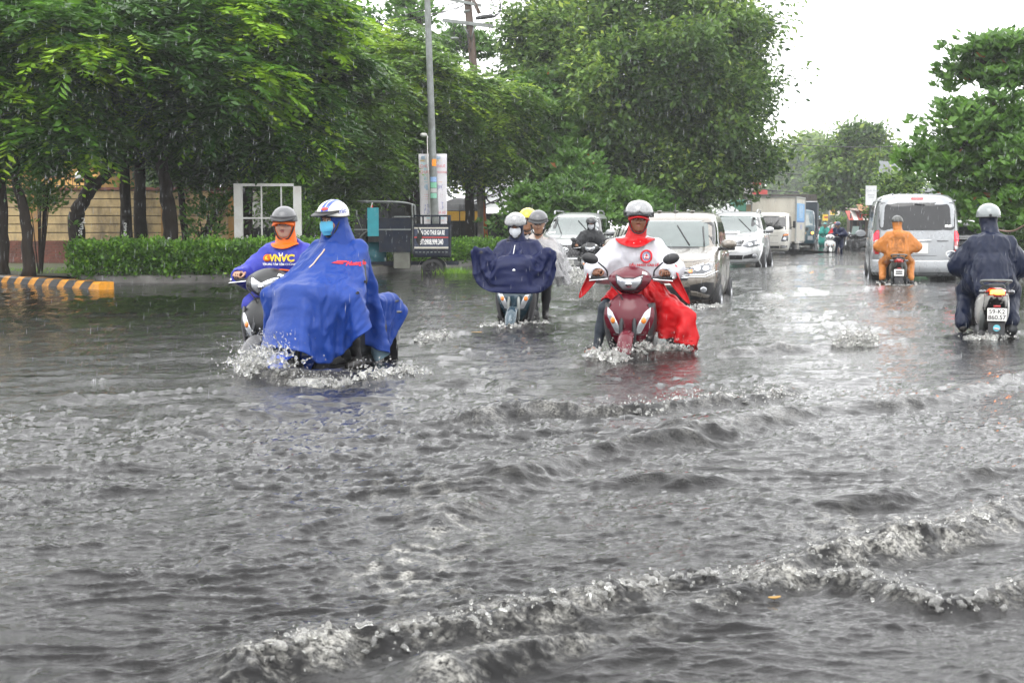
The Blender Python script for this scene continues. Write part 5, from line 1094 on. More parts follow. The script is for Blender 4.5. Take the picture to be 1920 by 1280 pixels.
def spec_suv(hood, H, W, style):
    w = W / 2
    def f_(S, t, body):
        zb = hood + .10; zt = H - .14
        ws = S.add('windshield', FRONT, [(-w * .86, zb), (w * .86, zb), (w * .72, zt), (-w * .72, zt)], GLASSC, .013, .03, 7, 9)
        if style == 'pickup':
            obj('sticker', patch(S.t, rrect(w * .5, w * .72, zb + .03, zb + .09, .01), *FRONT, .012, .003, 2, 1), PLATE, ws)
            g = S.add('grille', FRONT, [(-.46, .62), (.46, .62), (.62, .74), (.60, .94), (-.60, .94), (-.62, .74)], BLKP, .008, .04, 4, 4)
            for r in range(5):
                for c in range(-7, 8):
                    x = c * .075 + (r % 2) * .037; z = .66 + r * .058
                    if abs(x) < .50 + .1 * min(r, 2) / 2: obj('grille_cell', patch(S.t, circ(x, z, .026, 6, .018), *FRONT, .016, .01, 2, 1), mat('grey_mesh', (.10, .10, .105), .4), g, False)
            for rx, rz_, cz in ((.105, .068, .80), (.042, .066, .80), (.075, .026, .826)): S.line('emblem', FRONT, [(rx * math.cos(a), cz + rz_ * math.sin(a)) for a in np.linspace(0, 6.2832, 22)], .008, CHR, .03)
            S.add('headlight', FRONT, [(.60, .80), (.86, .84), (.90, 1.0), (.80, .99), (.62, .93)], LENS, .008, .03, 3, 4, .01, True); S.line('bumper_strip', FRONT, [(-.62, .575), (.62, .575)], .018, CHR, .01)
            pl = S.add('number_plate', FRONT, rrect(-.25, .25, .42, .54, .01), PLATE, .03, .02, 2, 3); obj('plate_text', text_on(S.t, '72A 250.17', (0, 6, .48), (-1, 0, 0), (0, 0, 1), (0, -1, 0), .10, .034, .002, .85), PINK, pl, False)
            S.add('fog_recess', FRONT, [(.58, .44), (.84, .46), (.86, .68), (.68, .66)], BLKP, .008, .03, 3, 3, 0, True)
        else:
            S.add('grille', FRONT, [(-.34, .86), (.34, .86), (.44, 1.02), (-.44, 1.02)], BLKP, .008, .04, 3, 4)
            for z in (.89, .93, .97, 1.0): S.line('grille_bar', FRONT, [(-.36, z), (.36, z)], .011, CHR, .022)
            for rx, rz_, cz in ((.10, .066, .945), (.04, .064, .945), (.07, .026, .97)): S.line('emblem', FRONT, [(rx * math.cos(a), cz + rz_ * math.sin(a)) for a in np.linspace(0, 6.2832, 22)], .008, CHR, .04)
            for s in (1, -1):
                f = (lambda q: q) if s > 0 else fp
                h = S.add('headlight', FRONT, f([(.38, .87), (.52, .82), (.84, .86), (.90, 1.03), (.74, 1.04), (.47, .98)]), LAMPD, .01, .03, 3, 4, .012); obj('lamp_bowl', patch(S.t, circ(s * .60, .90, .07), *FRONT, .022, .02, 3, 1, .02), LENS, h); obj('lamp_rim', patch(S.t, f([(.70, .89), (.84, .885), (.87, 1.0), (.72, 1.0)]), *FRONT, .02, .02, 2, 2), LENS, h)
                q = S.add('fog_recess', FRONT, f([(.40, .49), (.80, .52), (.86, .64), (.66, .64), (.42, .58)]), BLKP, .008, .03, 3, 3); obj('fog_lamp', patch(S.t, circ(s * .72, .575, .06), *FRONT, .022, .02, 3, 1, .015), LENS, q)
            S.add('lower_grille', FRONT, [(-.38, .47), (.38, .47), (.40, .60), (-.40, .60)], BLKP, .006, .03); S.add('number_plate', FRONT, rrect(-.24, .24, .70, .82, .01), PLATE, .03, .02, 2, 3)
            obj('hood_scoop', xf(sgrid([[(x * q, y, z) for x in (-.24, -.22, 0, .22, .24)] for y, q, z in ((1.62, 1, hood - .02), (1.60, 1, hood + .075), (1.25, .9, hood + .13), (.95, .7, hood + .10))], 3, 3), (0, 0, 0)), body, t); obj('scoop_mouth', box(0, 1.625, hood + .03, .36, .02, .05), BLKP, t)
        S.sides('wheel_arch', circ(1.42, .46, .47, 20), body if style != 'pickup' else BLKP, off=.03, dens=1); S.sides('dark_arch_disc', circ(1.42, .42, .42, 20), BLKP, off=.035, dens=1); S.sides('dark_arch_disc', circ(-1.35, .42, .44, 20), BLKP, off=.006, dens=1)  # flat black discs stand in for the shade inside the wheel arches
        for sx in (-1, 1):
            wheel(t, sx * (w - .09), 1.42, .38, .24); wheel(t, sx * (w - .09), -1.35, .38, .24); mirror_car(t, sx * (w + .13), .85, hood + .17, WHT if style != 'pickup' else body)
        z0 = hood + .16; z1 = H - .18
        S.sides('side_window', [(.78, z0), (-.15, z0), (-.15, z1), (.22, z1)], GLASSD, off=.009, rings=4, dens=6); S.sides('side_window', [(-.22, z0), (-1.1, z0), (-1.1, z1), (-.22, z1)], GLASSD, off=.009, rings=4, dens=6); S.sides('quarter_window', [(-1.18, z0), (-2.0, z0 + .02), (-1.85, z1), (-1.18, z1)], GLASSD, off=.009, rings=4, dens=6)
        for a, b in (((-.50, zb + .03), (-.10, zt - .10)), ((.28, zb + .03), (.50, zt - .10))): S.line('wiper', FRONT, [a, b], .013, BLKP, .03)
        for s in (-1, 1): obj('roof_rail', tube(smooth_path([(s * w * .66, -.05, H - .06), (s * w * .66, -.2, H + .03), (s * w * .64, -1.5, H + .03), (s * w * .62, -1.9, H - .06)], 4), .025, 8), SIL, t)
        for y in (-.18, -1.14):
            for V_ in (RIGHT, LEFT): S.line('door_gap', V_, [(y, .5), (y, z0)], .005, BLKP, .001)
        for y in (-.0, -.95):
            for s in (-1, 1): obj('door_handle', box(s * w, y, hood + .02, .04, .18, .035), CHR, t, bevel=.01)
    return f_
car('pickup_car', 'silver white car with a black mesh grille in the spray behind the dark rider', 1080, 424, 39.8, TR(10), SIL, suv_levels(1.84, 1.82, 2.35, 1.10), spec_suv(1.10, 1.82, 1.84, 'pickup'), CARG)
car('off_roader', 'white off roader with a hood scoop, between the beige car and the box truck', 1381, 424, 43.2, TR(14), WHT, suv_levels(1.84, 1.88, 2.35, 1.16), spec_suv(1.16, 1.88, 1.84, 'suv'), CARG)
# -- silver van
VAN = paint('van_silver', (.29, .305, .32), .35)
def spec_van(S, t, body):
    S.add('rear_window', BACK, rrect(-.80, .80, 1.34, 1.94, .10, 5), GLASSD, .012, .03, 6, 4)
    obj('sticker', patch(S.t, rrect(.58, .72, 1.40, 1.46, .01), *BACK, .014, .003, 2, 1), PLATE, t)
    S.line('rear_wiper', BACK, [(-.05, 1.91), (.16, 1.89)], .012, BLKP, .03); S.add('brake_light', BACK, rrect(-.13, .13, 2.0, 2.045, .02), REDL, .012, .03, 2, 2)
    for s in (1, -1):
        f = (lambda q: q) if s > 0 else fp
        tl = S.add('tail_light', BACK, f([(.79, .82), (.905, .82), (.91, 1.25), (.84, 1.34), (.79, 1.34)]), REDL, .008, .03, 3, 3, .01)
        obj('lit_lamp', patch(S.t, f([(.80, 1.10), (.90, 1.10), (.90, 1.24), (.84, 1.32), (.80, 1.32)]), *BACK, .02, .02, 3, 2, .01), mat('lit_red', (.6, .02, .03), .2, emit=(1, .03, .05), es=1.6), tl)
        obj('reverse_lamp', patch(S.t, rrect(.80, .90, .92, 1.0, .008) if s > 0 else rrect(-.90, -.80, .92, 1.0, .008), *BACK, .02, .02, 2, 2), LENS, tl)
    S.line('handle_strip', BACK, [(-.32, 1.12), (.30, 1.12)], .022, CHR, .012); S.add('plate_recess', BACK, rrect(-.26, .26, .82, 1.08, .02), mat('van_recess', (.34, .35, .36), .4), .006, .02)
    pl = S.add('number_plate', BACK, rrect(-.20, .235, .84, 1.065, .01), PLATE, .016, .015, 2, 2); S.line('badge_line', BACK, [(.42, 1.11), (.66, 1.11)], .010, BLKP, .006); S.line('badge_line', BACK, [(-.66, 1.11), (-.48, 1.11)], .010, BLKP, .006)
    S.line('tailgate_gap', BACK, [(-.77, .80), (-.78, 1.1), (-.82, 1.95)], .005, BLKP, .001, True); S.line('tailgate_gap', BACK, [(-.77, .79), (.77, .79)], .006, BLKP, .001)
    obj('rear_bumper', sgrid([[(x, -2.42 - .10 * (1 - abs(x / .93) ** 4) * q, z) for x in np.linspace(-.93, .93, 13)] for q, z in ((.3, .42), (.6, .44), (.6, .66), (.3, .70), (.1, .70))], 2, 2), body, t)
    for y0, y1 in ((1.55, .85), (.75, -.55), (-.65, -1.95)): S.sides('side_window', [(y0, 1.34), (y1, 1.34), (y1, 1.88), (y0 - .15, 1.88)], GLASSD, off=.009, rings=4, dens=6)
    S.sides('wheel_arch', circ(-1.2, .36, .42, 20), BLKP, off=.004, dens=1); S.sides('wheel_arch', circ(1.5, .36, .42, 20), BLKP, off=.004, dens=1)  # no hollow here: black discs paint the dark wheel wells
    for sx in (-1, 1):
        wheel(t, sx * .83, -1.2, .34); wheel(t, sx * .83, 1.5, .34); obj('gutter', tube([(sx * .80, -2.2, 1.98), (sx * .82, 0, 2.0), (sx * .8, 1.2, 1.95)], .018, 6), body, t); mirror_car(t, sx * 1.06, 1.9, 1.25, body)
    for x in np.linspace(-.5, .5, 7): obj('roof_rib', tube([(x, -2.0, 2.135), (x, 0, 2.145), (x, 1.0, 2.13)], .018, 6), body, t)
    S.sides('lower_trim', [(-2.2, .36), (2.0, .36), (2.0, .42), (-2.2, .42)], BLKP, off=.006); S.line('door_gap', LEFT, [(.8, .45), (.8, 1.9)], .005, BLKP, .001); S.line('door_gap', LEFT, [(-.6, .45), (-.6, 1.9)], .005, BLKP, .001)
car('van', 'silver van seen from behind with both red tail lights lit', 1706, 424, 33.3, R(-12), VAN,
    [(.34, .88, 2.2, -2.36, 7), (.40, .92, 2.34, -2.43, 7), (.60, .945, 2.38, -2.46, 8), (.90, .945, 2.30, -2.46, 8), (1.12, .94, 2.10, -2.45, 8), (1.20, .932, 1.95, -2.44, 8), (1.5, .905, 1.62, -2.39, 8), (1.80, .865, 1.30, -2.32, 8), (1.95, .835, 1.05, -2.27, 7), (2.05, .78, .9, -2.21, 6), (2.11, .68, .7, -2.1, 5), (2.14, .45, .4, -1.8, 4), (2.145, .2, 0, -1.2, 3)], spec_van, cat='van')
# -- box truck
CREAM = paint('cream_white', (.66, .64, .59), .0, .35); BOXM = mat('box_panel', (.62, .59, .52), .5, var=.08, vscale=1, dirt=((.3, .25, .2), .5, 1.2), stretch=(1, 1, .3))
def spec_truck(S, t, body):
    S.add('windshield', FRONT, [(-.72, 1.28), (.72, 1.28), (.66, 1.86), (-.66, 1.86)], GLASSD, .008, .02, 4, 4); S.line('wiper', FRONT, [(-.10, 1.29), (-.38, 1.70)], .014, BLKP, .03); S.line('wiper', FRONT, [(.45, 1.29), (.42, 1.42)], .014, BLKP, .03)
    for s in (1, -1):
        f = (lambda q: q) if s > 0 else fp
        h = S.add('headlight', FRONT, f([(.52, .78), (.80, .80), (.83, 1.14), (.62, 1.10)]), LAMPD, .01, .03, 3, 3, .01); obj('turn_lamp', patch(S.t, f([(.60, 1.0), (.815, 1.02), (.822, 1.13), (.64, 1.09)]), *FRONT, .022, .02, 2, 2), AMB, h); obj('lamp_bowl', patch(S.t, circ(s * .68, .89, .075), *FRONT, .022, .02, 3, 1, .01), LENS, h)
        S.add('fog_recess', FRONT, f([(.50, .50), (.78, .52), (.78, .62), (.52, .62)]), BLKP, .008, .03); S.add('fog_lamp', FRONT, f(rrect(.54, .76, .53, .605, .03)), LENS, .02, .02, 2, 2)
    S.add('lower_grille', FRONT, [(-.46, .50), (.46, .50), (.48, .60), (-.48, .60)], BLKP, .006, .03); pl = S.add('number_plate', FRONT, rrect(.22, .50, .50, .68, .01), PLY, .03, .02, 2, 3)
    for z in (.63, .55): S.line('plate_mark', FRONT, [(.26, z), (.46, z)], .022, PINK, .03)
    S.line('panel_gap', FRONT, [(-.80, 1.03), (.80, 1.03)], .006, BLKP, .001); S.line('panel_gap', FRONT, [(-.80, .74), (.80, .74)], .006, BLKP, .001)
    S.line('emblem', FRONT, [(.06 * math.cos(a), .90 + .032 * math.sin(a)) for a in np.linspace(0, 6.283, 18)], .007, CHR, .012); S.line('emblem', FRONT, [(-.03, .88), (-.02, .92)], .006, CHR, .014); S.line('emblem', FRONT, [(.03, .92), (.02, .88)], .006, CHR, .014)
    S.sides('side_window', [(1.95, 1.30), (1.15, 1.30), (1.15, 1.84), (1.70, 1.84)], GLASSD, off=.009, rings=4, dens=6); S.sides('wheel_arch', circ(1.55, .33, .40, 18), BLKP, off=.005, dens=1)  # black disc paints the dark front wheel well
    for sx in (-1, 1):
        wheel(t, sx * .74, 1.55, .32); wheel(t, sx * .74, -1.35, .32); wheel(t, sx * .60, -1.35, .32)
        m = obj('side_mirror', xf(box(0, 0, 0, .12, .07, .30), (sx * 1.02, 1.9, 1.50)), BLKP, t, bevel=.03); obj('mirror_arm', tube([(sx * .85, 1.92, 1.35), (sx * 1.0, 1.92, 1.42)], .015, 6), BLKP, m); S.line('door_gap', RIGHT if sx > 0 else LEFT, [(1.08, .6), (1.08, 1.9)], .006, BLKP, .001)
        obj('rub_rail', bx(sx * .92 - .02, sx * .92 + .02, -2.5, .75, .68, .74), CREAM, t)
    c = obj('cargo_box', bx(-.95, .95, -2.5, .82, .76, 2.68), BOXM, t, False, bevel=.01)
    for sx in (-1, 1):
        for y in (-2.5, .82): obj('corner_post', bx(sx * .95 - .035, sx * .95 + .035, y - .035, y + .035, .75, 2.70), mat('aluminium', (.42, .42, .41), .4, .8), c, False)
    for y in (-2.5, .82): obj('edge_rail', bx(-.91, .91, y - .03, y + .03, 2.65, 2.705), mat('aluminium', (.4, .4, .4), .4, .8), c, False)
    obj('edge_rail', bx(-.985, -.915, -2.46, .78, 2.65, 2.705), M('aluminium'), c, False); obj('edge_rail', bx(.915, .985, -2.46, .78, 2.65, 2.705), M('aluminium'), c, False)
    pn = obj('advert_panel', bx(-.96, -.952, -2.35, .5, 1.62, 2.42), SKYB, c, False)
    for y in (-.62, -1.3): obj('advert_mark', bx(-.966, -.9605, y - .10, y + .10, 1.78, 2.35), mat('white_advert', (.6, .68, .76), .5, var=.4, vscale=9), c, False)
    obj('advert_strip', bx(-.966, -.9605, -2.3, .45, 1.60, 1.66), mat('deep_blue', (.08, .2, .5), .5), c, False); obj('advert_note', bx(-.96, -.952, -1.5, -.8, 1.28, 1.50), mat('pale_violet', (.42, .42, .52), .5, var=.3, vscale=30), c, False)
    obj('chassis', bx(-.42, .42, -2.4, 1.2, .45, .72), BLKP, t, False); obj('fuel_tank', bx(-.86, -.46, -.5, .3, .36, .66), BLKP, t, bevel=.05); obj('mudguard', bx(-.90, -.60, -.92, -.86, .3, .75), CREAM, t)
car('box_truck', 'cream white box truck with a blue advert on its side', 1455, 424, 62.5, TR(18), CREAM,
    [(.36, .72, 2.2, .95, 6), (.44, .80, 2.36, .92, 6), (.66, .83, 2.42, .9, 6), (.90, .84, 2.40, .9, 6), (1.16, .835, 2.33, .9, 7), (1.26, .83, 2.28, .9, 8), (1.6, .80, 2.05, .9, 8), (1.88, .76, 1.84, .92, 7), (1.97, .70, 1.72, .95, 6), (2.02, .5, 1.55, 1.05, 4), (2.03, .2, 1.4, 1.2, 3)], spec_truck, cat='truck')
TEAL = paint('teal_blue', (.015, .055, .075), .1)
def spec_truck2(S, t, body):
    S.add('windshield', FRONT, [(-.82, 1.45), (.82, 1.45), (.76, 2.12), (-.76, 2.12)], GLASSC, .008, .02, 3, 4); S.add('front_band', FRONT, rrect(-.85, .85, .98, 1.16, .02), mat('tan_band', (.35, .26, .14), .5), .008, .02, 2, 3); S.add('grille', FRONT, rrect(-.6, .6, 1.2, 1.36, .02), BLKP, .008, .02, 2, 3)
    for s in (1, -1):
        S.add('headlight', FRONT, rrect(.56, .82, .70, .92, .03) if s > 0 else rrect(-.82, -.56, .70, .92, .03), LENS, .012, .02, 2, 2); wheel(t, s * .8, 1.6, .42, .26); wheel(t, s * .8, -2.2, .42, .26); obj('side_mirror', box(s * 1.18, 2.05, 1.6, .14, .08, .36), BLKP, t, bevel=.03); obj('mirror_arm', tube([(s * .9, 2.05, 1.75), (s * 1.15, 2.05, 1.7)], .018, 6), BLKP, t)
    obj('lit_turn_lamp', patch(S.t, circ(-.80, 1.07, .075, 12), *FRONT, .02, .02, 2, 1, .02), mat('lit_amber', (.8, .35, .05), .2, emit=(1, .42, .08), es=2.0), t); S.sides('side_window', [(1.95, 1.46), (1.2, 1.46), (1.2, 2.1), (1.75, 2.1)], GLASSD, off=.009, rings=4, dens=6)
    obj('cargo_box', bx(-1.02, 1.02, -4.2, .75, 1.0, 2.72), mat('dark_tilt', (.02, .03, .04), .6, var=.3), t, False, bevel=.03); obj('top_rail', bx(-1.0, 1.0, .70, .78, 2.725, 2.77), WHT, t, False)
    obj('chassis', bx(-.45, .45, -4.1, 1.5, .5, .98), BLKP, t, False)
car('cargo_truck', 'dark blue lorry with one amber lamp lit, half hidden by the box truck', 1497, 424, 78, TR(13), TEAL,
    [(.45, .85, 2.2, .8, 6), (.55, .93, 2.32, .8, 6), (.9, .95, 2.36, .8, 7), (1.4, .95, 2.32, .8, 8), (1.5, .94, 2.28, .8, 8), (2.1, .88, 2.05, .82, 7), (2.25, .8, 1.9, .86, 6), (2.32, .5, 1.7, 1.0, 4)], spec_truck2, cat='truck')
car('parked_car', 'pale car parked far off behind the red raincoat', 1571, 424, 100, TR(30), WHT, suv_levels(1.78, 1.62, 2.2, 1.0), spec_suv(1.0, 1.62, 1.78, 'suv'))
# ------------------------------------------------------------------ cargo tricycle
tk = thing('cargo_tricycle', 'dark blue three wheeled cargo cart parked by the banner pole', 'tricycle', (at(786, 424, 36.4).x, 36.4, -.22), R(91))
NAVY = mat('navy_sheet_steel', (.010, .015, .028), .6, .0, spec=.2, var=.3, dirt=((.05, .04, .03), .4, 4)); TQ = mat('turquoise_sheet', (.02, .27, .32), .45, var=.12); TQP = mat('teal_frame', (.014, .12, .15), .4, .2, var=.3)
# local: front +y, left side (seen) -x ; box y -1.0..0.05
for s in (-1, 1):
    wheel(tk, s * .55, -.36, .30, .14).children[0].data.materials[0] = BLKP; a = np.linspace(R(10), R(170), 12)
    obj('wheel_fender', sgrid([[(s * .55 + dx, -.36 + .37 * math.cos(q), .30 + .37 * math.sin(q)) for dx in (-.09, .09)] for q in a], 1, 1), mat('pale_fender', (.45, .42, .36), .5), tk)
wheel(tk, 0, 1.75, .29, .10); obj('fork', tube([(-.09, 1.75, .3), (-.07, 1.55, .85), (0, 1.48, 1.05)], .025, 8), TQP, tk); obj('fork', tube([(.09, 1.75, .3), (.07, 1.55, .85), (0, 1.48, 1.05)], .025, 8), TQP, tk)
bxz = obj('cargo_bed', join(bx(-.68, .68, -.80, .12, .62, .70), bx(-.72, -.68, -.80, .12, .66, 1.42), bx(.68, .72, -.80, .12, .66, 1.42), bx(-.68, .68, -.80, -.76, .7, 1.42), bx(-.68, .68, .08, .12, .7, 1.42)), NAVY, tk, False, bevel=.008)
for z in (1.66, 1.44): obj('guard_rail', join(tube([(-.70, -.78, z), (-.70, .10, z)], .022, 6), tube([(-.70, -.78, z), (.70, -.78, z)], .022, 6), tube([(.70, -.78, z), (.70, .10, z)], .022, 6)), NAVY, bxz)
for i in range(5): obj('guard_post', tube([(-.70, -.76 + i * .21, 1.42), (-.70, -.76 + i * .21, 1.66)], .022, 6), NAVY, bxz)
for i in range(4): obj('guard_post', tube([(-.5 + i * .33, -.78, 1.42), (-.5 + i * .33, -.78, 1.66)], .02, 6), NAVY, bxz)
sg = obj('sign_panel', bx(-.728, -.722, -.76, .09, .84, 1.37), mat('sign_navy', (.02, .03, .06), .4), bxz, False)
obj('sign_border', join(bx(-.733, -.729, -.76, .09, 1.335, 1.37), bx(-.733, -.729, -.76, .09, .84, .885)), mat('sign_cream', (.5, .47, .40), .5), bxz, False); obj('sign_stripe', bx(-.734, -.7285, -.76, .09, 1.105, 1.135), RED, bxz, False)
for s, z, h, sx in (('VẬN CHO THUE GIA RE', 1.235, .155, .40), ('ĐT:0908.999.340', 1.0, .185, .46)):
    V, F = text_vf(s, h, 0, 'CENTER', .006, sx); obj('sign_lettering', (np.stack([np.full(len(V), -.735), -.335 - V[:, 0], z + V[:, 1]], 1), F), WHITEP, bxz, False)
for i in range(9): obj('lashing_hook', box(-.73, -.72 + i * .095, .75, .02, .05, .018), GALV, bxz, False)
obj('chassis', join(bx(-.35, -.28, -1.0, 1.3, .42, .50), bx(.28, .35, -1.0, 1.3, .42, .50), bx(-.3, .3, .2, .9, .40, .45)), NAVY, tk, False)
obj('battery_box', bx(-.62, -.20, .20, .62, .34, .74), mat('grey_green_box', (.13, .135, .11), .5, dirt=((.06, .05, .04), .5, 5)), tk, False, bevel=.01)
obj('cab_wall', bx(-.66, .66, .14, .17, .70, 1.55), NAVY, tk, False); obj('seat', bx(-.3, .3, .25, .75, .80, .92), BLKP, tk, bevel=.03)
obj('roof_frame', join(tube(smooth_path([(-.66, .14, .7), (-.66, .14, 1.75), (-.66, .30, 1.98), (-.66, 1.5, 2.02)], 5), .022, 8), tube(smooth_path([(.66, .14, .7), (.66, .14, 1.75), (.66, .30, 1.98), (.66, 1.5, 2.02)], 5), .022, 8), tube([(-.66, 1.5, 2.02), (.66, 1.5, 2.02)], .02, 8)), GALV, tk)
obj('turquoise_board', bx(-.70, -.672, .98, 1.26, 1.15, 1.86), TQ, tk, False); obj('dark_interior_sheet', bx(-.66, -.63, .18, .98, .75, 1.60), NAVY, tk, False); obj('side_rail', join(bx(-.69, -.662, .18, 1.6, 1.30, 1.33), bx(-.69, -.662, .18, .60, 1.62, 1.65)), GALV, tk, False); obj('headlight', ball((0, 1.5, 1.0), (.09, .07, .09)), LENS, tk)  # navy sheet beside the seat added to give the open cab its dark interior
obj('body_cowl', sgrid([[(x * q, y, z) for x, z in ((-.2, .5), (-.22, .7), (-.12, .95), (0, 1.0), (.12, .95), (.22, .7), (.2, .5))] for y, q in ((.85, .6), (1.1, 1.0), (1.4, .9), (1.55, .4))], 3, 2), TQP, tk)
obj('handlebar', tube(smooth_path([(-.42, 1.25, 1.18), (-.2, 1.38, 1.15), (.2, 1.38, 1.15), (.42, 1.25, 1.18)], 4), .016, 8), DARKM, tk)
mm = obj('mirror', join(ball((-.45, 1.55, 1.72), (.07, .02, .09)), tube([(-.36, 1.38, 1.2), (-.45, 1.55, 1.66)], .008, 5)), GALV, tk)
rg = obj('hanging_rag', sgrid([[(-.73 - .02 * math.sin(i * 2.1), .02 + .06 * math.sin(j * 1.3 + i) - .14 * j / 6 + .05 * i, 1.62 - .12 * j) for i in range(3)] for j in range(7)], 2, 3), mat('black_rag', (.015, .016, .016), .8), tk)
cv = thing('tarpaulin_cover', 'grey waterproof sheet thrown over the handlebars of the cargo tricycle', 'cover', tk.location, tk.rotation_euler.z)
P = [[(x * (1 + .08 * math.sin(j * 2.3)), 1.05 + .5 * math.sin(t_) * .9 + .05 * math.sin(i * 1.9 + j), 1.0 + .30 * math.cos(t_) - .04 * math.sin(i * 1.3 + j * 2.1)) for i, x in enumerate(np.linspace(-.46, .4, 8))] for j, t_ in enumerate(np.linspace(-1.7, 1.7, 8))]
V, F = sgrid(P, 3, 3); q = obj('sheet', (V, F), mat('grey_tarp', (.13, .13, .125), .5, var=.2, bump=.01, bscale=14), cv); q.modifiers.new('thick', 'SOLIDIFY').thickness = .008
fg = thing('flag', 'small red pennant on a thin stick at the front of the cargo tricycle', 'flag', (at(690, 424, 36).x, 36, .9)); k = 36 / FPX
F0 = lambda px, py: (at(px, 424, 36).x - fg.location.x, 0, CAMH + (424 - py) * k - .9)
obj('stick', tube([F0(689, 412), F0(699, 378)], .012, 6), WHITEM, fg); q = obj('cloth', sgrid([[F0(698, 382), F0(692, 400), F0(692, 410)], [F0(699, 386), F0(697, 402), F0(697, 411)], [F0(700, 392), F0(700, 403), F0(699, 412)]], 3, 3), mat('flag_red', (.62, .03, .02), .6), fg); q.modifiers.new('thick', 'SOLIDIFY').thickness = .006
# ================================================================== scooters, riders
SKINM = mat('skin_tan', (.36, .19, .115), .45, var=.10, vscale=14); SKIND = mat('skin_brown', (.20, .085, .045), .45, var=.10, vscale=14); SKINL = mat('skin_light', (.46, .27, .185), .45, var=.08, vscale=14)
HAIR = mat('black_hair', (.012, .010, .010), .45); LIP = mat('lip', (.30, .10, .085), .45); EYEW = mat('eye_white', (.62, .60, .57), .15); IRIS = mat('iris', (.02, .012, .008), .1)
TROU = mat('black_trousers', (.012, .012, .014), .6, var=.3, bump=.004, bscale=30); JEAN = mat('wet_jeans', (.02, .028, .04), .65, var=.3, bump=.004, bscale=30); SHOE = mat('dark_shoe', (.02, .018, .017), .5)
def cloth(n, c, rough=.42, tr=.12, bump=.007, bs=14): return mat(n, c, rough, spec=.28, var=.10, vscale=5, bump=bump, bscale=bs, tr=tr, ridged=.011, rscale=4.5)
CBLUE = cloth('blue_poncho', (.011, .046, .25)); CBLUEIN = cloth('pale_blue_lining', (.30, .46, .56)); CVIO = cloth('violet_blue_raincoat', (.040, .050, .36)); CORG = cloth('orange_raincoat', (.85, .15, .008)); CRED = cloth('red_raincoat', (.52, .006, .010), .32, .2)
CWHT = cloth('white_raincoat', (.60, .60, .64), .4, .15); CNAVY = cloth('navy_poncho', (.005, .010, .055)); CDNAVY = cloth('dark_navy_raincoat', (.008, .013, .034), .35, .05); CGRY = cloth('dark_grey_raincoat', (.018, .019, .022)); CCLR = mat('clear_raincoat', (.42, .42, .43), .25, alpha=.42, var=.1, bump=.006, bscale=14)
CTHIN = cloth('thin_orange_raincoat', (.58, .22, .055), .35, .25); CTEAL = cloth('teal_raincoat', (.02, .30, .25)); CPINK = cloth('pink_raincoat', (.45, .12, .28)); CSTRP = mat('brown_stripe_shirt', (.26, .11, .035), .6)
def hmat(n, c, rough=.18): return mat(n, c, rough, coat=.6, var=.05, dirt=((.2, .2, .2), .25, 30))
HB = ell((0, 0, 0), .1)
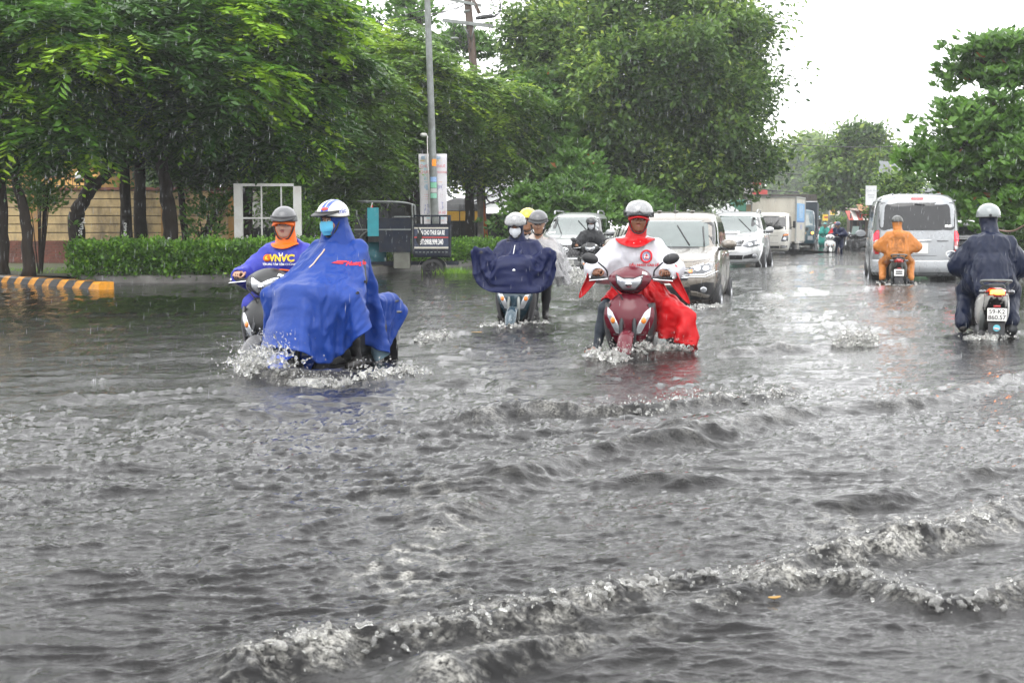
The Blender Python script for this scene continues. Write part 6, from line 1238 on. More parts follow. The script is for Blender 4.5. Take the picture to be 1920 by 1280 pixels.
# ------------------------------------------------------------------ scooter
def ysec_loft(st, n=24, e=3.0, ku=4):
    """stations (y, half width, z low, z high) -> closed loft along y"""
    a = np.linspace(0, 2 * math.pi, n, endpoint=False); c, s = np.cos(a), np.sin(a); P = []
    for y, hw, z0, z1 in st: P.append(np.stack([hw * np.sign(c) * np.abs(c) ** (2 / e), np.full(n, y), (z0 + z1) / 2 + (z1 - z0) / 2 * np.sign(s) * np.abs(s) ** (2 / e)], 1))
    A = cr(np.array(P), ku); m = len(A); F = grid_faces(m, n, False, True) + [list(range(n))[::-1], list(range((m - 1) * n, m * n))]
    return A.reshape(-1, 3), [f[::-1] for f in F]
def scooter(label, loc, rz, P, group=None, name='scooter', cat='scooter', lean=0.0):
    g = lambda k, d=None: P.get(k, d)
    t = thing(name, label, cat, (loc[0], loc[1], -.25), rz, group, ry=lean); t.scale = (1, 1, g('tall', .95)); body = g('body'); acc = g('accent', body); dk = BLKP; r = .238
    for nm_, y in (('front_wheel', .66), ('rear_wheel', -.60)):
        w_ = wheel(t, 0.0001, y, r, .095, nm_)
    for s in (-1, 1): obj('fork', tube([(s * .065, .66, .238), (s * .06, .58, .56), (s * .05, .50, .72)], .02, 8), DARKM if not g('lightfork') else GALV, t)
    a = np.linspace(R(-8), R(150), 13); st = []
    for q in a: rr = r + .035; wd_ = .066 * (1 - .25 * max(0, math.cos(q) - .8) * 5 * 0.6); st.append([(x * wd_, .66 + (rr - .045 * abs(x) ** 2.5) * math.cos(q), r + (rr - .045 * abs(x) ** 2.5) * math.sin(q)) for x in (-1, -.8, -.4, 0, .4, .8, 1)])
    ff = obj('front_fender', sgrid(st, 2, 2), g('fender', body), t); ff.modifiers.new('thick', 'SOLIDIFY').thickness = .006
    W = g('wide', 1.0)
    lvl = [(.33, .085 * W, .47, .03, .40), (.41, .135 * W, .515, .05, .42), (.51, .180 * W, .56, .08, .42), (.61, .212 * W, .575, .10, .40), (.70, .210 * W, .56, .10, .37), (.78, .168 * W, .515, .08, .34), (.845, .105 * W, .465, .05, .33)]
    ap = zloft(lvl); obj('front_apron', ap, body, t, sharp=50)
    S = Skin(bvh(ap), t)
    sig = g('signal', [(.062, .465), (.115, .475), (.195, .635), (.200, .725), (.150, .68), (.090, .56)])
    for s in (1, -1):
        f = (lambda q: q) if s > 0 else fp
        L_ = S.add('signal_lamp', FRONT, f(sig), LENS, .006, .02, 3, 3, .006); c = np.mean(sig, 0)
        obj('amber_bulb', patch(S.t, circ(s * c[0] * 1.05, c[1] + .01, .024, 10, .032), *FRONT, .013, .01, 2, 1, .006), AMB if g('amber', True) else LENS, L_)
    S.line('apron_seam', FRONT, [(.02, .47), (.05, .455), (.14, .46)], .004, dk, .002, True)
    if g('badge'): S.add('badge', FRONT, rrect(-.045, .045, .79, .805, .006), CHR, .006, .01, 2, 2)
    obj('under_cowl', zloft([(.30, .09, .42, .02, .30), (.42, .15, .46, .03, .30), (.55, .19, .47, .05, .32), (.80, .15, .44, .04, .32)]), dk, t)
    ls = []
    for s in (-1, 1):
        q_ = sgrid([[(s * x * k, y, z) for x, y in ((.185, .48), (.228, .43), (.232, .35), (.15, .32))] for z, k in ((.29, .70), (.42, .88), (.60, 1.0), (.76, .92))], 3, 3); o = obj('leg_shield', q_ if s > 0 else (q_[0], [f[::-1] for f in q_[1]]), g('shield', dk), t); o.modifiers.new('thick', 'SOLIDIFY').thickness = .012
    cw = zloft([(.85, .07, .43, .03, .34), (.90, .135, .505, .07, .32), (.96, .185, .53, .10, .30), (1.02, .195, .515, .11, .29), (1.07, .15, .46, .09, .29), (1.105, .07, .40, .03, .3), (1.115, .03, .37, .01, .31)])
    hc = obj('handlebar_cowl', cw, g('cowl', body), t, sharp=50); C = Skin(bvh(cw), hc)
    hl = g('headlight', [(-.125, 1.035), (-.055, 1.005), (.055, 1.005), (.125, 1.035), (.112, .96), (.060, .895), (-.060, .895), (-.112, .96)])
    C.add('headlight', FRONT, hl, LENS, .006, .02, 4, 4, .016)
    obj('headlight_rim', tube([v for v in patch(C.t, hl, *FRONT, .010, .01, 1, 3)[0][:len(hl) * 3 + 1]], .006, 6), dk, hc)
    obj('reflector_bowl', patch(C.t, circ(0, .945, .03, 12), *FRONT, .024, .008, 2, 1, .01), CHR, hc)
    if g('sticker', True): C.add('sticker', FRONT, [(-.16, 1.035), (-.115, 1.045), (-.115, 1.07), (-.155, 1.055)], WHITEP, .006, .003, 2, 2)
    for s in (-1, 1):
        obj('handlebar', tube(smooth_path([(s * .1, .36, .985), (s * .2, .36, 1.0), (s * .36, .30, 1.0)], 3), .014, 8), DARKM, t); gr = obj('grip', tube([(s * .245, .344, 1.0), (s * .375, .294, 1.0)], .0195, 10), TYRE, t); obj('bar_end', tube([(s * .375, .294, 1.0), (s * .39, .288, 1.0)], .022, 8), CHR if g('levers', True) else DARKM, gr)
        if g('levers', True): obj('brake_lever', tube(smooth_path([(s * .20, .395, .995), (s * .27, .405, .985), (s * .37, .36, .975), (s * .385, .35, .97)], 4), .008, 6), CHR, t)
        if g('mirrors', True):
            mo = obj('mirror', xf(sgrid([[(math.cos(q) * .078 * k, t_, math.sin(q) * .052 * k) for q in np.linspace(0, 2 * math.pi, 12, endpoint=False)] for t_, k in ((-.016, .92), (-.012, 1), (.01, .95), (.026, .6), (.032, .15))], 2, 2, True, True), (s * .375, .40, g('mz', 1.175)), (0, R(-18 * s), 0)), g('mirrorm', BLKP), t)
            obj('mirror_glass', xf(lathe([(0, 0), (1, 0)], 16, 'y'), (s * .375, .382, g('mz', 1.175)), (0, R(-18 * s), 0), (.068, 1, .043)), mat('mirror_face', (.6, .63, .66), .03, 1.0, var=.02), mo)
            obj('mirror_stem', tube(smooth_path([(s * .215, .375, 1.02), (s * .225, .39, 1.08), (s * .30, .41, g('mz', 1.175) - .035)], 4), .008, 6), DARKM, mo)
    obj('brake_hose', tube(smooth_path([(.2, .39, .99), (.16, .47, .93), (.08, .5, .84), (.04, .48, .75)], 4), .006, 6), dk, t)
    obj('floor_board', bx(-.17, .17, -.14, .36, .285, .325), dk, t, bevel=.02); obj('leg_console', ysec_loft([(-.1, .11, .30, .62), (.0, .09, .30, .50), (.2, .06, .30, .40), (.34, .08, .30, .70)], 16), dk, t)
    rb = ysec_loft([(-.02, .11, .36, .66), (-.14, .155, .33, .73), (-.40, .175, .36, .77), (-.68, .155, .50, .80), (-.92, .105, .64, .835), (-1.04, .05, .73, .84)]); obj('side_cowl', rb, g('rear', body), t); B = Skin(bvh(rb), t)
    obj('seat', ysec_loft([(.03, .10, .70, .76), (-.1, .135, .73, .80), (-.42, .135, .75, .815), (-.55, .13, .77, .85), (-.88, .085, .81, .88), (-.93, .05, .82, .86)], 18, 3), mat('seat_vinyl', (.02, .02, .021), .45, bump=.002, bscale=120), t)
    obj('grab_rail', tube(smooth_path([(-.12, -.62, .86), (-.15, -.85, .90), (-.10, -1.02, .915), (.10, -1.02, .915), (.15, -.85, .90), (.12, -.62, .86)], 5), .014, 8), g('rail', GALV), t)
    tl = B.add('tail_light', BACK, g('tail', [(-.095, .75), (.095, .75), (.105, .80), (.06, .83), (-.06, .83), (-.105, .80)]), REDL, .006, .03, 3, 3, .02)
    if g('lit'):
        B.add('rear_panel', BACK, [(-.075, .46), (.075, .46), (.125, .60), (.115, .735), (-.115, .735), (-.125, .60)], dk, .008, .02, 3, 4)
        obj('lit_lamp', patch(B.t, [(-.072, .765), (.072, .765), (.072, .815), (-.072, .815)], *BACK, .03, .02, 3, 3, .012), g('lit'), tl)
    for s in (-1, 1): obj('rear_indicator', ball((s * .135, -.93, .79), (.045, .05, .026)), g('ind', LAMPD), t)
    obj('rear_mudguard', sgrid([[(x * k, y, z) for x in (-.085, -.075, 0, .075, .085)] for y, z, k in ((-.80, .62, .9), (-.93, .58, 1), (-1.0, .48, 1), (-1.03, .34, .95), (-1.035, .27, .85))], 3, 3), dk, t)
    pl = obj('number_plate', xf(box(0, 0, 0, .19, .006, .14), (0, -1.035, .545), (R(-8), 0, 0)), PLATE, t, bevel=.004)
    if g('plate'):
        for i, s_ in enumerate(g('plate')): obj('plate_text', xf(text_vf(s_, .068, 0, 'CENTER', .0012, .95), (0, -1.0405 + .009 * (1 - i) - .0045, .576 - .062 * i), (R(90 - 8), 0, 0)), PINK, pl, False)
    else:
        for z in (.57, .525): obj('plate_mark', xf(box(0, 0, 0, .13, .002, .028), (0, -1.041, z), (R(-8), 0, 0)), PINK, pl, False)
    obj('plate_reflector', box(0, -1.015, .635, .07, .012, .022), REDL, t)
    obj('engine', join(ball((-.10, -.42, .30), (.09, .3, .11)), ball((.08, -.55, .27), (.06, .12, .1))), dk, t)
    obj('exhaust', tube(smooth_path([(.12, -.30, .22), (.15, -.55, .27), (.16, -.75, .33), (.16, -.98, .38)], 3), [.03, .035, .04, .05, .055, .055, .06, .06, .06, .055], 10), DARKM, t); obj('swing_arm', tube([(-.12, -.3, .28), (-.11, -.62, .27)], .045, 8), dk, t)
    obj('shock_absorber', tube([(-.12, -.62, .30), (-.11, -.72, .66)], .03, 8), g('rail', GALV), t)
    return t
# ------------------------------------------------------------------ people
def frame(yaw, pitch, roll=0.0): return np.array((Euler((pitch, roll, yaw), 'YXZ').to_matrix() if False else (Matrix.Rotation(yaw, 3, 'Z') @ Matrix.Rotation(pitch, 3, 'X') @ Matrix.Rotation(roll, 3, 'Y'))))
def pose(**kw):
    J = dict(pel=(0, -.17, .87), chest=(0, -.09, 1.15), neck=(0, -.045, 1.335), head=(0, 0, 1.485), yaw=0., pitch=0., roll=0.)
    for s, n in ((-1, 'L'), (1, 'R')):
        J.update({'sh' + n: (s * .180, -.06, 1.235), 'el' + n: (s * .330, .09, 1.005), 'ha' + n: (s * .315, .305, .985), 'hip' + n: (s * .10, -.16, .85), 'kn' + n: (s * .185, .27, .70), 'an' + n: (s * .14, .14, .34), 'toe' + n: (s * .15, .32, .31)})
    J.update(kw); J = {k: (np.array(v, float) if isinstance(v, (tuple, list)) else v) for k, v in J.items()}; J['head'] = J['head'] + [0, 0, .022]; return J
def head_prims(J):
    Rm = frame(J['yaw'], J['pitch'], J['roll']); c = J['head']; w_ = lambda p: c + Rm @ np.array(p, float); e = lambda p, r, t=0, op=1, k=None: ell(w_(p), r, t, op, Rm, k)
    return [e((0, -.012, .035), (.076, .094, .088)), e((0, .030, -.03), (.064, .066, .085)), e((0, .048, -.085), (.044, .044, .034)), e((.040, .055, -.028), (.028, .030, .03)), e((-.040, .055, -.028), (.028, .030, .03)),
            e((0, .082, .030), (.052, .016, .012), k=.012), e((.030, .103, .006), (.016, .014, .011), 0, -1, .012), e((-.030, .103, .006), (.016, .014, .011), 0, -1, .012),
            cap(w_((0, .090, .012)), w_((0, .112, -.028)), .009, .0145, 0, k=.012), e((.013, .100, -.031), (.010, .011, .009), k=.008), e((-.013, .100, -.031), (.010, .011, .009), k=.008),
            e((0, .092, -.060), (.023, .011, .0055), 3, k=.006), e((0, .089, -.069), (.020, .011, .0065), 3, k=.006), e((0, .080, -.098), (.018, .016, .014), k=.015), e((.077, -.004, -.008), (.011, .022, .031), k=.01), e((-.077, -.004, -.008), (.011, .022, .031), k=.01)]
def hand_prims(h, s, grip=True, axis=(1, 0, 0), d=(0, 1, 0)):
    """palm over a grip: fingers curl forward and down over it, thumb leaves the inner side"""
    ax = np.array(axis, float); ax /= np.linalg.norm(ax); d = np.array(d, float); d = d - ax * (d @ ax); d /= np.linalg.norm(d); u = np.cross(ax, d); u = u if u[2] > 0 else -u; P = []; h = np.array(h, float)
    w_ = lambda a, b, c: h + ax * a * s + d * b + u * c
    P.append(ell(w_(0, -.030, .034), (.042, .045, .020), 0, 1, np.stack([ax, d, u], 1), .015))
    for a, l in ((-.033, .9), (-.011, 1.05), (.011, 1.0), (.033, .78)):
        p0, p1, p2, p3 = w_(a, -.012, .036), w_(a, .024 * l, .030), w_(a, .040 * l, .004), w_(a, .026 * l, -.020 * l)
        P += [cap(p0, p1, .0105, .0095, 0, k=.006), cap(p1, p2, .0095, .0088, 0, k=.004), cap(p2, p3, .0088, .0075, 0, k=.004)]
    P += [cap(w_(-.036, -.045, .026), w_(-.052, -.008, .006), .013, .011, 0, k=.01), cap(w_(-.052, -.008, .006), w_(-.046, .022, -.012), .011, .009, 0, k=.004)]
    return P
def body_prims(J, hands=True, barefoot=False, top=4, legs=1, slim=1.0):
    q = slim; P = [ell(J['pel'], (.155 * q, .125, .115), legs), cap(J['pel'] + [0, .02, .06], J['chest'], .125 * q, .145 * q, top), ell(J['chest'] + [0, .01, .02], (.165 * q, .115, .15), top), cap(J['chest'] + [0, -.02, .12], J['neck'], .085, .058, top), cap(J['neck'] + [0, 0, -.03], J['head'] + [0, -.01, -.04], .052, .05, 0)]
    P += head_prims(J)
    for s, n in ((-1, 'L'), (1, 'R')):
        sh, el_, ha = J['sh' + n], J['el' + n], J['ha' + n]; wr = ha + (el_ - ha) / np.linalg.norm(el_ - ha) * .085 + [0, 0, .012]
        P += [cap(J['chest'] + [s * .07, -.02, .085], sh, .066, .060, top), cap(sh, el_, .058, .044, top), cap(el_, wr, .042, .028, 0), cap(wr, ha + (wr - ha) * .35 + [0, 0, .026], .028, .024, 0, k=.02)]
        if hands: P += hand_prims(ha, s, axis=J.get('axis' + n, (1, -.36 * s, 0)), d=J.get('dir' + n, (0, 1, 0)))
        else: P += [ell(ha, (.045, .05, .035), 0)]
        hp, kn, an, toe = J['hip' + n], J['kn' + n], J['an' + n], J['toe' + n]
        P += [cap(hp, kn, .092 * q, .062, legs), cap(kn, kn * .45 + an * .55 + [0, -.02, 0], .060, .056, legs), cap(kn * .5 + an * .5 + [0, -.02, 0], an, .055, .04, legs), cap(an + [0, -.03, -.03], toe + [0, 0, -.01], .038, .032, 0 if barefoot else 2), cap(an + [0, -.05, -.04], toe * .6 + an * .4 + [0, 0, -.03], .036, .03, 0 if barefoot else 2)]
    return P
def collar(root, J, m, s=1.0, zs=1.0):
    n = 40; u = np.linspace(0, 2 * math.pi, n, endpoint=False); P = []
    for z, rx, ry, cy in ((.05, .068, .078, .012), (.0, .086, .090, .010), (-.045, .116, .108, .012), (-.085, .148 * s, .132 * s, .018), (-.105, .158 * s, .140 * s, .020)):
        zz = z + (.082 * np.sin(u) ** 2 + .03 * (np.cos(u) < 0) * np.cos(u) ** 2) * (-z / .105 if z < 0 else 0) + .004 * np.sin(u * 5 + z * 60); zz = np.where(zz < 0, zz * zs, zz); P.append(np.stack([rx * np.sin(u), cy + ry * np.cos(u), zz], 1) + J['neck'])
    V, F = sgrid(P, 4, 1, True); o = obj('collar', (V, F), m, root); o.modifiers.new('thick', 'SOLIDIFY').thickness = .004; return o
def wrinkle(amp, sc=(9, 9, 5), seed=0, fold=None):
    def f(p):
        n = gn3(p * np.array(sc), seed); m = gn3(p * np.array(sc) * 2.3, seed + 3)
        r_ = np.clip(1 - 2.0 * np.abs(n), 0, 1) ** 2; r2 = np.clip(1 - 2.0 * np.abs(m), 0, 1) ** 2
        return -amp * (1.3 * r_ + .7 * r2 - .7) + amp * .5 * n
    return f
def coat_prims(J, body_r=1.0, arm=.078, wide=0.0, cuff=.07, skirt=None, sleeve=.92, t=0, tc=0):
    P = [cap(J['pel'] + [0, .02, .02], J['chest'], .185 * body_r, .178 * body_r, t), ell(J['chest'] + [0, .0, .05], (.205 * body_r, .15 * body_r, .16), t), cap(J['chest'] + [0, -.02, .1], J['neck'] + [0, 0, -.03], .13, .085, t)]
    for s, n in ((-1, 'L'), (1, 'R')):
        sh, el_, ha = J['sh' + n], J['el' + n], J['ha' + n]; wr = el_ + (ha - el_) * sleeve; m = el_ + (wr - el_) * .55
        P += [cap(J['chest'] + [s * .07, -.02, .07], sh, .092, .078, t), cap(sh, el_ + [0, 0, -.01], .080, arm + .01, t), cap(el_ + [0, 0, -.01], m, arm + .01, (arm + cuff) / 2, t), cap(m, wr, (arm + cuff) / 2, cuff, tc)]
        if wide:
            a = J['chest'] + [s * .13, 0, -.05]; P += [cap(a, sh * .45 + el_ * .55 + [0, 0, -.05], .10, .075 + .03 * wide, t, k=.08), cap(J['pel'] + [s * .1, .03, .08], el_ + [-s * .05, -.02, -.07], .11, .06, t, k=.09)]
    if skirt:
        for a, b, ra, rb in skirt: P.append(cap(a, b, ra, rb, tc))
    return P
def opened(P, J, nk=.075, hand=True, wide=False):
    """neck hole and sleeve mouths"""
    P = P + [cap(J['neck'] + [0, .0, .0], J['head'] + [0, .02, .05], nk, nk + .02, -1, -1, .01)]
    if wide: P = P + [cap(J['neck'] + [0, .01, .02], J['head'] + [0, .03, 0], .10, .13, -1, -1, .01)]
    if hand:
        for n in 'LR':
            el_, ha = J['el' + n], J['ha' + n]; d = (ha - el_) / np.linalg.norm(ha - el_); P.append(cap(ha - d * .09, ha + d * .06, .036, .06, -1, -1, .008))
    return P
def helmet(root, J, shell, brim=None, visor=None, stripe=None, strap=True, sc_=1.0, name='helmet', deep=0.0, visor_rng=(20, 88), tilt=-.06):
    Rm = Matrix(frame(J['yaw'], J['pitch'] + tilt, J['roll']).tolist()); c = Vector(J['head']) + Rm @ Vector((0, -.010, .050))
    rx, ry, rz = .119 * sc_, .141 * sc_, .116 * sc_
    def dome(az, el_, off=0.0):
        return np.array([(rx + off) * math.sin(el_) * math.sin(az), (ry + off) * math.sin(el_) * math.cos(az), (rz + off) * math.cos(el_)])
    def rim(az): return R(88 + 9 * (1 - math.cos(az)) * .5 + deep * (1 - math.cos(az)) * .5 + 7 * math.sin(az) ** 2)
    n, m = 40, 12; V = []
    for i in range(n):
        az = 2 * math.pi * i / n; e_ = rim(az)
        V += [dome(az, e_ * j / m) for j in range(m + 1)] + [dome(az, e_ + R(2), -.006), dome(az, e_ - R(4), -.02), dome(az, e_ * .6, -.022)]
    V = np.array(V); F = grid_faces(n, m + 4, True, False); h = obj(name, (V, F), shell, root, loc=c, rot=Rm.to_euler(), sharp=45)
    obj('rim_trim', tube([dome(a, rim(a), .001) for a in np.linspace(0, 2 * math.pi, 37)], .006, 6), BLKP, h)
    if brim:
        V = []; az_ = np.linspace(R(-68), R(68), 15)
        for a in az_:
            k = math.cos(a * 1.25) ** .8 if abs(a) < R(71) else 0
            for q in (0, .5, 1): p = dome(a, R(78), .004); d = np.array([math.sin(a) * .55, math.cos(a), -.30]); V.append(p + d * .068 * q * k)
        o = obj('brim', (np.array(V), grid_faces(15, 3)), brim, h); o.modifiers.new('thick', 'SOLIDIFY').thickness = .006
        obj('brim_band', tube([dome(a, R(76), .003) for a in np.linspace(R(-70), R(70), 17)], .012, 6), BLKP, h)
    if visor:
        V = []; az_ = np.linspace(R(-82), R(82), 21)
        for a in az_:
            lo = R(visor_rng[1]) - R(10) * max(0, 1 - abs(a) / R(14)); V += [dome(a, e_, .010) for e_ in np.linspace(R(visor_rng[0]) + R(22) * (a / R(82)) ** 2, lo, 9)]
        o = obj('visor', (np.array(V), grid_faces(21, 9)), visor, h); o.modifiers.new('thick', 'SOLIDIFY').thickness = .004
        for s in (-1, 1): obj('visor_hinge', xf(lathe([(0, .012), (.028, .010), (.030, -.006)], 14, 'x'), (s * (rx + .008), .0, .0), scale=(s, 1, 1)), BLKP, h)
    if stripe:
        for x0, x1, m_ in stripe:
            V = []
            for q in np.linspace(R(-78), R(70), 24):
                for x in (x0, (x0 + x1) / 2, x1): k = math.sqrt(max(0, 1 - (x / (rx + .002)) ** 2)); V.append((x, -(ry + .002) * math.sin(q) * k, (rz + .002) * math.cos(q) * k))
            obj('stripe', (np.array(V), [f[::-1] for f in grid_faces(24, 3)]), m_, h)
    if strap:
        for s in (-1, 1): obj('chin_strap', tube(smooth_path([(s * .092, .03, -.055), (s * .078, .055, -.11), (s * .045, .075, -.165), (0, .08, -.18)], 4), .0075, 6), BLKP, h)
    return h, dome
def face_bits(root, J, brow=True, mask=None):
    Rm = frame(J['yaw'], J['pitch'], J['roll']); c = J['head']; w_ = lambda p: c + Rm @ np.array(p, float)
    for s in (-1, 1):
        e = obj('eye', ball(w_((s * .030, .079, .006)), .0135, 10, 8), EYEW, root); obj('iris', ball(w_((s * .030, .0895, .005)), .0058, 8, 6), IRIS, e)
        obj('eyelid', tube([w_((s * .014, .090, .009)), w_((s * .030, .0945, .014)), w_((s * .046, .084, .009))], .0035, 5), HAIR, root)
        if brow: obj('eyebrow', tube([w_((s * .013, .098, .026)), w_((s * .032, .098, .031)), w_((s * .052, .082, .026))], [.003, .0045, .002], 5), HAIR, root)
    if mask:
        P = []
        for z in np.linspace(.0, -.118, 7):
            row = []
            for x in np.linspace(-1, 1, 9):
                q = (z + .05) / .07; bul = .018 * max(0, 1 - q * q); row.append(w_((x * (.070 - .016 * q * q - .016 * (z < -.09) - .008 * (z < -.07)), .118 + bul - .062 * x * x - .05 * max(0, -z - .07), z)))
            P.append(row)
        o = obj('face_mask', sgrid(P, 3, 2), mask, root); o.modifiers.new('thick', 'SOLIDIFY').thickness = .003
        for z in (-.03, -.055, -.08): obj('mask_pleat', tube([w_((x * .066, .1365 - .062 * x * x - .05 * max(0, -z - .07) - .002, z)) for x in np.linspace(-.9, .9, 9)], .0016, 4), mask, o)
        for s in (-1, 1): obj('ear_loop', tube(smooth_path([w_((s * .068, .052, -.015)), w_((s * .083, .01, .0)), w_((s * .083, -.005, -.04)), w_((s * .066, .045, -.085))], 3), .0022, 4), WHITEP, o)
def person(label, loc, rz, J, bm, prims, group=None, h=.0115, k=.025, lean=0.0):
    t = thing('person', label, 'person', (loc[0], loc[1], -.25), rz, group, ry=lean)
    (V, F), ft = sdf_mesh(prims, h, k); obj('body', (V, F), bm, t, mi=np.clip(ft, 0, len(bm) - 1)); return t
def garment(root, name, prims, m, h=.012, k=.045, noise=None):
    (V, F), ft = sdf_mesh(prims, h, k, noise); mm = m if isinstance(m, list) else [m]
    o = obj(name, (V, F), mm, root, mi=np.clip(ft, 0, len(mm) - 1)); return o, BVHTree.FromPolygons([Vector(v) for v in V], F.tolist())
def hood(root, J, m, h=.0125, open_=(.066, .10, .098), peak=None, drop=.10, ny=0.0, full=False):
    Rm = frame(J['yaw'], J['pitch'], J['roll']); c = J['head']; w_ = lambda p: c + Rm @ np.array(p, float)
    P = [ell(w_((0, -.012, .03)), (.100, .116, .112), 0, 1, Rm), cap(w_((0, -.032, -.03)), J['neck'] + [0, -.012, -.04], .084, .098, 0), cap(J['neck'] + [0, -.012, -.04], J['neck'] + [0, -.005, -drop], .100, .148 if drop > .09 else .105, 0), ell(w_((0, .140, -.022 + ny)), (open_[0], open_[1], open_[2] + .022), 0, -1, Rm, .012), ell(w_((0, .115, -.105)), (.058, .07, .06), 0, -1, Rm, .012)]
    if full: P.insert(2, cap(w_((0, -.035, -.02)), J['neck'] + [0, -.005, -.06], .100, .165, 0))
    o, T = garment(root, 'hood', P, m, h, .03, wrinkle(.004, (16, 16, 10), 5))
    if peak:
        V = []
        for a in np.linspace(-1, 1, 13):
            for q in (0, .5, 1): V.append(w_((a * (.088 + .012 * q), .090 - .058 * a * a + .072 * q * (1 - .5 * a * a), (.046 - .026 * q) - .018 * a * a - .014 * q * a * a)))
        p = obj('hood_peak', (np.array(V), grid_faces(13, 3)), peak, o); p.modifiers.new('thick', 'SOLIDIFY').thickness = .005
    return o, T
# ------------------------------------------------------------------ draped cloth: position based solver on a ring grid
def drape(rest, X, pin, cols, steps=150, iters=9, g=(0, 0, -4.2), wind=(0, 0, 0), zmin=.22, seed=0, thick=.012, bend=.07, mask=None, fric=.5):
    nv, nu = rest.shape[:2]; X = X.copy(); Xp = X.copy(); inv = np.where(pin, 0.0, 1.0); dt = 1 / 45; rng = np.random.default_rng(seed); cons = []
    def L(a, b): return np.linalg.norm(rest[a] - rest[b], axis=-1)
    I, Jx = np.meshgrid(np.arange(nv), np.arange(nu), indexing='ij')
    for par in (0, 1):
        j = Jx[:, par::2]; i = I[:, par::2]; cons.append(((i, j), (i, (j + 1) % nu), 1.0))
    for par in (0, 1):
        i = I[par:nv - 1:2]; j = Jx[par:nv - 1:2]; cons.append(((i, j), (i + 1, j), 1.0)); cons.append(((i, j), (i + 1, (j + 1) % nu), .5)); cons.append(((i, (j + 1) % nu), (i + 1, j), .5))
    for par in (0, 1):
        sel = ((np.arange(nu) // 2) % 2) == par; cons.append(((I[:, sel], Jx[:, sel]), (I[:, sel], (Jx[:, sel] + 2) % nu), bend))
        sel = (((np.arange(nv) // 2) % 2) == par) & (np.arange(nv) < nv - 2); cons.append(((I[sel], Jx[sel]), (I[sel] + 2, Jx[sel]), bend))
    C = [(a, b, L(a, b), s * (inv[a] / np.maximum(inv[a] + inv[b], 1e-6))[..., None], s * (inv[b] / np.maximum(inv[a] + inv[b], 1e-6))[..., None]) for a, b, s in cons]
    g = np.array(g); wind = np.array(wind, float); ph = rng.random(3) * 6
    for st in range(steps):
        v = (X - Xp) * .95; Xp = X.copy(); gust = wind * (1 + .6 * math.sin(st * .21 + ph[0])) + .6 * np.stack([gn2(rest[..., 0] * 4 + st * .03, rest[..., 1] * 4, 60 + seed), 0 * rest[..., 0], gn2(rest[..., 0] * 4, rest[..., 1] * 4 + st * .03, 61 + seed)], -1)
        X = X + (v + (g + gust) * dt * dt) * inv[..., None]
        for it in range(iters):
            for a, b, l, wa, wb in C:
                d = X[a] - X[b]; n = np.linalg.norm(d, axis=-1); e = ((n - l) / np.maximum(n, 1e-6))[..., None] * d
                X[a] -= e * wa; X[b] += e * wb
            if it % 3 == 2 or it == iters - 1:
                for q in cols:
                    lo, hi = pbox(q); m = ((X > lo - .02) & (X < hi + .02)).all(-1) & ~pin
                    if not m.any(): continue
                    P = X[m]
                    ab = q['b'] - q['a']; h = np.clip(((P - q['a']) @ ab) / (ab @ ab + 1e-12), 0, 1); ctr = q['a'] + h[:, None] * ab; dd = P - ctr; n = np.linalg.norm(dd, axis=1); rr = q['ra'] + (q['rb'] - q['ra']) * h + thick + (.018 if q['ra'] < .07 else 0)
                    hit = n < rr; P[hit] = ctr[hit] + dd[hit] / np.maximum(n[hit], 1e-6)[:, None] * rr[hit][:, None]
                    if it == iters - 1:
                        pp = Xp[m]; pp[hit] += (P[hit] - pp[hit]) * fric; Xp[m] = pp
                    X[m] = P
                X[..., 2] = np.maximum(X[..., 2], zmin)
    return X
def caps_of(P): return [q for q in P if q['s'] == 'c' and q['op'] > 0] + [cap(q['c'] - [q['r'][0] * .4, 0, 0], q['c'] + [q['r'][0] * .4, 0, 0], min(q['r'][1:]) * .95, None) for q in P if q['s'] == 'e' and q['op'] > 0 and q['r'].min() > .05]
BIKECOL = [cap((-.12, .41, .99), (.12, .41, .99), .125), cap((0, .43, .80), (0, .45, .50), .14), cap((-.13, .46, .66), (.13, .46, .66), .10), cap((0, -.1, .72), (0, -.95, .79), .13), cap((0, .66, .30), (0, .60, .42), .20), cap((-.38, .29, 1.0), (-.2, .36, 1.0), .03), cap((.38, .29, 1.0), (.2, .36, 1.0), .03), cap((-.14, .2, .3), (.14, .2, .3), .06), cap((-.36, .38, 1.17), (-.22, .38, 1.02), .035), cap((.36, .38, 1.17), (.22, .38, 1.02), .035), cap((-.20, .40, .74), (-.17, .39, .34), .075), cap((.20, .40, .74), (.17, .39, .34), .075)]
for q_ in BIKECOL: q_['a'] = q_['a'] * [1, 1, .95]; q_['b'] = q_['b'] * [1, 1, .95]
def sheet_rest(fr, bk, hw, nu=112, nv=36, hole=(.11, .12), corner=6):
    """rest layout of a poncho: ring round the neck growing into a rounded rectangle; u starts at the front"""
    u = np.linspace(0, 2 * math.pi, nu, endpoint=False); c, s = np.cos(u), np.sin(u)
    L_ = np.where(c > 0, fr, bk); k_ = np.where(c > 0, corner, min(corner, 2.7)); x1 = hw * np.sign(s) * np.abs(s) ** (2 / k_); y1 = L_ * np.sign(c) * np.abs(c) ** (2 / k_); x0 = hole[0] * s; y0 = hole[1] * c; t = np.linspace(0, 1, nv)[:, None]
    return np.stack([x0 + (x1 - x0) * t, y0 + (y1 - y0) * t, 0 * t + 0 * x0], -1)
